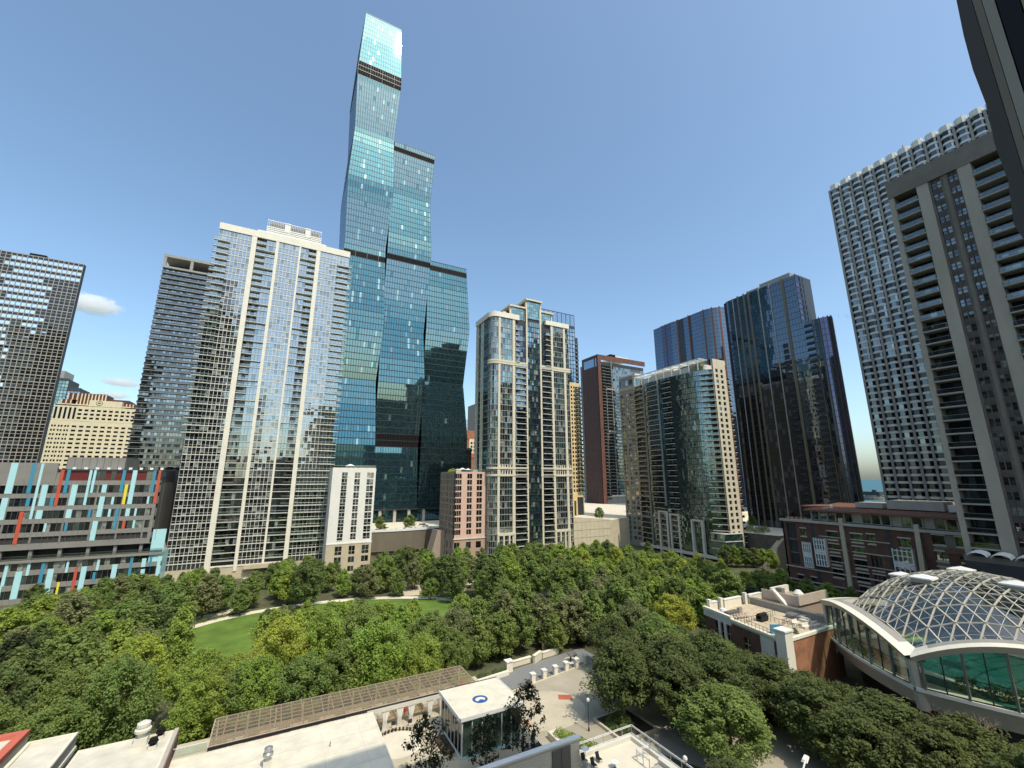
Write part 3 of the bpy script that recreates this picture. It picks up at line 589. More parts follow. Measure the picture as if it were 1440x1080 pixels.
# ---- I  pink mid-rise
b = thing('mid_rise_building','pink stone mid-rise with a brown base and roof terrace beside the cream tower','apartment building',(81,206,0))
m = MB(); pan = []; core(m,73.5,91,195.4,216,0,42,'core','roofmem2')
fl = [14.2+2.85*i for i in range(10)]
grid(m,pan,SOUTH(73,195),0,18.4,12.4,43.1,[(.3,1.2),(1.3,2.2),(2.3,3.4),(6.3,7.5),(7.6,8.8),(11.3,12.6),(12.7,14.1)],[(z,z+2.25) for z in fl],'pink',['g_dark','g_black','g_mid','g_sky'],.35,.01)
grid(m,pan,SOUTH(73,194.8),0,18.4,0,12.4,[(.3,1.6),(1.7,3.0),(6.2,8.7),(11.2,13.9)],[(1,3),(4.2,6.4),(8,10.9)],'pinkbrown',['g_dark','g_mid'],.35,.01)
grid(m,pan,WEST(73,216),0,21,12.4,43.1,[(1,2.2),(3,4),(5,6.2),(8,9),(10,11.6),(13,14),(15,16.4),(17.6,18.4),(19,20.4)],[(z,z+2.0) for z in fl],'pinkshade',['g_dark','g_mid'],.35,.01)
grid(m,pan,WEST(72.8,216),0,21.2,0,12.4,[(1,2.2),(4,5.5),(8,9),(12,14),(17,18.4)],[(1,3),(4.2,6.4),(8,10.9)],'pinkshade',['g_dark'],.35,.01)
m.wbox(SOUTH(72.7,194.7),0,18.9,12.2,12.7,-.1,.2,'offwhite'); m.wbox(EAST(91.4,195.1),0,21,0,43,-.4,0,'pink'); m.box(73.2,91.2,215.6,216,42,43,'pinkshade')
m.build('wall',b); emit(b,'window',pan)
m = MB(); rail(m,SOUTH(73,195.2),.2,18.2,43.1,-.1,'whitemetal','c_rail',.9); m.box(75.5,78,200,203,42,44.5,'offwhite'); m.box(84,86.4,199,202,42,44,'offwhite'); m.build('roof_terrace',b)
umbrella(79.4,202,42.2,2.0,'left white parasol of the pair on the roof terrace of the pink mid-rise','rooftop parasols'); umbrella(82.0,201,41.9,1.9,'right white parasol of the pair on the roof terrace of the pink mid-rise','rooftop parasols')
bush(75.2,204.5,42,2.6,'broad green planting on the roof terrace of the pink mid-rise','leaf_bright',None,600)
# sloped stone wall beside the pink building
m = MB(); m.hexa([(65,206,0),(72.7,206,0),(72.7,214,0),(65,214,0),(69,206,15.5),(72.7,206,15),(72.7,214,15),(69,214,15.5)],'pinkshade'); solo(m,'retaining_wall','sloping rough stone wall at the left foot of the pink mid-rise','retaining wall',(69,210,0))

# ---- J  cream and glass tower in the middle
b = thing('apartment_tower','cream and green glass tower with a stepped crown in the middle of the photo','apartment tower',(112,203,0))
S0 = SOUTH(89,190); m = MB(); pan = []
core(m,93.4,137.2,190.7,215,0,124,'core','roofmem'); core(m,91,93.4,193,215,0,124,'core','roofmem')
fl = [5+2.98*i for i in range(40)]
secs = [(5.2,12.3,5,'w',0,125.6),(14.0,20.6,4,'b',0,123),(21.6,29.2,6,'g',5,132),(30.4,36.5,4,'b',0,124),(38.0,44.9,5,'w',0,124.6),(46.4,48.8,2,'w',0,123.8)]
BELT = [(41.0,45.4),(98.0,100.2)]
piers = [(4.0,5.2,.2),(12.3,13.9,.2),(20.6,21.5,.25),(29.3,30.3,.25),(36.6,38.0,.2),(44.9,46.3,.2)]
for a0,a1,d in piers: m.wbox(S0,a0,a1,0,125.6 if a0 < 15 else (132 if a0 < 30 else 124.6),-.8,d,'cream')
for (a0,a1,n,kd,zb,zt) in secs:
    d = 0 if kd != 'g' else .15
    for z in fl:
        if z+2.9 > zt or z < zb-1: continue
        if kd == 'b': continue
        belt = any(p-1 < z+1.5 < q for p,q in BELT) and kd != 'g'
        m.wbox(S0,a0,a1,z-.16,z+.16,-.5,d-.06,'mullion_dk' if kd != 'w' else 'conc_gray')
        st = (a1-a0)/n
        for k in range(n):
            i = MB(); gm = random.choice(['g_green','g_green','g_green2','g_dark','g_blue','g_mid','g_blind'] if z > 75 or kd == 'g' else ['g_dark','g_green','g_mid','g_dark','g_blind'])
            if belt: 
                m.wbox(S0,a0+k*st,a0+k*st+.5,z-.1,z+2.9,-.4,-.05,'cream')
            i.wquad(S0,a0+k*st+.05,a0+(k+1)*st-.05,z+.16,z+2.82,d-.3,gm,.012); pan.append(i)
            if k: m.wbox(S0,a0+k*st-.05,a0+k*st+.05,z+.1,z+2.9,-.4,d-.16,'mullion_dk' if kd == 'g' else 'conc_gray')
        if kd == 'g' and z > 60: pass
for zb,zt in BELT:
    for a0,a1 in ((4.0,21.5),(29.3,49.2)):
        m.wbox(S0,a0-.3,a1,zb,zb+1.0,-.6,.35,'cream'); m.wbox(S0,a0-.3,a1,zt-1.0,zt,-.6,.35,'cream')
        if zb < 50: m.wbox(S0,a0-.1,a0+1.1,zb+1,zt-1,-.6,.1,'cream')
# rounded glass corner
cx, cy, rr_ = 93.0, 194.0, 4.0
arc = [(cx+rr_*math.cos(R(a)), cy+rr_*math.sin(R(a))) for a in range(180,271,15)]
for z in fl:
    for p,q in zip(arc,arc[1:]):
        w = seg(p,q); i = MB(); i.wquad(w,0,w.L,z+.16,z+2.82,-.25,random.choice(['g_green','g_dark','g_mid','g_green2','g_blind']),.01); pan.append(i)
        m.wbox(w,0,w.L,z-.16,z+.16,-.5,-.1 if z > 2 else 0,'conc_gray'); m.wbox(w,-.06,.06,z,z+3,-.3,-.14,'conc_gray')
        for zb,zt in BELT:
            if abs(z-zb) < 1.5: m.wbox(w,-.1,w.L+.1,zb,zb+1,-.5,.3,'cream'); m.wbox(w,-.1,w.L+.1,zt-1,zt,-.5,.3,'cream')
for p,q in zip(arc,arc[1:]): w = seg(p,q); m.wbox(w,-.15,w.L+.15,123.6,126.4,-.8,.55,'creamlite')
# west face
WF = WEST(89,210); S = [(1.2,2.0),(8.0,8.9)]
m.wbox(WF,2.9,6.6,0,123.4,-.6,-.35,'core')
for z in fl:
    m.wbox(WF,2.9,6.6,z-.14,z+.14,-.5,-.15,'conc_gray')
    i = MB(); i.wquad(WF,2.9,6.6,z+.14,z+2.84,-.3,random.choice(['g_green','g_dark']),.01); pan.append(i)
    if z > 122: continue
grid(m,pan,WEST(89,210),0,2.9,0,123.6,[(1.0,1.9)],[(z+.5,z+2.6) for z in fl],'cream',['g_black','g_dark'],.4,.01)
grid(m,pan,WEST(89,203.4),0,9.3,0,123.6,[(1.2,2.1)],[(z+.5,z+2.6) for z in fl],'cream',['g_black','g_dark'],.4,.01) if False else grid(m,pan,WEST(89,203.4),0,3.2,0,123.6,[(1.2,2.1)],[(z+.5,z+2.6) for z in fl],'cream',['g_black','g_dark'],.4,.01)
for z in fl:
    i = MB(); i.wquad(WEST(89,200.2),0,6.2,z+.16,z+2.82,-.25,random.choice(['g_green','g_dark','g_mid']),.01); pan.append(i)
m.wbox(WEST(89,200.2),0,6.2,0,123.6,-.6,-.4,'core')
for z in fl: m.wbox(WEST(89,200.2),0,6.2,z-.16,z+.16,-.5,-.1,'conc_gray')
m.wbox(WEST(89,210.3),0,16.4,123.6,126.4,-.8,.5,'creamlite')
m.wbox(S0,4.0,16.3,123.6,126.4,-.8,.55,'creamlite'); m.wbox(S0,33.2,49.0,124.2,126.8,-.8,.55,'creamlite')
# base arcade details
for a0,a1 in ((4.2,13.9),(37.0,46.3)):
    m.wbox(S0,a0,a1,13.2,14.4,-.3,.5,'cream'); 
    for k in range(4): m.wbox(S0,a0+k*(a1-a0-.8)/3,a0+k*(a1-a0-.8)/3+.8,0,13.2,-.3,.45,'cream')
m.hexa([(110.5,188.6,0),(119,188.6,0),(119,190,0),(110.5,190,0),(110.5,188.6,8.4),(119,188.6,5.2),(119,190,5.2),(110.5,190,8.4)],'creamlite')
m.build('wall',b)
# crown blocks
m = MB(); w = SOUTH(101.1,191.2); core(m,101.6,110.2,191.5,208,123,131,'core','roofmem'); core(m,110.2,119,190.6,208,123,136,'core'); core(m,119,127,191.5,208,123,131,'core','roofmem')
for x0,x1,y,zt in ((100.2,110.0,191.0,131.3),(109.6,119.6,190.0,136.3),(118.8,127.6,191.0,131.3)): 
    m.box(x0-.4,x1+.4,y-.9,y+17,zt,zt+.9,'cream'); m.box(x0,x0+1.0,y,y+1,123,zt,'cream'); m.box(x1-.7,x1,y,y+1,123,zt,'cream')
m.box(93,97,196,202,124,129.3,'cream'); m.box(97.5,99.5,193.5,196,124,128.8,'cream'); m.build('crown',b)
cp_ = []
for x0,x1,y,z0,z1 in ((101.3,109.0,191.1,124.5,131.2),(110.8,118.8,190.2,126,136.2),(119.7,126.6,191.1,124.5,131.2)):
    n = int((x1-x0)/1.3); mz = int((z1-z0)/1.6)
    for a in range(n):
        for c_ in range(mz):
            i = MB(); st = (x1-x0)/n; sz = (z1-z0)/mz; i.wquad(SOUTH(x0,y),a*st+.05,(a+1)*st-.05,z0+c_*sz+.05,z0+(c_+1)*sz-.05,0,random.choice(['g_green2','g_green']),.01); cp_.append(i)
emit(b,'crown_pane',cp_)
for a0,a1 in ((14.0,20.6),(30.4,36.5)):
    for z in fl:
        if z > 121: continue
        for k in range(4):
            st = (a1-a0)/4; i = MB(); i.wquad(S0,a0+k*st+.06,a0+(k+1)*st-.06,z+.1,z+2.7,-.55 if z > 100 and a0 < 20 else -.65,random.choice(['g_dark','g_mid','g_black','g_dark','g_blue']),.01); pan.append(i)
emit(b,'window',pan)
pan = []
for a0,a1 in ((14.0,20.6),(30.4,36.5)):
    for z in fl:
        if z > 121: continue
        if z > 100: r_ = (a0,a0+2.6) if a0 < 20 else (a1-3.6,a1)
        else: r_ = (a0,a1)
        pan.append(balcony(S0,r_[0]+.02,r_[1]-.02,z,-.6,.75,'offwhite',.26,'railmetal','c_rail'))
emit(b,'balcony',pan)

# ---- K blue glass tower behind it, L yellow tower
b = thing('glass_tower','pale blue glass tower with dark edge balconies, directly behind the right of the cream tower','glass tower',(186,275,0))
m = MB(); pan = []; core(m,150,193.5,260.5,285,15,166,'core'); core(m,194,199,262,285,15,150,'core')
zz = [(18+3.3*i,20.9+3.3*i) for i in range(42)]
grid(m,pan,SOUTH(150,260),0,45,15,158,rng(0,45,18,.16),zz,'mullion_dk',['g_bluehi','g_bluehi','g_sky','g_sky2'],.35,.012)
grid(m,pan,SOUTH(150,260.1),0,45,158,168,rng(0,45,11,.3),[(158.5,167.6)],'mullion_dk',['g_bluehi'],.3,.01)
m.build('wall',b); emit(b,'window',pan)
emit(b,'balcony',[balcony(SOUTH(194.4,262),0,4,15+3.3*i,-.1,1.6,'conc_gray',.3) for i in range(40)])
b = thing('apartment_tower','slim yellow stone tower with square windows, in the gap right of the cream tower','apartment tower',(176,250,16))
m = MB(); pan = []; core(m,150,182.4,240.5,262,15,106,'core')
zz = [(31+2.85*i,32.7+2.85*i) for i in range(26)]
grid(m,pan,SOUTH(150,240),0,33,27.5,106.6,rng(0,33,15,.9),zz,'yellow_stone',['g_dark','g_black','g_mid'],.35,.01)
m.box(163,174.5,236,240,25.5,30,'yellow_stone')
for x in (163.3,167.0,170.7,173.4): m.box(x,x+1.0,235.8,236.9,16,25.5,'yellow_stone')
m.box(163.5,174,237.5,240,16,25.4,'core'); m.poly([(166,235.95,26.2),(171.5,235.95,26.2),(168.8,235.95,28.4)],'beige')
m.wbox(EAST(183,240),0,20,15,106,-.4,0,'yellow_stone')
m.build('wall',b); emit(b,'window',pan)
emit(b,'balcony',[balcony(SOUTH(178.2,240),0,4.8,31+2.85*i,0,1.3,'conc_gray',.3) for i in range(26)])
# ---- small far buildings in the gap left of the cream tower
def N_at(px,py,N):
    u = px-720; v = 540-py; f_ = 596*cp-v*sp_; w_ = v*cp+596*sp_; e = u*ch+f_*sh; n = -u*sh+f_*ch; t = N/n; return e*t, CZ+w_*t
x0,z0 = N_at(655,605,380); x1,z1 = N_at(672,635,380); 
b = thing('stone_building','small orange and cream brick building in the narrow gap left of the cream tower','building',((x0+x1)/2+4,390,0))
m = MB(); m.box(x0-6,x1+8,380.6,400,0,z0,'brickred'); m.box(x0+4,x1+2,380.2,380.6,z1-2,z0-7,'palecream'); m.box(x0-6,x1+8,380,380.6,z0-7.8,z0-7,'redcope'); m.box(x0-6,x1+8,380,380.6,z1-6,z1-2.6,'redcope'); m.build('wall',b)
pan = [];
for i in range(3):
    for j in range(3): k = MB(); k.wquad(SOUTH(x0+5.5,380.1),i*3.0,i*3.0+1.8,z1+j*3.5,z1+1.9+j*3.5,0,'g_dark'); pan.append(k)
emit(b,'window',pan)
x0,z0 = N_at(668,568,520); m = MB(); b = thing('office_tower','plain dark brown slab tower peeking out behind the left edge of the cream tower','office tower',(x0+15,530,0)); m.box(x0,x0+40,520.5,545,0,z0,'panelgray2'); pan = []
for z in range(20,int(z0)-3,4): m.box(x0,x0+40,520.2,520.5,z,z+.9,'conc_gray')
m.build('wall',b)
x0,z0 = N_at(656,590,700); b = thing('glass_tower','small far pale blue glass block in the narrow gap left of the cream tower','glass tower',(x0+20,715,0)); m = MB(); m.box(x0-4,x0+40,700.5,730,0,z0,'g_bluehi'); m.build('glass_wall',b); m = MB()
for z in range(10,int(z0)+1,6): m.box(x0-4.1,x0+40.1,700.3,700.5,z,z+.5,'whitemetal')
for k in range(10): m.box(x0-4+k*4.4,x0-3.7+k*4.4,700.25,700.5,0,z0,'whitemetal')
m.build('mullions',b)

# ---- O brown brick tower
b = thing('apartment_tower','dark brown brick tower with stacked grey balconies, right of the yellow tower','apartment tower',(305,345,16))
m = MB(); pan = []; core(m,275.2,339,330.6,356,15,158,'core','roofmem'); fl = [20+3.2*i for i in range(42)]
S0 = SOUTH(275,330)
m.wbox(S0,0,4.4,15,160,-.8,.25,'towerbrick_lit'); m.wbox(S0,0,66,160,165,-.8,.3,'towerbrick_lit'); m.wbox(S0,4.4,66,15,24,-.8,.1,'conc_gray')
for (a0,a1,n) in ((4.4,9.5,3),(9.9,17.5,5),(17.8,64,28)):
    for z in fl:
        if z > 157: continue
        st = (a1-a0)/n
        for k in range(n):
            i = MB(); i.wquad(S0,a0+k*st+.06,a0+(k+1)*st-.06,z+.2,z+3.0,-.3,random.choice(['g_dark','g_dkmirror','g_mid','g_green','g_dark']),.012); pan.append(i)
        m.wbox(S0,a0,a1,z-.18,z+.18,-.5,-.1,'conc_gray')
m.wbox(S0,17.4,18.2,15,160,-.5,.3,'conc_gray'); m.wbox(S0,9.5,10.1,78,131,-.5,.6,'conc_gray'); m.wbox(S0,9.5,40,128.6,130.2,-.3,.6,'conc_gray'); m.wbox(S0,8.2,40,84,86.5,-.3,.6,'conc_gray'); m.wbox(S0,8.2,9.2,24,86,-.3,.6,'conc_gray'); m.wbox(S0,8.2,40,22.5,24,-.3,.8,'offwhite')
WO = WEST(275,356)
rw = [(z+.8,z+2.3) for z in fl if z < 150]
m2 = []; grid(m,m2,WO,0,26,15,151.5,[(1.5,3.2),(7.2,9.2),(12.2,14.2),(17.2,19.2),(22.4,24.4)],rw,'towerbrick',['g_dark'],.4,.01,pick2=lambda s_,z_,a,p: 'g_bluehi' if p > 122 and a > 5 else random.choice(['g_dark','g_black']))
m.wbox(WO,0,26,151.5,165,-.5,0,'towerbrick'); m.wbox(WO,3.5,20.5,153,161.5,-.2,.1,'g_bluehi'); m.wbox(WO,22.4,24.2,152.5,161.5,-.2,.1,'g_bluehi')
m.box(300,322,334,350,164,168,'offwhite'); m.box(296,303,334,344,165,169,'mech')
m.wbox(WO,-3.5,0,15,158,-6,-.3,'panelgray2')
m.build('wall',b); emit(b,'window',pan+m2)
bal = [balcony(S0,4.5,9.3,z,-.2,1.5,'slabgray',.3) for z in fl if z < 157]+[balcony(S0,10.2,17.3,z,-.2,.9,'slabgray',.3) for z in fl if 24 < z < 157 and not 128 < z < 131]+[balcony(S0,18.5,60,z,-.2,1.0,'slabgray',.3) for z in fl if 24 < z < 127]
emit(b,'balcony',bal)

# ---- X pale wall with plaza lip and car
m = MB(); m.prism([(144.2,200),(171,200),(186.2,207.7),(184.5,212),(144.2,206)],0,16.2,'walltan','pavelt'); m.hexa([(144.2,199.9,16.2),(171,199.9,16.2),(171,200.5,16.2),(144.2,200.5,16.2),(144.2,199.9,19.2),(171,199.9,16.6),(171,200.5,16.6),(144.2,200.5,19.2)],'walltan')
for z in (4,8,12): m.wbox(SOUTH(144.2,199.9),0,26.7,z,z+.12,0,.05,'beige')
for q in range(1,9): m.wbox(SOUTH(144.2,199.9),q*3,q*3+.08,0,15.9,0,.03,'beige')
solo(m,'retaining_wall','tall pale stone retaining wall between the cream tower and the curved glass tower','retaining wall',(165,203,0))
# curved brown podium wall beneath the tallest tower
m = MB(); pts = [(40.5,224.3),(48,223.2),(57,222.8),(66,223.4),(73,225)]
for p,q in zip(pts,pts[1:]): w = seg(p,q); m.wbox(w,-.02,w.L+.02,5.0,14.2,-1,0,'brownplate'); m.wbox(w,-.05,w.L+.05,14.2,15.2,-1.2,.3,'whitemetal'); m.wbox(w,0,w.L,0,5,-4,-2.5,'coredk'); [m.wbox(w,q*1.5,q*1.5+.06,5.0,14.2,0,.03,'concdark') for q in range(int(w.L/1.5)+1)]; m.wbox(w,0,w.L,9.4,9.5,0,.04,'concdark')
solo(m,'retaining_wall','curved dark brown metal podium wall with a white coping below the tallest tower','retaining wall',(57,224,0))

# ---- P cream and rippled glass tower
b = thing('apartment_tower','cream and rippled green glass tower with a roof pergola, above the park','apartment tower',(205,175,0))
m = MB(); pan = []; rip = []
m.prism([(195.6,149.6),(199,144.6),(199,142.6),(206.2,142.6),(206.2,212.6),(195.4,212.6)],0,96,'core','roofmem')
W0 = WEST(195,213); fl = [3+2.95*i for i in range(33)]
Z = [(z+.5,z+2.45) for z in fl if z < 93]
grid(m,pan,W0,0,5.0,0,105.4,[(.9,4.2)],[(z+.2,z+2.7) for z in fl if z < 92]+[(99.6,103)],'conc_gray',['g_green','g_dark','g_mid'],.35,.015)
grid(m,pan,W0,5.0,13.2,0,105.4,[(5.9,8.4),(9.4,12.4)],Z+[(99.6,103)],'conc_gray',['g_dark','g_mid','g_green','g_sky2'],.35,.015)
m.wbox(W0,13.2,16.0,0,105.2,-.6,.5,'conc_gray') if False else m.wbox(W0,13.2,14.0,0,105.2,-.6,.2,'beige')
m.wbox(W0,-.1,15.5,105.2,106.2,-6,.2,'offwhite'); m.wbox(W0,-.2,14,96.6,98.4,-.2,.15,'beige')
# bowed glass front: from (195,199) out to (192.4,176) and back to (195,149)
bow = []; N_ = 16
for k in range(N_+1):
    t = k/N_; y = 199-t*50; x = 195-2.8*math.sin(math.pi*min(1,t*1.0))**.8; bow.append((x,y))
bow += [(196.5,146.3),(199.5,144)]
def topz(y): return 98+1.6*(y-149)/50 if y < 196 else 97
for si,(p,q) in enumerate(zip(bow,bow[1:])):
    w = seg(p,q); balc = si in (0,1,2,4,5,6,8,9)
    for z in fl:
        if z > 95: continue
        m.wbox(w,-.02,w.L+.02,z-.14,z+.14,-.45,-.03,'mullion_dk' if not balc else 'offwhite')
        n = 3 if w.L > 2.5 else 2; st = w.L/n
        for k in range(n):
            i = MB(); i.wquad(w,k*st+.03,(k+1)*st-.03,z+.14,z+2.82,-.12 if not balc else -.4,random.choice(['g_wave']*5+['g_green','g_mid']) if not balc else random.choice(['g_dark','g_green','g_mid','g_green2','g_blind']),.02); rip.append(i)
            m.wbox(w,k*st-.03,k*st+.03,z,z+2.95,-.3,-.02,'mullion_dk')
for k in (1,3,5,7): 
    p = bow[k]; w = seg(bow[k],bow[k+1]); m.wbox(w,-.35,.35,0 if k < 5 else 25,97,-.3,.5,'conc_gray' if k in (3,7) else 'offwhite') if k in (3,7) else None
# south pier
S1 = SOUTH(196.2,142)
grid(m,pan,S1,0,10.4,3.5,102.3,[(1.6,3.6),(5.6,7.6)],[(z+.7,z+2.5) for z in fl if z < 97],'cream',['g_dark','g_mid','g_black'],.35,.01)
m.wbox(S1,0,10.4,0,3.5,-.4,-.02,'cream'); m.wbox(EAST(206.6,142),0,30,3,100,-.4,-.02,'cream'); m.wbox(WEST(196.2,143),.05,.96,3.5,102.2,-.3,0,'cream')
# white portal frames at the foot
for y0,y1,zt in ((183,176.5,22),(175,168.6,21),(161,154,19)):
    w = seg((192.2,y0),(192.4,y1)); m.wbox(w,0,.9,0,zt,-.8,.9,'offwhite'); m.wbox(w,w.L-.9,w.L,0,zt,-.8,.9,'offwhite'); m.wbox(w,.9,w.L-.9,zt-.8,zt,-.8,.86,'offwhite')
m.wbox(seg((192.6,199),(191.9,150)),0,49,1.2,2.6,-1,.6,'offwhite')
# glass low corner
m.prism([(192,150),(192.4,142.5),(203,140.5),(203,146)],2.5,13.5,'g_green','roofmem'); m.prism([(191.4,150.4),(191.8,141.9),(203.6,139.9),(203.6,146)],1.2,2.5,'offwhite')
for z in (6.2,9.8,13.3): m.prism([(191.8,150.2),(192.2,142.3),(203.2,140.3),(203.2,146)],z,z+.35,'offwhite')
m.build('wall',b); emit(b,'window',pan); emit(b,'glazing',rip)
bal = []
for z in fl:
    if z > 95: continue
    w = seg(bow[0],bow[3]); bal.append(balcony(w,.1,w.L-.2,z,-.3,.9,'offwhite',.24))
    w = seg(bow[8],bow[10]); bal.append(balcony(w,.1,w.L-.2,z,-.3,.6,'offwhite',.24))
    w = seg(bow[4],bow[7]); bal.append(balcony(w,.1,w.L-.2,z,-.3,.7,'offwhite',.24))
    if 12 < z: w = seg((192.6,148.8),(196.4,142.2)); bal.append(balcony(w,.0,w.L,z,-1.4,.6,'offwhite',.24))
    if 5 < z < 94: bal.append(balcony(SOUTH(206.7,143),0,2.0,z,-.2,1.0,'offwhite',.24))
emit(b,'balcony',bal)
m = MB(); core(m,197,206,150,196,96,101.5,'offwhite','roofmem'); m.box(201,206,172,190,101.5,104.5,'cream')
for k in range(9):
    y = 150+k*6; m.box(194.6,194.95,y,y+.35,97.5,103.5,'whitemetal'); m.box(194.2,201,y,y+.4,103.5,103.9,'whitemetal')
m.box(194.2,194.5,148.5,199.5,103.5,104,'whitemetal'); m.box(200.6,201,148.5,199.5,103.52,104,'whitemetal')
for k in range(60): m.box(194.5,200.6,148.8+k*.84,148.95+k*.84,103.9,104.05,'whitemetal')
m.build('roof_pergola',b)
m = MB(); rr2 = random.Random(5)
for k in range(1500):
    c = Vector((rr2.uniform(196.2,199),rr2.uniform(148,157),rr2.uniform(97,102))); a = Vector((rr2.gauss(0,1),rr2.gauss(0,1),rr2.gauss(0,1))).normalized()*.3; e = a.orthogonal().normalized()*.2
    m.quad(tuple(c-a),tuple(c-e),tuple(c+a),tuple(c+e),'leaf_olive')
solo(m,'roof_hedge','tall olive green hedge under the roof pergola of the curved glass tower','hedge',(197.5,152,96))

# ---- curved curtain towers Q and R
def fin_tower(b, path, z0, z1, fins, gl, step=3.3, finm='fin_tan', notch=None, sub=1.55, low=None, lowgl=None):
    """glass skin that follows a plan path, fins at given distances along it"""
    m = MB(); bands = []
    lens = [0]
    for p,q in zip(path,path[1:]): lens.append(lens[-1]+math.hypot(q[0]-p[0],q[1]-p[1]))
    def at(d):
        for k in range(len(path)-1):
            if d <= lens[k+1]+1e-6: t = (d-lens[k])/(lens[k+1]-lens[k]); return (path[k][0]+(path[k+1][0]-path[k][0])*t, path[k][1]+(path[k+1][1]-path[k][1])*t), k
    z = z0
    while z < z1-1:
        i = MB()
        for k in range(len(path)-1):
            w = seg(path[k],path[k+1]); n = max(1,round(w.L/sub)); st = w.L/n
            for j in range(n):
                gm = random.choice(gl(lens[k]+j*st,z) if callable(gl) else gl)
                d = 0
                if notch:
                    for (s0,s1,zt) in notch:
                        if s0 < lens[k]+j*st < s1 and z < zt: gm = 'coredk' if (z//step) % 1 == 0 and random.random() < .0 else gm
                i.wquad(w,j*st+.03,(j+1)*st-.03,z+.12,min(z+step,z1)-.05,0,gm,.010)
                i.wbox(w,j*st-.03,j*st+.03,z+.1,min(z+step,z1)-.02,-.1,.05,'mullion_dk')
            i.wbox(w,-.03,w.L+.03,z-.08,z+.12,-.3,.06,'mullion_dk')
        bands.append(i); z += step
    emit(b,'glazing_band',bands)
    fs = []
    for d,wd,mm in fins:
        p,k = at(d); w = seg(path[k],path[k+1]); a = d-lens[k]; i = MB(); i.wbox(w,a-wd/2,a+wd/2,z0,z1+.6,-.1,.28,mm); fs.append(i)
    emit(b,'fin',fs)
    return at, lens
def arc_pts(cx, cy, rx, ry, a0, a1, n): return [(cx+rx*math.cos(R(a0+(a1-a0)*i/n)), cy+ry*math.sin(R(a0+(a1-a0)*i/n))) for i in range(n+1)]
# Q
b = thing('glass_tower','dark blue glass tower with rounded corner and orange fins above the curved glass tower','glass tower',(320,250,0))
path = [(300,276),(300,262),(300,232)]+arc_pts(313,221,13,13,180,270,7)[0:]+[(338,208)]
path = [(300,276),(300,232)]+arc_pts(315,222,15,15,180,270,8)+[(345,207)]
fin_tower(b,path,14,178.6,[(14,1.0,'fin_orange'),(28,1.6,'fin_orange'),(40,1.0,'fin_orange'),(55,.9,'fin_orange'),(62,1.0,'fin_orange'),(68,1.2,'fin_orange'),(73,1.2,'fin_orange'),(77,1.2,'fin_orange'),(84,1.2,'fin_orange'),(92,1.2,'fin_orange')],
    lambda d,z: ['g_blue2'] if 8 < d < 20 else (['g_night'] if 28 < d < 34 or 38 < d < 41 or 74 < d < 84 else ['g_steel'] if 50 < d < 66 else ['g_blue']),3.4)
m = MB(); m.prism([(300.6,275),(300.6,222)]+[(300.6+.0,222)]+[(304,212),(315,208),(345,208),(345,275)],14,178,'coredk','conc_gray'); m.box(304,330,255,272,178,181,'panelgray'); m.build('core',b)
# R tall
b = thing('glass_tower','tall dark blue glass tower with pale fins and a lower rounded right wing','glass tower',(262,140,0))
path = arc_pts(249,161.5,4,4,90,180,4)+[(245,120)]
UP = lambda d,z: (['g_bluehi','g_blue','g_blue'] if random.random() < .25 else ['g_blue','g_blue2','g_green']) if z > 98+3*math.sin(d*.8) else ['g_black','g_dkmirror','g_black','g_black']
def Rg(d,z):
    if z > 97: return ['g_steel']*9+['g_blue']
    if 41 < d < 47: return ['g_steel','g_steel','g_green'] if z > 60 else ['g_black','g_blue2']
    return ['g_night','g_black','g_night','g_night','g_blue2']
at,ln = fin_tower(b,path,10,152.6,[(9.5,.5,'fin_lt'),(13,1.0,'fin_tan'),(17,1.0,'fin_tan'),(20,1.1,'fin_tan'),(26.5,.55,'fin_lt'),(33.0,.55,'fin_lt'),(40.5,1.5,'fin_tan')],Rg,3.35)
S_ = SOUTH(245,120); 
m = MB(); m.prism([(245.6,165),(245.6,120.6),(262,120.6),(262,165)],10,152,'coredk','conc_gray'); m.box(248,258,124,142,152,156.5,'conc_gray'); m.box(247,252,142,150,152,154.6,'conc_gray'); m.build('core',b)
pan = []; m = MB(); grid(m,pan,S_,0,16,124,153.2,[(.5,4.2),(4.6,5.2),(6.6,7.6)],[(126+3.35*i,128.6+3.35*i) for i in range(8)],'mullion_dk',['g_purple','g_blue2'],.3,.01); m.build('side_wall',b); emit(b,'side_window',pan)
# lower wing
path = [(245,120),(245,112.5),(245.25,110),(246.0,108.2),(247.3,107.2),(250,107.4),(256,110)]
def Rg2(d,z):
    if d < 5: return ['g_steel','g_steel','g_blue2'] if z > 62 else ['g_black','g_night']
    if 5.5 < d < 8: return ['g_black','g_night']
    return ['g_purple'] if z > 45 else ['g_blue2']
fin_tower(b,path,10,123.6,[(5.2,.35,'fin_tan'),(8.3,.35,'fin_tan'),(10.4,.3,'fin_tan'),(12.2,.3,'fin_tan'),(13.6,.3,'fin_tan'),(15,.3,'fin_tan')],Rg2,3.35)
m = MB(); m.prism([(245.6,119.9),(245.6,112),(247.6,108.2),(250,108.3),(255,110.8),(262,119.9)],10,123,'coredk','conc_gray'); m.build('wing_core',b)
bal = []
for i in range(30): 
    z = 112-3.35*i
    j = MB(); j.wbox(WEST(245,131.6),0,2.8,z,z+1.0,-.1,.30,'mullion_dk'); j.wbox(WEST(245,131.6),.05,2.75,z+1.0,z+2.6,-.05,.12,'coredk'); bal.append(j)
    j = MB(); zz = 119-3.35*i; j.wbox(WEST(245,119.2),0,4.0,zz,zz+1.1,-.1,.34,'mullion_dk' if i > 8 else 'g_blue'); j.wbox(WEST(245,119.2),.05,3.95,zz+1.1,zz+2.8,-.05,.15,'coredk'); bal.append(j)
emit(b,'balcony',bal)
m = MB()
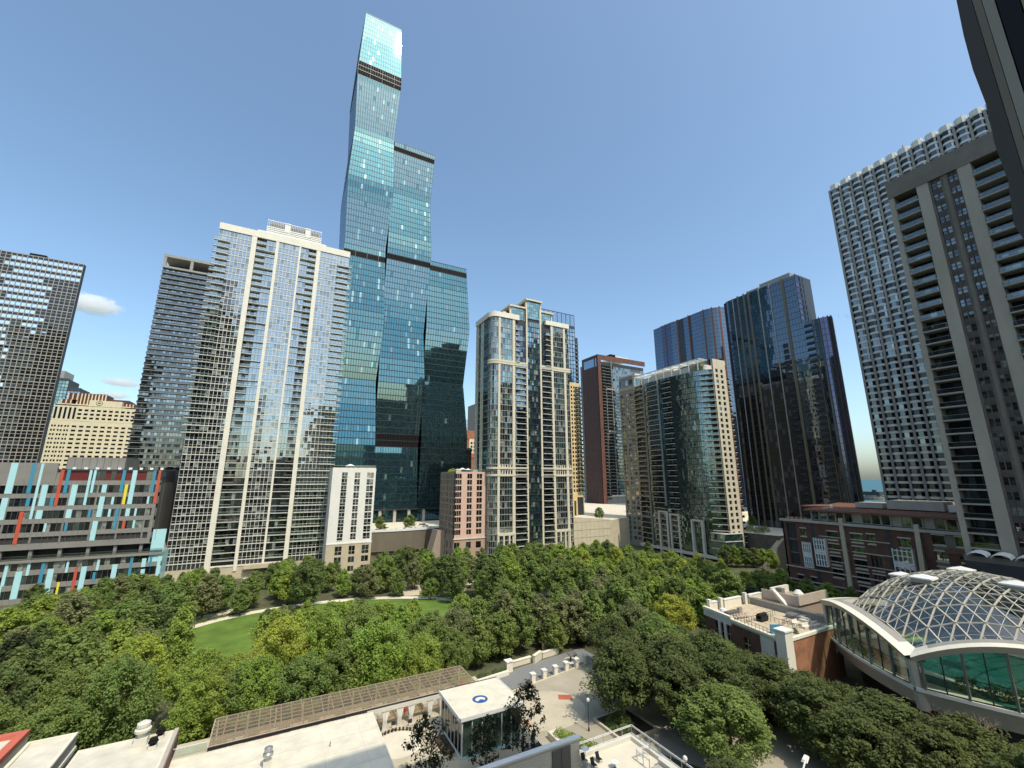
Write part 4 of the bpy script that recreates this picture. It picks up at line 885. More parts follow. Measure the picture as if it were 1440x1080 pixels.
for k in range(12): m.bar((246+k*2.4,112-min(8,k*2),123.6),(246+k*2.4,112-min(8,k*2),125.2),.05,'whitemetal')
m.build('roof_railing',b)
# ---- S scalloped tower
b = thing('apartment_tower','tall white and dark tower with rows of scalloped bay windows, upper right','apartment tower',(248,40,0))
W0 = WEST(230,90.6); BW = 4.56; nb = 24; fl = [14+2.98*i for i in range(56)]
m = MB(); core(m,231.2,262,-20,90.2,0,180,'coredk','conc_gray'); m.build('core',b)
m = MB(); pan = []; sills = []
for k in range(nb):
    a = k*BW
    m.wbox(W0,a-.42,a+.42,10,181.5,-1.3,.55,'conc_gray')
    if k < nb: pass
PR = [(.42,0),(1.45,.95),(3.1,.95),(4.14,0)]
for z in fl:
    for k in range(nb-1):
        a = k*BW; j = MB(); s_ = MB()
        for (p0,d0),(p1,d1) in zip(PR,PR[1:]):
            A1, A2, B1, B2 = W0.p(a+p0,z+.95,d0), W0.p(a+p1,z+.95,d1), W0.p(a+p1,z+2.9,d1), W0.p(a+p0,z+2.9,d0)
            j.quad(A1,A2,B2 if False else B1,B2,random.choice(['g_black','g_dark','g_dark','g_mid','g_black']))
            n0, n1 = W0.p(a+p0,z-.02,d0+.12), W0.p(a+p1,z-.02,d1+.12); t0, t1 = W0.p(a+p0,z+.95,d0+.12), W0.p(a+p1,z+.95,d1+.12); i0, i1 = W0.p(a+p0,z+.95,d0-.3), W0.p(a+p1,z+.95,d1-.3); b0, b1 = W0.p(a+p0,z-.02,d0-.3), W0.p(a+p1,z-.02,d1-.3)
            s_.quad(n0,n1,t1,t0,'offwhite'); s_.quad(t0,t1,i1,i0,'offwhite'); s_.quad(b0,b1,n1,n0,'offwhite')
            j.bar(A1,B2,.05,'mullion_dk')
        pan.append(j); sills.append(s_)
for k in range(nb-1):
    a = k*BW
    for (p0,d0),(p1,d1) in zip(PR,PR[1:]):
        m.hexa([W0.p(a+p0,180.9,d0+.14),W0.p(a+p1,180.9,d1+.14),W0.p(a+p1,180.9,-1),W0.p(a+p0,180.9,-1),W0.p(a+p0,183.6,d0+.14),W0.p(a+p1,183.6,d1+.14),W0.p(a+p1,183.6,-1),W0.p(a+p0,183.6,-1)],'offwhite')
    if k % 3 == 1: m.wbox(W0,a+1,a+3.4,183.6,185.4,-3,-1.4,'white')
    if k % 4 == 2: m.wbox(W0,a,a+5,183.6,184.6,-6,-4,'mech')
m.wbox(WEST(230,90.9),0,.9,0,182,-30,0,'conc_gray')
m.build('frame',b); emit(b,'bay_window',pan); emit(b,'sill',sills)
m = MB(); m.bar((234,62,183),(234,62,188),.12,'darkmetal'); m.bar((234,64,183),(234,64,186),.1,'darkmetal'); m.build('roof_mast',b)
# ---- T balcony tower on the right
b = thing('apartment_tower','brown grey concrete tower with wide piers and deep balconies at the right edge','apartment tower',(122,0,8.57))
W0 = WEST(110,33.2); m = MB(); pan = []; bal = []; fl = [10.4+2.52*i for i in range(35)]
core(m,112.4,140,-45,32.9,8.57,101,'core','conc_gray')
m.wbox(W0,0,78,98.8,102.8,-3,.25,'concdark'); m.wbox(W0,0,.9,8.57,98.8,-2.6,.1,'conc_warm')
def piers_at(a0,a1): m.wbox(W0,a0,a1,8.57,98.8,-2.6,.12,'conc_warm')
off_ = 0
for rep in (0,1,2):
    o_ = rep*24.4
    a = .9+o_
    for z in fl:   # recessed balcony bay 0.9..4.6
        for k in range(4): j = MB(); j.wquad(W0,a+.1+k*.9,a+.98+k*.9,z+.1,z+2.2,-2.2,random.choice(['g_dark','g_black','g_mid']),.01); pan.append(j)
        bal.append(balcony(W0,a+.03,a+3.7,z,-2.2,.35,'conc_gray',.26,'railmetal','c_rail',.85))
        m.wbox(W0,a,a+3.7,z-.28,z-.02,-2.35,-2.22,'core')
    piers_at(4.6+o_,6.4+o_)
    grid(m,pan,W0,6.4+o_,8.55+o_,8.6,98.8,[(6.75+o_,7.4+o_),(7.48+o_,8.2+o_)],[(z+.75,z+1.38) for z in fl if z > 21]+[(z+1.43,z+2.06) for z in fl if z > 21],'brickgray',['g_dark','g_mid','g_blind'],.5,.01,proud=.3)
    m.wbox(W0,8.55+o_,9.1+o_,8.6,98.8,-.8,-.05,'concdark')
    grid(m,pan,W0,9.1+o_,10.75+o_,8.6,98.8,[(9.3+o_,9.9+o_),(9.98+o_,10.6+o_)],[(z+.75,z+1.38) for z in fl if z > 21]+[(z+1.43,z+2.06) for z in fl if z > 21],'brickgray',['g_dark','g_mid','g_blind'],.5,.01,proud=.3)
    piers_at(10.75+o_,12.6+o_)
    a = 12.6+o_
    for z in fl:
        for k in range(5): j = MB(); j.wquad(W0,a+.1+k*1.1,a+1.15+k*1.1,z+.1,z+2.2,-2.2,random.choice(['g_dark','g_black','g_mid']),.01); pan.append(j)
        bal.append(balcony(W0,a+.03,a+5.7,z,-2.2,.35,'conc_gray',.26,'railmetal','c_rail',.85))
    piers_at(18.4+o_,25.3+o_)
m.wbox(W0,0,78,8.57,10.3,-2.5,-.2,'concdark'); m.wbox(NORTH(140,33.2),0,30,8.57,102.6,-.5,-.05,'concdark')
m.build('wall',b); emit(b,'window',pan); emit(b,'balcony',bal)
b.scale = (1.2727,)*3; b.location = (155.3,0,0)
# ---- U  brown brick townhouse block
b = thing('townhouse_block','long brown brick apartment block with white bay windows and a brown metal roof','apartment building',(140,58,7.09))
W0 = WEST(130,77.2); m = MB(); pan = []; L = 45
core(m,130.5,150,32.6,76.9,7.09,28,'core','rooftan'); core(m,133,149,34,70.5,28,31,'core')
fz = [28.4,25.3,22.2,19.1,16.0,12.9,9.8]
# openings per bay: (s0, s1, z0, z1)
ops = [(1.2,3.7,16.4,27.4)]
wins = []
for z in (24.3,): wins += [(4.9,6.3,z,z+2.0),(20.6,22.2,z-.1,z+2.1)]
for z in (11.6,8.2): wins += [(2.6,4.1,z,z+2.2),(6.0,7.4,z,z+2.2),(17.2,20.0,z,z+2.2),(22,24,z,z+2.2)]
for z in (24.2,21.1,18.0,14.9): wins += [(11.6,14.0,z,z+2.0),(17.0,19.6,z,z+2.0)]
for z in (24.2,21.0,17.8): wins += [(26.8,29.0,z,z+2.0)]
for z in (26,22.6,19.3,16.2): wins += [(33.0,35.0,z-.4,z+1.6)]
wins += [(20.6,21.2,18.1,21.6),(21.45,22.1,18.1,21.6),(22.35,23.0,18.1,21.6),(20.6,21.2,14.4,17.1),(21.45,22.1,14.4,17.1),(22.35,23.0,14.4,17.1),(36.8,39.6,25.6,27.6)]
# brick skin as horizontal bands split by openings
xs = sorted(set([0,L]+[v for w_ in ops+wins for v in w_[:2]]))
ac = ops+wins
for a0,a1 in zip(xs,xs[1:]):
    mid = (a0+a1)/2; zz = sorted([(w_[2],w_[3]) for w_ in ac if w_[0] < mid < w_[1]])
    for p,q in fill(7.09,28.0,zz): m.wbox(W0,a0,a1,p,q,-.45,0,'brickbrown' if a0 < 31 else 'concdark')
for (a0,a1,p,q) in wins:
    i = MB(); i.wquad(W0,a0,a1,p,q,-.3,random.choice(['g_dark','g_black','g_mid']))
    i.wbox(W0,a0,a1,p,p+.12,-.28,-.15,'beige'); i.wbox(W0,(a0+a1)/2-.05,(a0+a1)/2+.05,p+.12,q,-.28,-.18,'mullion_dk'); pan.append(i)
    m.wbox(W0,a0-.15,a1+.15,p-.28,p-.02,-.1,.10,'taupe'); m.wbox(W0,a0-.15,a1+.15,q+.02,q+.3,-.1,.08,'taupe')
for z in (12.7,16.0): m.wbox(W0,-.2,31,z-.25,z,-.1,.22,'taupe')
for z in (19.1,22.2,25.2): m.wbox(W0,9.5,16,z-.5,z-.3,-.1,.05,'taupe'); m.wbox(W0,16.8,25,z-.5,z-.3,-.1,.05,'taupe')
m.wbox(W0,-.4,L,28,28.6,-.6,.45,'concrete')
for a in (7.7,24.6): m.wbox(W0,a,a+.9,8,28,-.1,.02,'paneldark')
m.wbox(W0,1.2,3.7,16.4,27.4,-1.6,-1.4,'core')
for z in (19.4,23): m.wbox(W0,1.25,3.65,z,z+.3,-1.4,-.2,'concdark')
# leaning pale buttresses
for a,zt,dd in ((14.9,29.8,.5),(30.2,29.6,2.6)):
    m.hexa([W0.p(a,7.1,dd+.3),W0.p(a+1.0,7.1,dd+.3),W0.p(a+1.0,7.1,0),W0.p(a,7.1,0),W0.p(a,zt,.35),W0.p(a+.9,zt,.35),W0.p(a+.9,zt,-.3),W0.p(a,zt,-.3)],'beige')
# projecting brick piece on the right with its own eave
m.wbox(W0,35.6,44.9,7.09,24.2,-.4,1.6,'brickbrown'); m.wbox(W0,35.3,44.9,24.2,25,-.4,2.0,'roofbrown'); m.wbox(W0,35.4,44.9,20.8,21.2,1.6,1.75,'beige')
i = MB(); i.wquad(W0,37.4,41.6,21.8,23.8,1.64,'g_dark'); pan.append(i); i = MB(); i.wquad(W0,42.6,43.6,21.8,23.8,1.64,'g_dark'); pan.append(i)

m.wbox(NORTH(150,77.2),0,20,7.09,28.6,-.4,0,'brickbrown')
m.build('wall',b)
for z0_ in (28.6,):
    for k in range(18):
        if k in (5,9,12): continue
        i = MB(); i.wquad(WEST(132.9,70.2),k*2.0+.15,k*2.0+1.85,28.8,30.9,0.05,random.choice(['g_dark','g_mid','g_black'])); pan.append(i)
emit(b,'window',pan)
m = MB(); m.wbox(WEST(132.95,70.4),0,38,28.6,31,-.3,0,'concrete'); 
for k in range(19): m.wbox(WEST(132.9,70.3),k*2.0-.12,k*2.0+.12,28.6,31,-.1,.25,'concrete')
m.build('penthouse_wall',b)
m = MB(); m.hexa([(130.9,31,31.1),(150,31,32.4),(150,71.3,32.4),(130.9,71.3,31.1),(130.9,31,31.5),(150,31,32.8),(150,71.3,32.8),(130.9,71.3,31.5)],'roofbrown')
m.box(138,150,69,76,31.7,32.1,'roofbrown'); 
m.box(139,146,44,55,32.3,34.4,'concrete'); m.box(139,146,56,62,32.3,33.6,'concrete'); m.box(138,144,36,43,32.3,33.8,'offwhite'); m.lathe((136,66.5,31.6),[(.4,0),(.45,.9),(.2,1.3)],'white',8); m.bar((133,67.3,31.9),(135,66.8,32.0),.12,'white')
m.build('roof',b)
for (a0,a1,z0_,z1_,dd) in ((5.0,7.2,16.2,22.8,.5),(8.4,11.1,17.2,24.3,1.1),(26.4-.9,29.3,17.0,23.9,1.1),(36.6,40.2,14.5,20.4,2.5)):
    i = MB(); d0 = 1.6 if a0 > 36 else 0
    i.wbox(W0,a0,a1,z0_,z1_,d0-.1,dd-.25,'core'); H_ = z1_-z0_; n = 4
    for k in range(n+1): i.wbox(W0,a0+k*(a1-a0-.18)/n,a0+k*(a1-a0-.18)/n+.18,z0_,z1_,d0,dd,'whitemetal')
    for q in (0,.22,.42,.5,.58,.76,.93): i.wbox(W0,a0,a1,z0_+q*H_,z0_+q*H_+(.42 if q in (.42,.5) else .14),d0,dd-.02,'whitemetal')
    i.wquad(W0,a0+.1,a1-.1,z0_+.1,z1_-.1,dd-.2,'g_mid'); i.wbox(W0,a1-.02,a1+.1,z0_,z1_,d0,dd,'creamlite')
    i.build('bay_window',b)
i = MB()
for k in range(9): i.lathe((131.6,76.2-k*.6,28.6),[(.18,0),(.25,.5)],'redpave' if k % 2 else 'beige',6)
i.build('roof_pots',b)
b.scale = (1.2154,)*3; b.location = (170.2,70.5,0)

# ---- W  low brick building with roof terraces
b = thing('brick_building','low red brick building with cream trim and roof terraces, left of the pool dome','building',(100,65,0))
SW, NW, NE, SE = (88.1,54.7), (92.4,76.0), (113,75.6), (108,54.9)
m = MB(); pan = []
inn = [(NW[0]+.4,NW[1]-.4),(SW[0]+.4,SW[1]+.4),(SE[0]-.4,SE[1]+.4),(NE[0]-.4,NE[1]-.4)]
m.prism(inn,0,9.0,'core','rooftan')
w = seg(NW,SW)
def skin(w, ops, zt, mt):
    xs = sorted(set([0,w.L]+[v for o_ in ops for v in o_[:2]]))
    for a0,a1 in zip(xs,xs[1:]):
        mid = (a0+a1)/2; zz = sorted([(o_[2],o_[3]) for o_ in ops if o_[0] < mid < o_[1]])
        for p,q in fill(0,zt,zz): m.wbox(w,a0,a1,p,q,-.42,0,mt)
o1 = [(3.5,4.5,4.6,8.0),(5.2,6.2,4.6,8.0),(6.9,7.9,4.6,8.0),(3.5,4.5,.8,3.6),(5.2,6.2,.8,3.6),(6.9,7.9,.8,3.6),(17.0,18.4,2.0,5.4),(11.5,13.2,4.6,7.2),(11.5,13.2,.8,3.4)]
skin(w,o1,9.3,'brickbrown')  # shaded faces in browner brick, sunlit ones redder: light put into colour
for o_ in o1: i = MB(); i.wquad(w,*o_,-.3,'g_dark'); i.wbox(w,o_[0],o_[1],(o_[2]+o_[3])/2-.05,(o_[2]+o_[3])/2+.05,-.3,-.2,'beige'); i.wbox(w,(o_[0]+o_[1])/2-.04,(o_[0]+o_[1])/2+.04,o_[2],o_[3],-.28,-.2,'beige'); pan.append(i)
m.wbox(w,-.1,8.4,8.3,9.6,0,.14,'offwhite'); m.wbox(w,-.2,8.5,9.6,10.2,-.5,.3,'creamlite'); m.wbox(w,8.5,w.L,9.3,9.75,-.5,.3,'creamlite'); m.wbox(w,8.5,w.L,8.9,9.3,-.1,.16,'beige')
for a in (4.55,6.25): m.wbox(w,a,a+.6,.5,8.3,0,.3,'offwhite')
m.wbox(w,3.3,8.1,3.8,4.4,0,.22,'offwhite'); m.wbox(w,16.0,19.0,1.5,8.9,0,.14,'offwhite') if False else None
m.wbox(w,16.0,16.95,0,8.9,0,.14,'offwhite'); m.wbox(w,18.45,19.2,0,8.9,0,.14,'offwhite'); m.wbox(w,16.95,18.45,5.45,8.9,0,.12,'offwhite')
w2 = seg(SW,SE); skin(w2,[],9.3,'brickred'); m.wbox(w2,-.1,w2.L,9.3,9.8,-.5,.2,'creamlite')
m.box(87.7,90.1,54.3,56.2,0,11.2,'creamlite'); m.box(87.5,90.3,54.1,56.4,11.2,11.5,'white')
skin(seg(SE,NE),[],9.3,'brickred'); skin(seg(NE,NW),[],9.3,'brickbrown')
m.build('wall',b); emit(b,'window',pan)
m = MB()
for (x0,x1,y0,y1) in ((94,96,75.0,75.7),(98.6,105,75.0,75.6),(108,113,74.8,75.4)): m.box(x0,x1,y0,y1,9.0,10.9,'creamlite'); m.box(x0-.1,x1+.1,y0-.1,y1+.1,10.9,11.1,'white')
for x,y in ((97,74.8),(106.6,75),(93.2,75)): m.box(x,x+.8,y,y+.8,9,11.6,'creamlite')
m.box(108.2,108.7,55,75,9,10.4,'conc_gray'); m.box(107.9,108.9,54.9,75,10.4,10.6,'tin')
m.build('parapet',b)
m = MB(); rail(m,seg((NW[0]-1.6,68),(SW[0]+.2,56.2)),.2,11.6,9.75,0,'darkmetal',None,1.0); rail(m,seg((93.5,66),(105,66.4)),0,11,9.0,0,'darkmetal',None,1.05); rail(m,seg((99,58.5),(99,66)),0,7.4,9,0,'darkmetal',None,1.05); rail(m,seg((99,61.5),(107.5,62)),0,8.4,9,0,'darkmetal',None,1.05)
m.build('terrace_railing',b)
m = MB(); m.hexa([(113,66,0),(126,66,0),(126,75,0),(113,75,0),(113,66,10),(126,66,10),(126,75,10),(113,75,10)],'pinkshade'); m.box(113.2,126,65.6,66,10,12.2,'taupe'); m.box(113.2,113.5,66,74.8,10,12,'taupe'); m.box(117,124.5,74.4,75,10,11.8,'creamlite'); m.lathe((121,70,10),[(1.1,0),(1.2,1.0),(.5,1.8)],'white',12); m.box(115.5,117,71,72.5,10,12.4,'tin'); m.hexa([(112.6,68,9),(114.0,68,9),(114.0,69,9),(112.6,69,9),(110.6,70.2,13.0),(111.6,70.2,13.0),(111.6,70.8,13.0),(110.6,70.8,13.0)],'white'); m.build('rear_wing',b)
# terrace things
t = thing('gas_grill','black covered grill standing on the tan roof terrace of the low brick building','grill',(97.8,65.2,9)); m = MB(); m.box(96.6,99,64.5,65.9,9.25,10.1,'black'); m.bar((96.6,65.2,10.15),(99,65.2,10.15),.55,'black',n=10); m.build('hood',t); m = MB(); [m.lathe((x,y,9),[(.1,0),(.1,.3)],'darkmetal',6) for x in (96.8,98.8) for y in (64.7,65.7)]; m.build('legs',t)
for k in range(6):
    x = 92.6+k*.85; y = 68.6-k*.1; t = thing('patio_chair',ORD[k]+' brown wicker chair from the left along the brick building terrace railing','chair',(x,y,9),'wicker chairs on the brick building roof')
    m = MB(); m.box(x,x+.6,y,y+.6,9.25,9.45,'taupe'); m.build('seat',t); m = MB(); m.box(x,x+.6,y+.5,y+.62,9.45,10.0,'taupe'); m.build('backrest',t); m = MB(); [m.box(x+a,x+a+.06,y+c_,y+c_+.06,9,9.25,'darkmetal') for a in (0,.54) for c_ in (0,.5)]; m.build('legs',t)
for k,(x,y,w_,h_,lb) in enumerate([(100.4,57.6,2.4,.9,'white outdoor sofa nearest the corner pier on the brick building roof'),(103.4,57.2,2.2,.9,'white outdoor sofa in the middle of the brick building roof lounge'),(105.0,59.4,.9,2.2,'white outdoor sofa turned sideways beside the pool dome'),(101.0,60.0,2.0,.9,'white outdoor sofa behind the low table on the brick building roof')]):
    t = thing('outdoor_sofa',lb,'sofa',(x,y,9)); m = MB(); m.box(x,x+w_,y,y+h_,9.05,9.45,'creamlite'); m.build('seat',t); m = MB(); m.box(x,x+w_,y+h_-.25,y+h_,9.45,9.9,'white') if w_ > h_ else m.box(x+w_-.25,x+w_,y,y+h_,9.45,9.9,'white'); m.build('backrest',t)
m = MB(); m.box(101.5,103.6,58.6,59.7,9,9.42,'beige'); solo(m,'coffee_table','low pale square table among the white sofas on the brick building roof','table',(102.5,59,9))
m = MB(); m.hexa([(91.6,59.6,9),(93.4,58.6,9),(93.7,58.9,9),(91.9,59.9,9),(91.6,59.4,10.7),(93.4,58.4,10.7),(93.5,58.7,10.7),(91.7,59.7,10.7)],'p_blue'); solo(m,'privacy_screen','blue grey upright screen panel on the west edge of the brick building roof','screen',(92.5,59.2,9))
m = MB(); m.box(105.2,107.6,61.4,64.4,9,9.7,'g_blue'); m.box(105,107.8,61.2,64.6,9.7,9.8,'tin'); solo(m,'skylight','flat blue grey skylight on the brick building roof near the pool dome','skylight',(106.4,63,9))
for k,(x,y) in enumerate(((95.0,58.0),(96.2,57.2),(97.6,58.3),(95.6,60.2),(97.0,60.8))): bush(x,y,9,.55,ORD[k]+' potted shrub behind the corner pier of the brick building roof','leaf_gray','potted plants on the brick building roof',120,name='potted_plant')
m = MB(); m.lathe((94.2,72.2,9),[(.9,0),(.9,.8),(.7,1.3),(.2,1.5)],'whitemetal',10); solo(m,'roof_vent','white round vent at the north west corner of the brick building roof','roof vent',(94.2,72.2,9))
m = MB(); m.box(93,97,70,71.2,9,10.1,'panelgray2'); m.box(97.4,98.6,70.4,71,9,10.4,'tin'); solo(m,'air_conditioner','grey box air conditioner on the brick building roof behind the north parapet','air conditioner',(95,70.6,9))

# ---- V  pool pavilion with geodesic dome
b = thing('pool_building','concrete pool building with a wavy roof rim and geodesic glass dome, lower right','pool building',(115.5,34.5,0))
CX, CY, HR = 115.5, 34.5, 23.7
hexv = [(CX+HR*math.cos(R(a)), CY+HR*math.sin(R(a))) for a in (114,174,234,294,354,54)]   # counter-clockwise
VZ = [14.3,12.2,14.4,12.2,14.4,11.8]; BU = [2.3,3.1,3.1,3.1,2.3,.3]
def rim(s,k): return VZ[k]+(VZ[(k+1)%6]-VZ[k])*s+BU[k]*4*s*(1-s)
m = MB(); rm = MB(); pane = []; frs = []
NS = 20
for k in range(6):
    w = seg(hexv[k],hexv[(k+1)%6]); L = w.L; fr = MB(); frs.append(fr)
    # bowed hull: bulges outward a little at mid span
    bow_ = lambda s: 1.1*math.sin(math.pi*s)
    for j in range(NS):
        s0, s1 = j/NS, (j+1)/NS; a0, a1 = s0*L, s1*L; b0, b1 = bow_(s0), bow_(s1)
        P = lambda a,z,d: w.p(a,z,d)
        # hull band 4.6..7.8, leaning
        m.quad(P(a0,4.6,b0-1.2),P(a1,4.6,b1-1.2),P(a1,7.3,b1),P(a0,7.3,b0),'concrete'); m.quad(P(a0,7.3,b0+.3),P(a1,7.3,b1+.3),P(a1,7.8,b1+.3),P(a0,7.8,b0+.3),'offwhite'); m.quad(P(a0,7.3,b0),P(a1,7.3,b1),P(a1,7.3,b1+.3),P(a0,7.3,b0+.3),'concrete'); m.quad(P(a0,7.8,b0+.3),P(a1,7.8,b1+.3),P(a1,7.8,b1-.6),P(a0,7.8,b0-.6),'offwhite')
        m.quad(P(a1,4.6,b1-1.2),P(a0,4.6,b0-1.2),P(a0,4.6,-6),P(a1,4.6,-6),'concdark')
        # rim: soffit, fascia, top
        z0, z1 = rim(s0,k), rim(s1,k); o_ = .8
        rm.quad(P(a0,z0-1.0,b0+o_*.3),P(a1,z1-1.0,b1+o_*.3),P(a1,z1,b1+o_),P(a0,z0,b0+o_),'concrete')
        rm.quad(P(a0,z0,b0+o_),P(a1,z1,b1+o_),P(a1,z1+.2,b1-.5),P(a0,z0+.2,b0-.5),'creamlite')
        rm.quad(P(a0,z0+.2,b0-.5),P(a1,z1+.2,b1-.5),P(a1,z1+.3,b1-1.9),P(a0,z0+.3,b0-1.9),'conc_gray' if 2 <= j < 18 else 'offwhite')
        rm.quad(P(a0,z0+.3,b0-1.9),P(a1,z1+.3,b1-1.9),P(a1,z1-.9,b1-1.9),P(a0,z0-.9,b0-1.9),'creamlite')
        rm.quad(P(a1,z1-1.0,b1+o_*.3),P(a0,z0-1.0,b0+o_*.3),P(a0,z0-.9,b0-1.9),P(a1,z1-.9,b1-1.9),'conc_gray')
        if 1 <= j < 19:
            i = MB(); i.quad(P(a0,7.8,b0-.1),P(a1,7.8,b1-.1),P(a1,z1-.95,b1-.1),P(a0,z0-.95,b0-.1),'c_green'); pane.append(i)
            if j % 2 == 1: fr.bar(P(a0,7.8,b0),P(a0,z0-.9,b0),.10,'mullion_dk')
            fr.bar(P(a0,7.9,b0),P(a1,7.9,b1),.08,'darkmetal')
            if z0 > 13.6: fr.bar(P(a0,10.6,b0),P(a1,10.6,b1),.06,'mullion_dk')
            if j % 4 == 1: fr.bar(P(a0,7.8,b0+.15),P(a0,z0-.9,b0+.15),.2,'concdark')
    x,y = hexv[k]; m.bar((x-(x-CX)*.05,y-(y-CY)*.05,4.6),(x-(x-CX)*.01,y-(y-CY)*.01,VZ[k]-.5),.9,'concrete',.7,8)
m.prism([(CX+19*math.cos(R(a)), CY+19*math.sin(R(a))) for a in (114,174,234,294,354,54)],0,4.6,'core','concdark')
m.build('base_wall',b); rm.build('roof_rim',b); emit(b,'window_pane',pane); emit(b,'window_frame',frs)
# floor and pool inside
m = MB(); hp = lambda r_: [(CX+r_*math.cos(R(a)), CY+r_*math.sin(R(a))) for a in (54,114,174,234,294,354)]
m.prism(hp(22.9)[::1] if False else [(CX+22.9*math.cos(R(a)), CY+22.9*math.sin(R(a))) for a in (114,174,234,294,354,414)],4.7,7.0,'concdark','pavelt'); m.build('deck',b)
m = MB(); m.prism([(CX+11.5*math.cos(R(a))-1.0, CY+14*math.sin(R(a))) for a in range(0,360,12)],7.0,7.12,'pavelt','poolwater'); m.build('pool',b)
m = MB(); m.prism([(CX-17.5,CY-9),(CX-14,CY-12),(CX-14,CY+9),(CX-17.5,CY+8)],7.0,7.1,'poolwater'); m.build('small_pool',b)
m = MB(); m.prism([(113,46),(118,44),(120,48),(115,50)],8.0,8.4,'limegreen'); m.prism([(106,44),(109,42.5),(110,45),(107,46)],8.0,8.3,'limegreen'); m.build('lime_mat',b)
for k,(x,y) in enumerate(((100,30),(101.6,27.5),(99.5,33),(103,50),(101,46))):
    bush(x,y,7.4,1.7,ORD[k]+' dark leafy indoor plant behind the glass wall of the pool building','leaf_dark','plants inside the pool building',260,name='indoor_plant')
# geodesic dome
zc, rs = -1.9, 24.7
def dz(x,y): r2 = (x-CX)**2+(y-CY)**2; return zc+math.sqrt(max(0,rs*rs-r2))
nd = 6; RR = 20.9; nodes_ = {}
def hexpt(i,j): # axial lattice
    a = RR/nd; A = R(114); ux, uy = math.cos(A)*a, math.sin(A)*a; vx, vy = math.cos(A+R(60))*a, math.sin(A+R(60))*a
    x, y = CX+i*ux+j*vx, CY+i*uy+j*vy; return (x, y, dz(x,y))
inh = lambda i,j: abs(i) <= nd and abs(j) <= nd and abs(i+j) <= nd
st = MB(); gl = []; nodm = []
for i in range(-nd,nd+1):
    for j in range(-nd,nd+1):
        if not inh(i,j): continue
        p = hexpt(i,j); _n = MB(); _n.lathe((p[0],p[1],p[2]-.05),[(.24,0),(.24,.2)],'mullion_lt',6); nodm.append(_n)
        for di,dj in ((1,0),(0,1),(-1,1)):
            if inh(i+di,j+dj): st.bar(p,hexpt(i+di,j+dj),.135,'dome_strut')
        for (d1,d2) in (((1,0),(0,1)),((0,1),(-1,1))):
            if inh(i+d1[0],j+d1[1]) and inh(i+d2[0],j+d2[1]):
                t = MB(); t.poly([(p[0],p[1],p[2]-.06)]+[(q[0],q[1],q[2]-.06) for q in (hexpt(i+d1[0],j+d1[1]),hexpt(i+d2[0],j+d2[1]))],'c_dome'); gl.append(t)
                a_, b_, c_ = p, hexpt(i+d1[0],j+d1[1]), hexpt(i+d2[0],j+d2[1]); M_ = lambda q,r_: tuple((q[k]+r_[k])/2 for k in range(3))
                st.bar(M_(a_,b_),M_(b_,c_),.04,'offwhite'); st.bar(M_(b_,c_),M_(c_,a_),.04,'offwhite'); st.bar(M_(c_,a_),M_(a_,b_),.04,'offwhite')
st.build('dome_struts',b); emit(b,'dome_node',nodm)
def size_tri(q): return size_seen(q)
for t in gl: t.f = t.f
def emit_tri(parent,name,items,cap=100):
    items = sorted(items,key=lambda t: sum((Vector(t.v[0])-Vector((0,0,CZ)))[k]**2 for k in range(3)))
    for i in items[:cap]: i.build(name,parent)
    r_ = MB(); [r_.add(i) for i in items[cap:]]; r_.build(name,parent,kind='stuff')
emit_tri(b,'dome_pane',gl)
for (x,y) in ((108.5,39.3),(118.5,46.5),(112.5,28.5),(122,38)):
    z = dz(x,y); m = MB(); m.box(x-1.5,x+1.5,y-1.5,y+1.5,z-.3,z+.35,'conc_gray'); m.box(x-1.7,x+1.7,y-1.7,y+1.7,z+.35,z+.6,'white')
    k = len(m.v); m.v += [(x-1.6,y-1.6,z+.6),(x+1.6,y-1.6,z+.6),(x+1.6,y+1.6,z+.6),(x-1.6,y+1.6,z+.6),(x,y,z+1.15)]; m.f += [(k,k+1,k+4),(k+1,k+2,k+4),(k+2,k+3,k+4),(k+3,k,k+4)]; m.m += ['whitemetal']*4
    m.build('skylight_hatch',b)
# dark structure with white canopies behind the dome
t = thing('canopy_terrace','dark terrace with white arched canopies between the pool dome and the balcony tower','terrace',(138.7,25,0))
m = MB(); m.box(137.6,139.9,8,42,22.0,23.2,'panelgray2'); m.box(137.7,139.8,8.1,41.9,0,22.0,'core'); m.build('wall',t)
for k in range(8):
    y = 39.5-k*3.6; i = MB(); P = lambda x,q,a,dz_: (x,y-1.5*math.cos(a),23.2+q+dz_+.8*math.sin(a))
    for q in range(6):
        a0, a1 = math.pi*q/6, math.pi*(q+1)/6; i.hexa([P(136.4,0,a0,0),P(139.4,.3,a0,0),P(139.4,.3,a1,0),P(136.4,0,a1,0),P(136.4,0,a0,.12),P(139.4,.3,a0,.12),P(139.4,.3,a1,.12),P(136.4,0,a1,.12)],'white')
    i.build('canopy',t)

# ================================================================== foreground
# white roofs of the shops
def roofed(name, label, x0, x1, y0, y1, zt, ptm, wallm, roofm='roofmem', pw=.35, ph=.35):
    b = thing(name,label,'building',((x0+x1)/2,(y0+y1)/2,0)); m = MB(); m.box(x0+.05,x1-.05,y0+.05,y1-.05,0,zt-ph,wallm); m.build('wall',b)
    m = MB(); m.box(x0+pw,x1-pw,y0+pw,y1-pw,zt-ph,zt-ph+.03,roofm); m.build('roof',b)
    m = MB(); m.box(x0,x1,y1-pw,y1,zt-ph,zt,ptm); m.box(x0,x1,y0,y0+pw,zt-ph,zt,ptm); m.box(x0,x0+pw,y0+pw,y1-pw,zt-ph-.0,zt,ptm); m.box(x1-pw,x1,y0+pw,y1-pw,zt-ph,zt,ptm); m.build('parapet',b); return b
b = b_long = roofed('shop_building','long low building with a bright white roof in the bottom foreground',-9.8,14.7,30,69.3,8,'roofmem','walltan','roofmem',.22,.06)
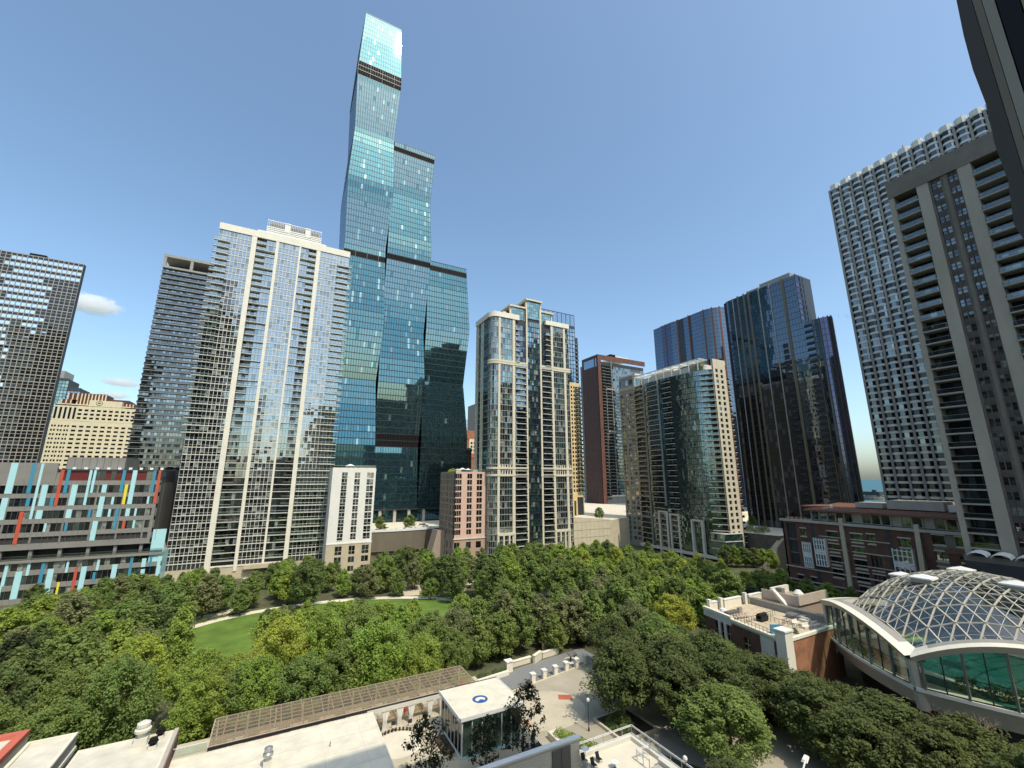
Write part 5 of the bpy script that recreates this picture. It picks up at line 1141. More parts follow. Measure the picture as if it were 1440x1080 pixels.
m = MB(); rail(m,seg((-9.0,69.6),(-4.5,69.6)),0,4.4,8,0,'whitemetal','c_rail',1.0); m.build('roof_railing',b)
b = roofed('shop_building','white roofed shop with three vents beside the long white roof',-17.2,-8.4,30,72.6,9.8,'roofmem','concrete','roofmem2',.3,.1)
m = MB(); m.box(-8.42,-8.0,56,72.7,7.9,9.9,'concrete'); m.box(-8.0,-7.9,56,72.5,8.0,9.4,'brickbrown'); m.build('side_panel',b)
b = roofed('shop_building','shop with a plain white roof, middle one of three at the bottom left corner',-22.6,-18.3,30,76.0,10.4,'roofmem','conc_gray','roofmem2',.35,.25)
m = MB(); m.box(-18.35,-18.2,30.1,75.9,8.6,9.0,'offwhite'); m.build('trim',b)
b = roofed('shop_building','shop building with a red coping around its white roof, at the bottom left corner',-34,-23.5,30,79.0,10.6,'redcope','walltan','roofmem2',.9,.45)
m = MB(); m.box(-23.55,-23.42,30.1,78.9,8.2,8.5,'beige'); m.build('trim',b)
m = MB()
for k in range(12): y = 33+k*3.2; m.box(-9.4,14.4,y,y+.06,7.975,7.99,'roofmem2')
for k in range(5): x = -6+k*4.6; m.box(x,x+.05,31,69,7.972,7.985,'roofmem2')
SEAM_O = m.build('seam',b_long)
def vent(x, y, z, r, h, label, body='tin'):
    t = thing('roof_vent',label,'roof vent',(x,y,z)); m = MB(); m.box(x-r,x+r,y-r,y+r,z,z+h*.32,'offwhite'); m.build('curb',t); m = MB(); m.lathe((x,y,z+h*.32),[(r*.7,0),(r*.75,h*.2),(r*1.25,h*.24),(r*1.3,h*.36),(r*.95,h*.42)],body,14); m.build('body',t); m = MB(); m.lathe((x,y,z+h*.74),[(r*.95,0),(r*1.05,h*.06),(r*1.05,h*.2),(r*.5,h*.27)],body,14); m.build('cap',t)
vent(1.9,62.9,8,.42,2.0,'tall round metal vent with a domed cap, alone on the long white roof','tin')
vent(-11.3,71.0,9.75,.62,2.3,'large white round vent, leftmost of three on the left white roof','offwhite')
vent(-9.6,71.3,9.75,.36,1.1,'small dark vent near the parapet corner, further of two','mech'); vent(-9.9,69.3,9.75,.38,1.1,'small dark vent on the left white roof, nearer of two','mech')
m = MB(); m.bar((8.6,63.6,8.0),(8.6,63.6,8.5),.06,'black'); solo(m,'roof_pipe','tiny black pipe stub on the long white roof near the shadow edge','pipe',(8.6,63.6,8))
# pergola
b = thing('pergola','long pergola with a translucent brown slatted roof beside the long white roof','pergola',(14,78,0))
m = MB(); x0,x1,y0,y1,z = -4.8,32.8,74.3,81.9,6.0
n = 27
for k in range(n+1): x = x0+(x1-x0)*k/n; m.box(x-.07,x+.07,y0,y1,z,z+.14,'taupe')
for k in range(8): y = y0+(y1-y0)*k/7; m.box(x0,x1,y-.055,y+.055,z+.145,z+.24,'taupe')
m.box(x0,x1,y0-.2,y0-.05,z-.15,z+.2,'darkmetal'); m.build('roof_frame',b)
m = MB(); m.box(x0+.05,x1-.05,y0+.05,y1-.05,z+.25,z+.27,'c_poly'); m.build('roof_panel',b)
m = MB(); m.box(14.9,x1,y0-.35,y0-.22,z-.55,z+.0,'offwhite'); m.build('fascia',b)
ps = []
for k in range(11):
    for y in (y0+.3,y1-.3): x = x0+.4+(x1-x0-.8)*k/10; i = MB(); i.box(x-.1,x+.1,y-.1,y+.1,0,z,'white'); ps.append(i)
emit(b,'post',ps)
cu = []
for x in (15.6,17.6,19.8,21.6,24.6,26.6,29.2):
    for dy in (0,):
        i = MB(); w = seg((x-.7,y0-.25),(x+.7,y0-.25)); n_ = 9
        for k in range(n_):
            a0, a1 = k*1.4/n_, (k+1)*1.4/n_; q = lambda a,zz: .7+(a-.7)*(1 if zz > 5 else (.45 if zz > 3.6 else .5)); d0, d1 = (.08 if k % 2 else -.08), (-.08 if k % 2 else .08)
            for za,zb in ((3.0,4.1),(4.1,5.9)): i.quad(w.p(q(a0,za),za,d0),w.p(q(a1,za),za,d1),w.p(q(a1,zb),zb,d1),w.p(q(a0,zb),zb,d0),'cloth')
        cu.append(i)
emit(b,'curtain',cu)
# lounge furniture beneath the pergola
rf = random.Random(9)
for k in range(9):
    x = -3+k*3.9; nm = ['at its left end','second from the left','third from the left','just left of the middle','in the middle','just right of the middle','third from the right','second from the right','at its right end'][k]
    t = thing('daybed','curtained daybed under the pergola, '+nm,'daybed',(x,78.2,3)); f_ = 'pinkfab' if k in (1,6) else 'cloth'
    m = MB(); m.box(x,x+2.6,76.6,79.6,3.02,3.4,'taupe' if k % 2 else 'beige'); m.build('base',t); m = MB(); m.box(x+.1,x+2.5,76.7,79.4,3.4,3.65,f_); m.box(x+.1,x+2.5,79.1,79.6,3.65,4.3,'cloth'); m.build('cushion',t)
m = MB(); m.box(14.8,36.6,53.2,84,0,3.0,'walltan'); m.box(-9.8,14.8,69.4,84,0,3.0,'walltan'); solo(m,'terrace_base','raised pale terrace under the pergola and the glass pavilion','terrace',(20,70,0))
m = MB(); m.box(14.9,36.5,53.3,83.9,3.0,3.02,'pave'); m.poly([(x,y,3.035) for x,y in ell(18.6,69.4,3.3,3.3,32)],'pavelt'); m.box(-9.7,14.75,69.5,83.9,3.0,3.02,'pave'); struct(m,'pavement')
m = MB(); m.box(23.4,25.0,63.8,68.2,3.02,3.35,'soil'); solo(m,'planting_bed','dark gravel planting bed along the left side of the glass pavilion','planting bed',(24.2,66,3))
m = MB(); 
for k in range(16):
    a = R(20+k*9); m.lathe((18.6+3.5*math.cos(a),69.4+3.5*math.sin(a),3.02),[(.16,0),(.16,.5)],'darkmetal',6)
    a2 = R(29+k*9); m.bar((18.6+3.5*math.cos(a),69.4+3.5*math.sin(a),3.5),(18.6+3.5*math.cos(a2),69.4+3.5*math.sin(a2),3.5),.10,'taupe')
solo(m,'curved_bench','curved brown bench around the pale paved circle on the terrace','bench',(18.6,69.4,3))
for k,(x,y) in enumerate(((16.6,72.6),(18.8,73.4),(21.2,72.8),(22.8,70.6),(16.0,66.2))):
    t = thing('patio_chair','dark patio chair beside the paved circle on the terrace, '+['left of the circle','behind the circle on the left','behind the circle on the right','right of the circle','nearest the white roof'][k],'chair',(x,y,3)); m = MB(); m.box(x-.3,x+.3,y-.3,y+.3,3.35,3.5,'taupe'); m.build('seat',t); m = MB(); m.box(x-.3,x+.3,y+.22,y+.32,3.5,4.0,'darkmetal'); m.build('backrest',t); m = MB(); [m.box(x+a-.03,x+a+.03,y+c_-.03,y+c_+.03,3.02,3.35,'darkmetal') for a in (-.25,.25) for c_ in (-.25,.25)]; m.build('legs',t)
# glass pavilion with round blue emblem on its roof
b = thing('glass_pavilion','glass walled pavilion with a white flat roof bearing a round blue emblem','pavilion',(29.6,66,3))
X0,X1,Y0,Y1 = 25.2,34.3,61.9,70.3
m = MB(); m.box(X0-.3,X1+.3,Y0-.2,Y1+.3,7.7,8.0,'roofmem'); m.box(X0-.4,X1+.4,Y0-.3,Y0-.2,7.6,8.08,'whitemetal'); m.box(X0-.4,X1+.4,Y1+.3,Y1+.4,7.6,8.08,'darkmetal'); m.box(X1+.3,X1+.42,Y0-.3,Y1+.4,7.6,8.08,'whitemetal'); m.box(X0-.42,X0-.3,Y0-.3,Y1+.4,7.6,8.08,'whitemetal'); m.build('roof',b)
m = MB(); cx_,cy_ = 29.4,65.4
m.poly([(cx_+1.15*math.cos(t),cy_+1.15*math.sin(t),8.006) for t in [2*math.pi*i/32 for i in range(32)]],'lotblue'); m.poly([(x+cx_,y+cy_,8.012) for x,y in ((-.75,-.15),(-.7,.25),(-.35,.55),(.1,.6),(.5,.45),(.75,.1),(.7,-.35),(.4,-.5),(.25,-.15),(-.1,-.1),(-.35,-.35),(-.6,-.4))],'white'); m.poly([(x+cx_,y+cy_,8.018) for x,y in ((-.35,-.45),(-.15,-.15),(.2,-.2),(.3,-.6),(0,-.75))],'lotblue'); m.build('roof_emblem',b)
gp = []
def gwall(w, L, n):
    for k in range(n):
        i = MB(); i.wbox(w,k*L/n+.05,(k+1)*L/n-.05,3.3,7.6,-.04,-.02,'c_green'); gp.append(i)
gwall(SOUTH(X0,Y0),X1-X0,6); gwall(WEST(X0,Y1),Y1-Y0,6); gwall(EAST(X1,Y0),Y1-Y0,6); gwall(NORTH(X1,Y1),X1-X0,6); emit(b,'glass_pane',gp)
m = MB()
for w,L in ((SOUTH(X0,Y0),X1-X0),(WEST(X0,Y1),Y1-Y0),(EAST(X1,Y0),Y1-Y0),(NORTH(X1,Y1),X1-X0)):
    for k in range(7): m.wbox(w,k*L/6-.06,k*L/6+.06,3.3,7.65,-.12,.03,'whitemetal')
    m.wbox(w,-.1,L+.1,3.0,3.3,-.15,.15,'p_lightblue' if w.n[1] < -.5 else 'whitemetal')
m.build('frame',b)
m = MB(); m.box(X0+.2,X1-.2,Y0+.2,Y1-.2,3.02,3.1,'taupe'); m.bar((30.6,62.1,6.6),(32.0,62.1,3.8),.08,'whitemetal'); m.build('interior_floor',b)
for k in range(5): bush(26.6+k*1.5,64.5+.5*(k%2),3.1,1.0,ORD[k]+' leafy plant from the left inside the glass pavilion','leaf_dark','plants inside the glass pavilion',160,name='indoor_plant')
# siding wall with brown double doors, terrace at lower right
b = thing('service_building','low white sided building with brown double doors under the glass pavilion','building',(28,50,0))
m = MB(); m.box(14.9,37.6,52.2,52.6,0,7.0,'concrete'); m.box(14.9,30,30,52.2,0,3.0,'rooftan')
for k in range(14): m.wbox(SOUTH(14.9,52.2),0,22.7,3+k*.28,3.24+k*.28,0,.05,'offwhite')
m.wbox(NORTH(37.6,52.6),0,22.7,6.7,7.2,-3.2,.12,'p_lightblue') if False else m.box(14.8,37.75,52.0,52.8,7.0,7.22,'whitemetal')
m.build('wall',b)
# lower right roof terrace
b = thing('roof_terrace','pale tiled roof terrace with grey metal railings at the bottom right of the foreground','terrace',(42,45,0))
m = MB(); m.box(30,47.6,28,53.4,0,4.0,'walltan'); m.box(47.2,47.9,28,53.7,4.0,4.5,'offwhite'); m.box(37.8,47.2,53.1,53.7,4.0,4.5,'offwhite'); m.build('base',b)
m = MB(); m.box(30.1,47.1,28.1,53.0,4.0,4.02,'rooftan'); m.box(37.8,47.2,40,53.1,4.022,4.04,'pavelt'); m.build('floor',b)
m = MB()
def rails(m, a, c_, z, h=1.1):
    w = seg(a,c_); n = max(2,round(w.L/1.7))
    for k in range(n+1): m.wbox(w,k*w.L/n-.04,k*w.L/n+.04,z,z+h,-.06,0,'tin')
    for q in (h,h*.86,h*.1): m.wbox(w,0,w.L,z+q-.05,z+q,-.07,.01,'whitemetal')
rails(m,(37.6,53.6),(47.8,53.6),4.5); rails(m,(47.8,53.6),(47.8,36),4.5); rails(m,(44.8,47.2),(44.8,49.4),4.0,1.3); rails(m,(44.8,49.4),(47.0,49.4),4.0,1.3); m.build('railing',b)
m = MB(); m.box(46.2,47.1,40,47.2,4.05,5.0,'offwhite'); m.box(44.9,46.1,40,47.0,4.05,4.5,'concrete'); m.build('stair_walls',b)
m = MB(); rails(m,(35.9,60.5),(35.9,70),3.0,1.1); rails(m,(36.5,58),(41.5,58),3.0,1.1) if False else None; solo(m,'railing','grey metal railing along the right side of the glass pavilion terrace','railing',(35.9,65,3))
m = MB()
for x in (34.7,36.1):
    m.box(x-1.35,x-.02,51.95,52.12,4.03,6.7,'panelgray2')
solo(m,'double_door','brown double door in the white siding at the bottom edge','door',(34.8,52.0,4))
t = thing('round_table','small round white table on the shaded part of the lower right terrace','table',(41.2,49.6,4)); m = MB(); m.lathe((41.2,49.6,4.72),[(.5,0),(.5,.05)],'whitemetal',20); m.build('tabletop',t); m = MB(); m.lathe((41.2,49.6,4.03),[(.28,0),(.05,.06),(.05,.69)],'darkmetal',10); m.build('leg',t)
for k,(x,y,lb) in enumerate(((40.2,51.5,'folding black chair alone near the parapet of the lower right terrace'),(38.4,52.2,'left black chair of the two in the corner of the lower right terrace'),(38.9,50.9,'right black chair of the two in the corner of the lower right terrace'))):
    t = thing('patio_chair',lb,'chair',(x,y,4.03)); m = MB(); m.hexa([(x-.28,y-.3,4.4),(x+.28,y-.3,4.4),(x+.28,y+.25,4.36),(x-.28,y+.25,4.36),(x-.28,y-.3,4.46),(x+.28,y-.3,4.46),(x+.28,y+.25,4.42),(x-.28,y+.25,4.42)],'black'); m.build('seat',t)
    m = MB(); m.hexa([(x-.28,y+.24,4.4),(x+.28,y+.24,4.4),(x+.28,y+.3,4.4),(x-.28,y+.3,4.4),(x-.26,y+.44,5.0),(x+.26,y+.44,5.0),(x+.26,y+.5,5.0),(x-.26,y+.5,5.0)],'black'); m.build('backrest',t)
    m = MB(); [m.bar((x+a,y+c_,4.03),(x+a*.9,y+c_*.8,4.4),.025,'darkmetal') for a in (-.26,.26) for c_ in (-.28,.26)]; m.build('legs',t)
t = thing('patio_heater','silver patio heater with a round reflector beside the brown doors','patio heater',(37.9,51.4,4)); m = MB(); m.lathe((37.9,51.4,4.03),[(.3,0),(.3,.7),(.05,.75),(.05,2.2)],'tin',12); m.build('body',t); m = MB(); m.lathe((37.9,51.4,6.2),[(.55,0),(.5,.05),(.12,.22)],'whitemetal',20); m.build('reflector',t)
t = thing('patio_heater','silver dome topped patio heater in front of the siding under the thin trees','patio heater',(24.6,51.0,3)); m = MB(); m.lathe((24.6,53.6,3.02),[(.28,0),(.28,.7),(.05,.75),(.05,2.6)],'tin',12); m.build('body',t); m = MB(); m.lathe((24.6,53.6,5.6),[(.5,0),(.45,.06),(.1,.25)],'whitemetal',20); m.build('reflector',t)
for k in range(9): bush(42.3+.35*k,63.8-.95*k,.1,1.15,ORD[k]+' hedge plant, counted from the back, beside the lower right terrace','leaf_bright' if k % 3 else 'leaf_lime','hedge plants by the forecourt',420,.9,'hedge_plant')
for k in range(4): bush(44.2+.5*k,63.2-1.3*k,.1,.9,ORD[k]+' grey green shrub, counted from the back, beside the forecourt hedge','leaf_gray','grey shrubs by the forecourt',240,.6)
m = MB(); m.box(41.2,43.0,54,65.5,0,1.0,'pavelt'); solo(m,'planter_wall','pale stone planter wall left of the hedge by the forecourt','planter',(42,60,0))
# people-height furniture umbrella near the pavilion
t = thing('parasol','closed dark parasol on the small deck right of the glass pavilion','parasol',(35.0,59.6,3)); m = MB(); m.bar((35,59.6,3),(35,59.6,5.2),.05,'darkmetal'); m.build('pole',t); m = MB(); m.lathe((35,59.6,3.9),[(.25,0),(.35,.4),(.08,1.4)],'panelgray2',8); m.build('canopy',t)
m = MB(); m.box(33.0,35.6,56.6,59.0,3.02,3.8,'panelgray2'); m.box(32.9,35.7,56.5,59.1,3.8,3.88,'g_blue2'); solo(m,'covered_table','covered dark patio table right of the glass pavilion','table',(34.3,57.8,3))
# forecourt piers, monument sign, walls
for k,(x,y) in enumerate(((48.7,82.7),(51.6,83.1),(54.6,83.5),(57.7,84.0),(60.7,84.4),(63.6,84.8))):
    t = thing('stone_pier','pale stone pier on the grey walk, '+['first','second','third','fourth','fifth','sixth'][k]+' from the left','pier',(x,y,.06),'stone piers along the forecourt')
    m = MB(); m.box(x-.42,x+.42,y-.42,y+.42,.06,1.55,'creamlite'); m.build('shaft',t); m = MB(); m.box(x-.52,x+.52,y-.52,y+.52,1.55,1.75,'white'); m.build('cap',t)
t = thing('stone_pier','wider pale stone pier at the back of the grey walk, above the first small pier','pier',(46.7,89.4,.06)); m = MB(); m.box(46,47.4,88.8,90,.06,2.0,'creamlite'); m.build('shaft',t); m = MB(); m.box(45.85,47.55,88.65,90.15,2.0,2.2,'white'); m.build('cap',t)
for k,(x0,y0,x1,y1,h_) in enumerate(((47.6,90.6,53.4,91.2,1.0),(53.6,90.0,56.4,91.6,1.5),(56.6,91.6,61.5,92.2,1.1))):
    m = MB(); w = seg((x0,y0),(x1,y1)); m.wbox(w,0,w.L,0,h_,-.6,0,'pavelt'); m.wbox(w,-.05,w.L+.05,h_,h_+.15,-.7,.1,'creamlite'); solo(m,'garden_wall','low pale garden wall behind the grey walk, '+['left piece','thick middle piece','right piece'][k],'garden wall',(x0,y0,0))
m = MB(); w = seg((57.6,93.4),(65.5,94.6)); m.wbox(w,0,w.L,0,2.2,-.2,0,'bark'); solo(m,'wooden_fence','dark wooden fence behind the grey walk near the street trees','fence',(61,94,0))
t = thing('information_sign','slanted dark purple grey information board on a pale circle of paving','sign',(61.6,87.2,.07)); m = MB(); m.box(61.1,61.3,87.0,87.4,.07,1.2,'darkmetal'); m.box(62.1,62.3,87.0,87.4,.07,1.2,'darkmetal'); m.build('posts',t); m = MB(); m.hexa([(60.7,86.5,1.2),(62.7,86.8,1.2),(62.5,88.0,1.7),(60.5,87.7,1.7),(60.7,86.5,1.4),(62.7,86.8,1.4),(62.5,88.0,1.9),(60.5,87.7,1.9)],'panelgray2'); m.build('board',t)
m = MB(); w = seg((37,86.6),(46,87.8)); m.wbox(w,0,w.L,0,.8,-.7,0,'creamlite'); solo(m,'garden_wall','low pale wall with shrubs at the left end of the grey walk','garden wall',(41,87,0))
for k in range(5): bush(38.4+k*1.7,88.6+.2*k,.2,.9,ORD[k]+' small shrub from the left behind the low pale wall by the grey walk','leaf_gray' if k % 2 else 'leaf_dark','shrubs behind the low wall',200)
bush(33.2,82.8,.1,2.6,'bushy green tree-like shrub behind the right end of the pergola','leaf_bright',None,1500,.9); bush(32.8,80.6,3.0,.8,'pink flowering shrub at the right end of the pergola','flower',None,300,.8)
# tree pit with dark hedge
m = MB(); m.box(50.6,58.2,58.6,59.0,0,.45,'curb'); m.box(50.6,51.0,59.0,66.2,0,.45,'curb'); m.box(57.8,58.2,59,66.2,0,.45,'curb'); m.box(51,57.8,65.8,66.2,0,.45,'curb'); m.box(51,57.8,59,65.8,0,.3,'soil'); solo(m,'tree_pit','square tree pit with a stone edge and dark soil under the large forecourt tree','tree pit',(54,62,0))
bush(53.4,62.6,.3,2.2,'dark low hedge inside the square tree pit','leaf_dark',None,900,.35)
# lamps
def lamp(x, y, h, label, head='globe'):
    t = thing('street_lamp',label,'street lamp',(x,y,0)); m = MB(); m.lathe((x,y,0),[(.16,0),(.12,.5),(.06,.6),(.05,h-.4)],'darkmetal',10); m.build('pole',t)
    m = MB(); m.lathe((x,y,h-.45),[(.1,0),(.22,.12),(.27,.32),(.2,.5),(.06,.6)],'white',14); m.build('globe',t)
lamp(48.2,64.1,4.6,'black lamp post with a pale globe at the edge of the forecourt tree shade'); lamp(54.4,66.4,5.2,'black lamp post half hidden under the large forecourt tree'); lamp(82.5,90.5,4.5,'thin black lamp post by the small garden path in the park'); lamp(44.7,41.3,8.4,'lamp post with a white globe rising right of the lower right terrace corner')
t = thing('street_lamp','white street lamp with a curved arm at the bottom edge, near the light concrete street','street lamp',(53.0,33.2,0)); m = MB(); pts = [(53,33.2,0),(53,33.2,6.6),(53.5,33.4,7.4),(54.6,33.8,8.0),(56.6,34.5,8.3)]
for p,q in zip(pts,pts[1:]): m.bar(p,q,.09,'whitemetal',.08,8)
m.build('pole',t); m = MB(); m.hexa([(56.4,34.2,8.15),(57.8,34.7,8.2),(57.6,35.2,8.2),(56.2,34.8,8.15),(56.5,34.3,8.4),(57.6,34.8,8.38),(57.5,35.1,8.38),(56.3,34.7,8.4)],'white'); m.build('lamp_head',t)
m = MB(); m.box(78,80,34,46,0,.9,'beige'); m.box(78.3,79.7,34.3,45.7,.9,1.0,'soil'); solo(m,'planter_box','long pale planter beside the shaded street under the row of street trees','planter',(79,40,0))
# dark shelter roof in the park
t = thing('park_shelter','black flat roofed shelter among the trees in the middle of the park','shelter',(75.5,122,0)); m = MB(); m.box(71.5,79.8,119.5,124.5,4.6,4.9,'black'); m.build('roof',t); m = MB(); [m.box(x,x+.25,y,y+.25,0,4.6,'darkmetal') for x in (72,79) for y in (120,124)]; m.build('posts',t)
# stairs beside the curved glass tower
t = thing('outdoor_stair','wide pale outdoor stair climbing beside the foot of the curved glass tower','stairs',(208,138,0)); m = MB()
for k in range(20): m.box(196+k*.9,197+k*.9,128-k*.1,131-k*.1,0,.5+k*.62,'pave')
m.build('steps',t); m = MB(); m.hexa([(195.6,127,0),(214,124.8,0),(214,125.3,0),(195.6,127.5,0),(195.6,127,1.2),(214,124.8,14.2),(214,125.3,14.2),(195.6,127.5,1.2)],'concdark'); m.build('side_wall',t)
# vehicles
def car(x, y, z, ang, paint, label, big=0):
    t = thing('parked_car',label,'car',(x,y,z)); c_, s_ = math.cos(ang), math.sin(ang); L, Wd = 2.3+.2*big, .9
    P = lambda a,d,h: (x+a*c_-d*s_, y+a*s_+d*c_, z+h)
    m = MB(); m.hexa([P(-L,-Wd,.35),P(L,-Wd,.35),P(L,Wd,.35),P(-L,Wd,.35),P(-L,-Wd*.97,.95+.2*big),P(L,-Wd*.93,.85+.15*big),P(L,Wd*.93,.85+.15*big),P(-L,Wd*.97,.95+.2*big)],paint); m.hexa([P(-L*.72,-Wd*.8,1.42+.3*big),P(L*.25,-Wd*.8,1.42+.3*big),P(L*.25,Wd*.8,1.42+.3*big),P(-L*.72,Wd*.8,1.42+.3*big),P(-L*.68,-Wd*.76,1.5+.3*big),P(L*.2,-Wd*.76,1.5+.3*big),P(L*.2,Wd*.76,1.5+.3*big),P(-L*.68,Wd*.76,1.5+.3*big)],paint); m.build('body',t)
    m = MB(); m.hexa([P(-L*.9,-Wd*.94,.93+.2*big),P(L*.5,-Wd*.92,.88+.17*big),P(L*.5,Wd*.92,.88+.17*big),P(-L*.9,Wd*.94,.93+.2*big),P(-L*.72,-Wd*.8,1.42+.3*big),P(L*.25,-Wd*.8,1.42+.3*big),P(L*.25,Wd*.8,1.42+.3*big),P(-L*.72,Wd*.8,1.42+.3*big)],'carglass'); m.build('windows',t)
    for a in (-L*.62,L*.62):
        for d in (-Wd,Wd): m = MB(); m.bar(P(a,d-.1*(1 if d > 0 else -1),.34),P(a,d+.04*(1 if d > 0 else -1),.34),.34,'black',n=12); m.build('wheel',t)
car(152,203.5,16.2,.1,'cardark','dark car parked at the top edge of the pale retaining wall'); car(-7.5,208,0,.2,'carwhite','white car by the entrance of the white-gridded tower, half hidden by trees'); car(70.0,233,14.6,.1,'carwhite','white van on the upper road left of the pink mid-rise',1); car(83,236,14.6,.05,'cardark','dark car on the upper road behind the pink mid-rise')
car(232,168,13.3,.6,'carsilver','silver car on the raised plaza between the curved glass tower and the tall blue tower'); car(48.5,230,14.7,.05,'cardark','dark car waiting under the entrance of the tallest tower')
for k in range(6): m = MB(); x = 44+k*5; m.box(x,x+3.4,226.2,228,14.6,15.4,'pavelt'); solo(m,'planter_box',ORD[k]+' low pale planter from the left, before the tallest tower','planter',(x,227,14.6),'planters before the tallest tower')
# ---- the camera's own building: window jamb at the right edge of the photograph
b = thing('hotel_building','building the photo is taken from, its window jamb and reflection strip crossing the upper right corner','building',(10,-20,0))
m = MB(); m.box(-26,18.6,-40,-6,0,52,'beige'); m.box(18.6,50,-40,-.02,0,104,'beige'); m.box(-26,-4,-6,-.05,0,52,'beige'); m.box(-4,1.9,-6,-.05,0,38.6,'beige'); m.box(-4,1.9,-6,-.05,41.9,52,'beige'); m.box(1.9,18.58,-6,-.02,0,52,'beige'); m.build('wall',b)
m = MB(); m.box(1.2,1.86,-.3,.105,38.6,41.9,'walltan'); m.build('inner_jamb',b)
m = MB(); m.box(1.2,1.84,.107,.133,38.5,42,'black'); m.build('window_gasket',b); m = MB(); m.box(1.2,1.82,.135,.150,38.5,42,'offwhite'); m.build('window_frame',b); m = MB(); m.box(1.2,1.80,.151,.162,38.5,42,'concrete'); m.build('outer_frame',b)
m = MB(); rj = random.Random(4); n = 40; zs_ = [38.5+3.6*i/n for i in range(n+1)]; ds = [.180+.006*math.sin(i*.55)+rj.uniform(-.003,.004)+(.012 if i % 9 == 4 else 0) for i in range(n+1)]  # dark ragged strip added, its shape standing in for a glass reflection
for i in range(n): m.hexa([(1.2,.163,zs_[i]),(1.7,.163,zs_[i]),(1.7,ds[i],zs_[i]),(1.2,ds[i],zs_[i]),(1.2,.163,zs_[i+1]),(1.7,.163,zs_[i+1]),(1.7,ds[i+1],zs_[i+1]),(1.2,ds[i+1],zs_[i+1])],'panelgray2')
m.build('reflection_strip',b)
# towers south of the camera, seen only as reflections
def back_tower(x0,x1,y0,y1,h,label,wm):
    b = thing('city_tower',label,'tower',((x0+x1)/2,(y0+y1)/2,0)); m = MB(); m.box(x0,x1,y0,y1,0,h,wm)
    for k in range(int(h/4)): m.box(x0-.2,x1+.2,y1,y1+.3,k*4,k*4+1.2,'conc_gray')
    for k in range(int((x1-x0)/6)): m.box(x0+k*6,x0+k*6+.6,y1+.01,y1+.5,0,h,'conc_gray')
    m.build('wall',b)
back_tower(170,235,-100,-60,152,'dark city tower south of the park, mirrored in the right stem of the tallest tower','concdark'); back_tower(100,168,-110,-70,96,'lower dark city tower south of the park, mirrored in the tallest tower','concdark'); back_tower(-90,-52,-100,-60,205,'tall city tower south west of the park, mirrored in the white-gridded tower','concdark'); back_tower(-30,16,-110,-70,60,'low city block south of the park, mirrored in the white-gridded tower','concdark')
back_tower(-330,-215,-140,-100,230,'broad city tower south west, mirrored in the dark office tower','concdark'); back_tower(240,330,-60,-20,120,'slab tower south east of the park, mirrored in the cream tower','concdark')
back_tower(-160,-120,60,140,150,'tower west of the park, mirrored in the west facing glass','core')
# ---- clouds (real volumes, far away)
cm = bpy.data.materials.new('cloud'); cm.use_nodes = True; ct = cm.node_tree; ct.nodes.clear(); co_ = ct.nodes.new('ShaderNodeOutputMaterial')
pv = ct.nodes.new('ShaderNodeVolumePrincipled'); pv.inputs['Color'].default_value = (1,1,1,1); pv.inputs['Anisotropy'].default_value = .2
tcn = ct.nodes.new('ShaderNodeTexCoord'); nn = ct.nodes.new('ShaderNodeTexNoise'); nn.inputs['Scale'].default_value = 3.4; nn.inputs['Detail'].default_value = 7; nn.inputs['Roughness'].default_value = .62
ln_ = ct.nodes.new('ShaderNodeVectorMath'); ln_.operation = 'LENGTH'; sb = ct.nodes.new('ShaderNodeMath'); sb.operation = 'SUBTRACT'; mr = ct.nodes.new('ShaderNodeMapRange'); mr.inputs['From Min'].default_value = -.06; mr.inputs['From Max'].default_value = .1; mr.inputs['To Max'].default_value = .028
m1 = ct.nodes.new('ShaderNodeMath'); m1.operation = 'MULTIPLY'; m1.inputs[1].default_value = .66
ct.links.new(tcn.outputs['Object'], nn.inputs['Vector']); ct.links.new(tcn.outputs['Object'], ln_.inputs[0]); ct.links.new(ln_.outputs['Value'], m1.inputs[0]); ct.links.new(nn.outputs['Fac'], sb.inputs[0]); ct.links.new(m1.outputs[0], sb.inputs[1]); ct.links.new(sb.outputs[0], mr.inputs['Value']); ct.links.new(mr.outputs[0], pv.inputs['Density']); ct.links.new(pv.outputs[0], co_.inputs['Volume'])
MATS['cloud'] = cm
for px,py,sx,sz,dd,lb in ((130,428,118,52,2600,'small white cloud just right of the dark office tower'),(172,538,105,26,3200,'thin flat white cloud above the cream hotel'),(160,556,95,26,3800,'low white cloud just behind the roof of the cream hotel')):
    u = px-720; v = 540-py; f_ = 596*cp-v*sp_; w_ = v*cp+596*sp_; e = u*ch+f_*sh; n_ = -u*sh+f_*ch; k = dd/math.hypot(e,n_)
    m = MB(); m.lathe((0,0,0),[(math.cos(R(a)),math.sin(R(a))) for a in range(-90,91,15)],'cloud',20); me = m.mesh('cloud'); o = bpy.data.objects.new('cloud',me); COL.objects.link(o); o.location = (e*k,n_*k,CZ+w_*k); o.scale = (sx,sx*.8,sz); o.rotation_euler = (0,0,-math.atan2(e,n_)); tag(o,lb,'cloud')
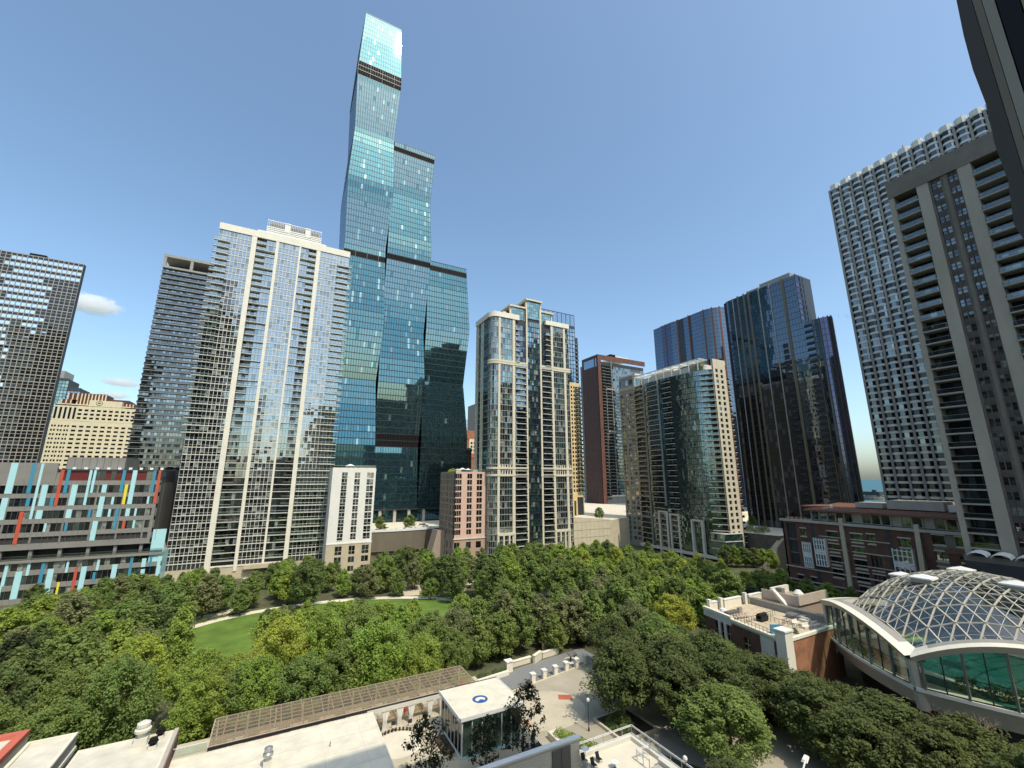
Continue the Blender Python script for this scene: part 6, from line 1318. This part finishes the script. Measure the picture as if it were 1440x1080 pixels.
# ================================================================== trees
def crown_mesh(seed, h, r, z0, nl=44, leaves=110, ls=.30, shape='oval', sparse=1):
    """leaf sprays set on boughs that climb outward, so the outline stays ragged"""
    rr = random.Random(seed); vs = []; fs = []
    H = h-z0; lean = (rr.uniform(-.4,.4), rr.uniform(-.4,.4)); sq = rr.uniform(.85,1.15)
    bump = [rr.uniform(.72,1.12) for _ in range(9)]
    for L_ in range(nl):
        t = ((L_+rr.random())/nl)**.9
        prof = math.sin(math.pi*min(1,.16+.84*t))**.62 if shape == 'oval' else (1-t)**.62*min(1,.45+2.4*t)
        a = rr.uniform(0,2*math.pi); ub = a/(2*math.pi)*9; bf = bump[int(ub)%9]*(1-ub%1)+bump[(int(ub)+1)%9]*(ub%1)
        q = r*prof*bf*(.25+.75*rr.random()**.5)*.92
        c = Vector((q*math.cos(a)*sq+lean[0]*t, q*math.sin(a)/sq+lean[1]*t, z0+H*(.03+.93*t)+rr.uniform(-.3,.3)))
        lr = r*rr.uniform(.11,.24)*(1.15-.45*t); out = Vector((math.cos(a)*.7,math.sin(a)*.7,.75)).normalized(); ln = rr.uniform(1.0,1.9)
        for k in range(int(leaves*sparse)):
            d = Vector((rr.gauss(0,1),rr.gauss(0,1),rr.gauss(0,1))); d.normalize(); rad = rr.random()**.45
            p = c+d*lr*rad; p += out*(d.dot(out))*lr*rad*(ln-1)
            nrm = (d*.55+Vector((0,0,.75))+Vector((rr.gauss(0,.45),rr.gauss(0,.45),rr.gauss(0,.3)))).normalized(); s = ls*rr.uniform(.55,1.3)
            u = nrm.orthogonal().normalized(); u = (Matrix.Rotation(rr.uniform(0,6.28),3,nrm)@u); w = nrm.cross(u)
            n = len(vs); vs += [tuple(p-u*s), tuple(p-w*s*.55), tuple(p+u*s), tuple(p+w*s*.55+nrm*s*.2)]; fs.append((n,n+1,n+2,n+3))
    me = bpy.data.meshes.new('crown'); me.from_pydata(vs,[],fs); me.materials.append(MATS['leaf_mid']); me.update(); return me
def trunk_mesh(seed, h, r, z0, tr=.2, bark='bark', limbs=7, twigs=0):
    rr = random.Random(seed+99); m = MB(); top = Vector((rr.uniform(-.3,.3),rr.uniform(-.3,.3),h*.72)); p = Vector((0,0,0)); segs = 5; pts = [p]
    for k in range(1,segs+1): pts.append(Vector((top.x*k/segs+rr.uniform(-.08,.08),top.y*k/segs+rr.uniform(-.08,.08),top.z*k/segs)))
    for k in range(segs): m.bar(pts[k],pts[k+1],tr*(1-.15*k),bark,tr*(1-.15*(k+1)),7)
    for k in range(limbs):
        t = rr.uniform(.3,.95); b0 = top*t; a = rr.uniform(0,6.28); e = b0+Vector((math.cos(a),math.sin(a),rr.uniform(.5,1.1)))*r*rr.uniform(.45,.8); m.bar(b0,e,tr*.42,bark,tr*.12,5)
        for q in range(2+twigs):
            s_ = b0.lerp(e,rr.uniform(.4,.95)); a2 = a+rr.uniform(-1,1); m.bar(s_,s_+Vector((math.cos(a2),math.sin(a2),rr.uniform(.2,1)))*r*.3,tr*.14,bark,tr*.05,4)
    return m.mesh('trunk')
PROTO = [(crown_mesh(s,12,4.6,1.8,120,82,.27,'oval' if s % 2 else 'cone'), trunk_mesh(s,12,4.6,2.2)) for s in range(12)]
FINE = [(crown_mesh(50+s,12,5.4,2.6,190,120,.20), trunk_mesh(50+s,12,5.4,3,.24,'bark',10)) for s in range(5)]
THIN = [(crown_mesh(80+s,6,2.4,1.3,60,30,.14,'oval'), trunk_mesh(80+s,6,2.2,2,.09,'bark',12,3)) for s in range(2)]
COLW = {'leaf_mid':'mid green','leaf_bright':'bright green','leaf_yellow':'yellow green','leaf_dark':'dark green','leaf_olive':'olive brown','leaf_street':'deep green','leaf_shade':'nearly black green','leaf_shade2':'very dark green','leaf_lime':'lime green','leaf_gray':'grey green','leaf_rust':'rusty'}
def tree(x, y, z, h, r, leaf, label, group, lib, k, sh_=12, sr=4.6, cat='tree', name='broadleaf_tree'):
    cm_, tm = lib[k % len(lib)]; t = thing(name,label,cat,(x,y,z),group); rz = random.uniform(0,6.28); kx = random.uniform(.86,1.16); ky = random.uniform(.86,1.16)
    for nm, me, ml in (('crown',cm_,leaf),('trunk',tm,'bark')):
        o = bpy.data.objects.new(nm,me); COL.objects.link(o); o.parent = t; o.scale = (r/sr*kx,r/sr*ky,h/sh_); o.rotation_euler = (0,0,rz)
        if nm == 'crown': o.material_slots[0].link = 'OBJECT'; o.material_slots[0].material = MATS[leaf]
    return t
TREES = [(-23.7, 87.3, 10.1, 4.3), (117.3, 87.3, 14.3, 5.5), (7, 87.4, 10.5, 4), (-8.5, 87.6, 8.4, 3.5), (20.5, 87.6, 10, 3.8), (0, 87.8, 11.5, 4), (96.7, 88.0, 14.5, 4.7), (13.5, 88, 11.5, 4.2), (27, 88.2, 10.5, 3.9), (18.3, 88.3, 14.1, 5.2), (108.6, 88.4, 10.7, 4.4), (-7, 88.5, 11, 4), (-30.2, 88.6, 10.3, 4.3), (-17.1, 88.8, 14.0, 5.2), (26.5, 89.3, 9.0, 3.7), (-1.5, 89.4, 10.4, 4.4), (35, 91.5, 9, 3.4), (151.2, 92.8, 10.2, 4.3), (72.3, 93.0, 12.6, 4.7), (81.4, 93.0, 14.1, 5.2), (60.8, 93.6, 8.3, 3.5), (108.6, 94.0, 11.1, 4.7), (177.1, 94.0, 8.8, 3.7), (41.5, 94, 10.5, 3.8), (-32.5, 94.2, 13.5, 4.3), (162.8, 94.6, 10.2, 4.3), (66.8, 94.7, 11.3, 4.7), (101.8, 94.7, 11.9, 5.0), (142.4, 94.7, 10.1, 4.2), (-3.3, 95.1, 10.0, 3.6), (170.7, 95.1, 9.6, 4.0), (-8.4, 95.4, 11.4, 4.1), (30.3, 95.4, 12.0, 4.3), (-24.5, 95.4, 11.4, 4.6), (37.5, 95.5, 12.2, 4.4), (48, 95.5, 10, 3.8), (122.4, 95.7, 10.8, 4.5), (136.7, 95.9, 10.2, 4.3), (88.8, 96.0, 14.0, 5.1), (23.1, 96.1, 11.2, 4.0), (45.0, 96.2, 9.0, 3.2), (54, 97.5, 11, 4), (67, 97.5, 10.5, 4), (3.3, 97.6, 14.2, 4.4), (74, 98, 11, 4.1), (10.8, 98.1, 14.4, 4.4), (60.5, 98.5, 11.5, 4.2), (17.7, 98.6, 14.0, 4.4), (-17.8, 99.8, 13.7, 5.2), (102.1, 100.1, 11.2, 4.6), (51.2, 100.3, 12.8, 5.3), (117.0, 100.5, 13.2, 4.8), (-32.0, 100.9, 14.0, 5.5), (127.6, 101.1, 11.7, 4.5), (81.2, 101.8, 12.3, 4.9), (45, 102, 12, 4.3), (73.0, 102.1, 10.7, 4.5), (158.1, 102.5, 7.6, 3.2), (-25.1, 102.6, 13.6, 4.6), (27.0, 103.2, 11.8, 4.2), (6.0, 103.8, 13.0, 4.4), (69, 104, 12, 4.3), (52.5, 104.5, 12, 4.4), (18.3, 105.9, 13.2, 4.4), (61, 106, 12.5, 4.4), (119.6, 106.1, 13.6, 5.5), (104.9, 106.5, 11.8, 4.6), (12.0, 106.9, 13.8, 4.4), (127.2, 107.4, 12.5, 5.1), (140.9, 107.7, 10.9, 4.6), (111.7, 108.0, 10.9, 4.6), (-36.4, 108.1, 14.3, 4.8), (91.6, 108.6, 10.8, 4.5), (97.3, 108.7, 13.7, 5.3), (76.7, 108.8, 11.6, 4.9), (-22.8, 109.2, 14.1, 4.4), (133.1, 109.5, 12.5, 4.7), (38.1, 111.7, 7.6, 2.7), (15.3, 111.8, 12.0, 4.3), (30.9, 112.3, 10.0, 3.6), (1.8, 112.6, 12.2, 4.4), (86.6, 112.8, 12.9, 5.4), (9.9, 113.0, 11.4, 4.1), (117.6, 113.0, 11.8, 4.7), (-14.7, 113.2, 14.8, 4.4), (45.9, 114.4, 10.0, 3.6), (26.1, 114.7, 10.2, 3.7), (-30.7, 115.1, 12.4, 4.8), (131.1, 115.6, 12.5, 5.2), (60.2, 116.0, 11.4, 4.6), (94.2, 116.1, 12.1, 5.1), (108.3, 119.5, 13.3, 4.7), (-22.3, 119.6, 10.1, 4.2), (88.6, 120.7, 14.3, 5.5), (122.7, 120.8, 11.6, 4.9), (97.1, 120.9, 13.5, 4.8), (61.0, 121.4, 11.0, 4.6), (-37.8, 122.0, 12.7, 5.3), (-17.6, 122.4, 10.4, 4.4), (3.6, 122.5, 10.2, 3.7), (18.6, 122.7, 9.6, 3.5), (82.8, 122.8, 12.8, 5.4), (25.8, 124.1, 8.0, 2.9), (36.0, 124.9, 7.4, 2.7), (-41.8, 126.1, 11.4, 4.6), (117.9, 126.2, 13.0, 4.8), (159.1, 126.7, 7.2, 3.0), (-32.1, 127.3, 11.2, 4.4), (90.1, 127.3, 13.8, 5.4), (107.8, 127.6, 11.3, 4.7), (-24.7, 128.1, 13.0, 5.5), (62.5, 128.3, 14.5, 5.0), (125.3, 129.0, 12.5, 5.1), (132.9, 129.1, 10.8, 4.5), (81.0, 129.3, 10.7, 4.5), (-23.2, 133.9, 14.3, 5.0), (177.0, 134.2, 5.1, 2.1), (-32.4, 134.4, 10.9, 4.6), (91.0, 134.4, 12.7, 5.3), (99.9, 134.4, 14.3, 5.4), (117.9, 135.2, 13.9, 4.4), (142.8, 135.3, 10.1, 4.2), (150.8, 135.5, 8.7, 3.6), (134.5, 135.6, 11.0, 4.4), (80.9, 135.7, 12.0, 5.0), (9.9, 135.8, 7.8, 2.8), (-41.5, 136.0, 10.6, 4.4), (63.4, 136.3, 11.4, 4.3), (71.7, 136.4, 13.5, 5.0), (123.3, 136.9, 13.0, 5.4), (23.1, 137.2, 6.4, 2.3), (5.4, 137.6, 6.8, 2.4), (0.6, 137.9, 6.4, 2.3), (170.9, 141.7, 7.0, 2.9), (-49.2, 141.9, 11.9, 5.0), (-39.8, 141.9, 13.8, 4.8), (-30.3, 143.0, 11.0, 4.6), (-21.9, 143.2, 13.9, 5.2), (81.9, 143.4, 14.0, 4.7), (54.3, 143.6, 14.1, 5.0), (117.3, 143.9, 13.0, 4.9), (65.6, 144.6, 13.8, 5.5), (90.0, 144.6, 12.7, 4.4), (124.9, 145.2, 13.1, 4.4), (-39.8, 149.8, 11.9, 4.7), (84.2, 149.8, 13.5, 5.4), (-19.6, 150.0, 14.1, 4.8), (48.7, 150.0, 6.8, 2.9), (58.3, 150.4, 13.1, 4.6), (102.7, 150.4, 13.7, 5.6), (120.4, 150.8, 13.3, 5.1), (75.2, 151.5, 12.7, 5.1), (127.0, 151.5, 13.8, 4.9), (165.0, 151.5, 7.2, 3.0), (-31.1, 152.7, 11.0, 4.6), (-46.6, 152.8, 12.1, 5.1), (110.3, 153.1, 12.2, 4.5), (-51.4, 157.7, 11.0, 4.6), (-41.2, 158.1, 10.5, 4.4), (107.3, 158.1, 13.2, 5.3), (82.5, 158.2, 13.4, 5.0), (-25.2, 158.5, 11.4, 4.8), (39.7, 158.7, 8.3, 3.3), (98.0, 159.5, 13.4, 5.5), (29.9, 160.2, 11.0, 4.6), (56.9, 160.2, 12.3, 5.2), (64.1, 160.4, 11.2, 4.7), (92.4, 160.5, 13.3, 4.8), (-30.9, 160.6, 12.3, 4.8), (-16.2, 160.9, 12.1, 4.9), (-6.9, 160.9, 8.4, 3.5), (10.6, 161.0, 13.6, 5.3), (64.1, 165.7, 13.4, 5.0), (5.4, 166.0, 11.6, 4.9), (-41.0, 166.1, 12.6, 4.6), (-48.9, 166.4, 9.5, 4.0), (46.9, 166.5, 10.6, 4.5), (22.7, 166.9, 8.9, 3.7), (-13.0, 167.2, 10.4, 4.4), (74.9, 167.2, 12.2, 4.4), (83.4, 167.2, 13.1, 4.3), (-30.7, 167.6, 11.8, 4.9), (-4.9, 167.6, 9.6, 4.0), (37.2, 167.8, 11.4, 4.8), (90.0, 167.8, 13.0, 4.8), (28.2, 168.0, 9.1, 3.8), (169.1, 168.0, 6.2, 2.6), (127.3, 168.1, 10.7, 4.5), (54.9, 168.9, 10.2, 4.3), (10.6, 173.6, 13.4, 4.6), (-39.7, 173.8, 11.7, 4.9), (53.8, 174.2, 10.9, 4.5), (4.2, 174.5, 11.7, 4.9), (38.0, 174.8, 12.3, 4.7), (100.8, 174.8, 11.6, 4.9), (71.6, 174.9, 10.3, 4.3), (160.6, 175.2, 6.6, 2.8), (-34.0, 175.5, 11.3, 4.7), (-59.4, 175.6, 6.6, 2.8), (-16.0, 176.3, 11.3, 4.7), (115.3, 176.5, 10.3, 4.3), (-22.5, 176.6, 10.8, 4.5), (19.2, 176.7, 9.8, 4.1), (47.8, 176.7, 13.4, 5.4), (-12.4, 181.3, 7.9, 3.3), (14.2, 181.3, 10.9, 4.6), (180.6, 181.4, 6.4, 2.7), (74.3, 181.5, 10.6, 4.4), (-48.6, 181.6, 8.0, 3.4), (57.2, 182.6, 11.1, 4.7), (-29.2, 183.2, 9.2, 3.8), (5.4, 183.9, 11.6, 4.9), (38.6, 183.9, 10.6, 4.5), (111.2, 184, 10.5, 4.0), (-38.5, 184.1, 10.3, 4.3), (12.8, 189.5, 10.9, 4.6), (-60.3, 189.7, 5.6, 2.4), (152.4, 190, 8.0, 3.0), (-33.5, 190.2, 8.1, 3.4), (2.1, 190.3, 9.4, 3.9), (47.7, 190.4, 11.1, 4.7), (56.9, 190.5, 10.4, 4.4), (-22.3, 191.2, 8.9, 3.7), (-4.3, 191.7, 6.8, 2.8), (-42.6, 191.9, 9.2, 3.9), (-55.6, 198, 5.0, 1.9), (-27.6, 198, 7.2, 2.8), (-22.0, 198, 8.5, 3.2), (0.4, 198, 8.0, 3.0), (6.4, 198, 9.8, 3.7), (23.5, 198.4, 6.8, 2.9), (-65.1, 199.8, 7.2, 3.0)]
ROWN = [(0,96,'front park row'),(96,108,'second park row'),(108,122,'third park row'),(122,138,'fourth park row'),(138,155,'fifth park row'),(155,170,'sixth park row'),(170,185,'seventh park row'),(185,300,'rearmost park row')]
rt = random.Random(21)
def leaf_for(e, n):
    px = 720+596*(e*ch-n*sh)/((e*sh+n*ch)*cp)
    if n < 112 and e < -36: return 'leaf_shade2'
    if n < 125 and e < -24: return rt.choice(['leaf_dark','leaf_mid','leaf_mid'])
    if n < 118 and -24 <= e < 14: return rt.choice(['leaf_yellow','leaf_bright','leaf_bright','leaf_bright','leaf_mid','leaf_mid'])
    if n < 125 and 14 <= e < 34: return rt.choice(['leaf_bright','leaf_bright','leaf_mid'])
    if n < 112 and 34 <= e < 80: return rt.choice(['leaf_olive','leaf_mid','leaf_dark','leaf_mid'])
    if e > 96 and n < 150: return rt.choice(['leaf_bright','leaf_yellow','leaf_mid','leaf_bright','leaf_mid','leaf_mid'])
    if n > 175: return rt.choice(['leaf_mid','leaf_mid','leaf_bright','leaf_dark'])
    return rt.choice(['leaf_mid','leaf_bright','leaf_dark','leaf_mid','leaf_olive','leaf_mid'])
kk = 0
for n0,n1,rn in ROWN:
    row = sorted([t for t in TREES if n0 <= t[1] < n1], key=lambda t: (t[0]*ch-t[1]*sh)/(t[0]*sh+t[1]*ch))
    for i,(e,n,h,r) in enumerate(row):
        lf = leaf_for(e,n); lib = FINE if (n < 100 and e < 40) else PROTO; s_ = 5.4 if lib is FINE else 4.6
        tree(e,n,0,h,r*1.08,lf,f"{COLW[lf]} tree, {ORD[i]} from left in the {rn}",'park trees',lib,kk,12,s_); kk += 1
# street trees on the right
ST = [(55.6,64.5,11.5,6.2,'leaf_street','large spreading tree in the square pit of the forecourt'),(66,62,11,5.6,'leaf_street','street tree just right of the large forecourt tree'),(73.2,60.6,11,5.4,'leaf_street','street tree with a visible dark trunk before the brick building'),(60.2,47.0,9.8,5.4,'leaf_mid','brighter green street tree standing over the light concrete street at the bottom'),(80.5,55.2,7.6,4.0,'leaf_street','street tree below the corner pier of the brick building'),(84,66,7.0,3.8,'leaf_mid','street tree hiding the left front of the brick building'),(72,72,11.5,5.0,'leaf_mid','street tree behind the forecourt, left of the brick building'),(80.5,47.6,8,4.4,'leaf_street','street tree between the brick building and the pool building'),(73.5,42.6,9.6,4.8,'leaf_street','street tree over the long planter, left of the pool building'),(85,38.0,6.8,4.0,'leaf_street','street tree directly below the low corner of the pool building'),(78,35.5,9.6,5.0,'leaf_street','street tree in front of the pool building, near the bottom edge'),(86,29.4,6.6,4.0,'leaf_street','street tree under the right windows of the pool building'),(80,28.4,9.6,5.0,'leaf_street','street tree at the bottom right, left of the leafless tree'),(85,22,7,4.0,'leaf_street','street tree at the bottom right corner, rear one'),(77.5,22,9.2,4.8,'leaf_street','street tree at the bottom right corner, nearest one'),(64.5,71.5,9.5,4.6,'leaf_street','street tree at the back edge of the forecourt behind the grey walk end'),(66,78,10.5,4.6,'leaf_street','street tree right of the stone piers'),(74,80,12,5.0,'leaf_olive','olive tree right of the grey walk, behind the street trees'),(81,74,7.6,3.8,'leaf_dark','dark tree tucked left of the brick building front'),(76.6,67,8.6,4.2,'leaf_street','street tree filling the gap before the brick building windows'),(92.6,86,10,4.6,'leaf_yellow','yellow green tree just behind the left roof corner of the brick building'),(50.2,39.6,7.0,3.4,'leaf_street','small street tree beside the railing of the lower right terrace'),
 (61.5,56.5,10.2,4.8,'leaf_street','street tree right behind the square tree pit'),(68.5,54.5,10,4.8,'leaf_street','street tree between the forecourt and the corner pier of the brick building'),(76,61,8.6,4.2,'leaf_street','street tree before the middle of the brick building front'),(83.5,60.5,6.6,3.4,'leaf_street','street tree left of the corner pier of the brick building'),(77,51,9.6,4.6,'leaf_street','street tree in the shade left of the pool building corner'),(82,43.0,7.4,4.2,'leaf_street','street tree beside the left hull of the pool building'),(72,36.5,8.6,4.4,'leaf_street','street tree at the bottom edge beside the white street lamp'),(74,29,9,4.6,'leaf_street','street tree at the bottom edge, right of the white street lamp'),(90,24.5,5.8,3.6,'leaf_street','street tree at the right edge under the pool building hull'),(70,66,10.5,4.8,'leaf_mid','street tree behind the large forecourt tree, further right')]
for i,(x,y,h,r,lf,lb) in enumerate(ST): tree(x,y,0,h*1.04,r*1.16,lf,lb,'street trees',FINE,i,12,5.4)
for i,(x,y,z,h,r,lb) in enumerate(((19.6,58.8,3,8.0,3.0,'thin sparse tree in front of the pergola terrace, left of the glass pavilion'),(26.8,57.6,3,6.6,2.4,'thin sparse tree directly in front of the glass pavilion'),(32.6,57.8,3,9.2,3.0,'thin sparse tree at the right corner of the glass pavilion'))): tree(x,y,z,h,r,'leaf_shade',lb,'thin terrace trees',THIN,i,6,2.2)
for i,(x,y,lb) in enumerate(((46,226.5,'small tree on the plaza before the tallest tower, beside the white mid-rise'),(61,228,'small tree between the entrance columns of the tallest tower'),(95,232,'small tree on the plaza left of the pink mid-rise'),(170,209,'lone tree on the plaza above the pale retaining wall'),(247,178,'tree on the raised plaza at the foot of the tall blue tower, left'),(250,160,'tree on the raised plaza at the foot of the tall blue tower, middle'),(226,150,'tree at the edge of the raised plaza beside the curved glass tower'),(236,136,'tree on the raised plaza left of the brown townhouse block'))): tree(x,y,14.6 if i != 3 else 16,7.0 if i < 4 else 6,3.2,'leaf_mid',lb,'plaza trees',PROTO,i)
for i in range(9): tree(151+.3*i,97-i*6.0,0,8.5,4.2,rt.choice(['leaf_mid','leaf_bright']),ORD[i]+' tree from left along the foot of the brown brick block','townhouse street trees',PROTO,i)
m = MB(); base = Vector((88.5,30.2,0)); rr = random.Random(2)
def twig(p, d, L, r, n):
    e = p+d*L; m.bar(p,e,r,'barepale',r*.6,5)
    if n:
        for k in range(3 if n > 1 else 4): 
            d2 = (d+Vector((rr.gauss(0,.5),rr.gauss(0,.5),rr.gauss(.15,.3)))).normalized(); twig(p.lerp(e,rr.uniform(.6,1)),d2,L*rr.uniform(.6,.8),r*.55,n-1)
twig(base,Vector((0,0,1)),3.4,.14,4); solo(m,'bare_tree','pale leafless tree against the hull of the pool building at the right','tree',tuple(base))
bush(112,88,0,3.0,'low bright shrub mass in the park left of the brick building','leaf_lime',None,900)
for i,(x,y) in enumerate(((86,100),(90,102.5),(95,104),(80,97))): bush(x,y,0,1.6,ORD[i]+' low flowering shrub around the small garden lawn in the park','leaf_rust' if i % 2 else 'leaf_lime','shrubs around the small lawn',300)
bush(47.5,155,0,1.6,'pale yellow shrub where the two park paths meet behind the lawn','leaf_yellow',None,350)
for i in range(7): bush(-22+i*2.2,154.5+i*1.3,0,1.0,ORD[i]+' dark low shrub from the left along the path behind the lawn','leaf_dark','shrubs along the left path',160)

for i in range(6): tree(128+i*1.2,88-i*5.6,0,8.6,4.0,rt.choice(['leaf_mid','leaf_bright','leaf_gray']),ORD[i]+' tree from left between the low brick building and the brown brick block','townhouse street trees',PROTO,i+3)

for i,(x,y,z) in enumerate(((214,139,13.2),(217,146,13.2),(222,141,13.2),(228,131,13.2),(236,129,13.2),(219,153,13.2),(243,131,13.2))): bush(x,y,z,2.4,ORD[i]+' shrub mass from left on the raised plaza by the brown brick block','leaf_mid' if i % 2 else 'leaf_dark','raised plaza shrubs',420,.7)
for i in range(6): tree(186+i*3.2,138-i*2.2,0,9.5-.3*i,4.2,rt.choice(['leaf_mid','leaf_dark','leaf_bright']),ORD[i]+' tree from left below the raised plaza wall','raised plaza trees',PROTO,i+5)
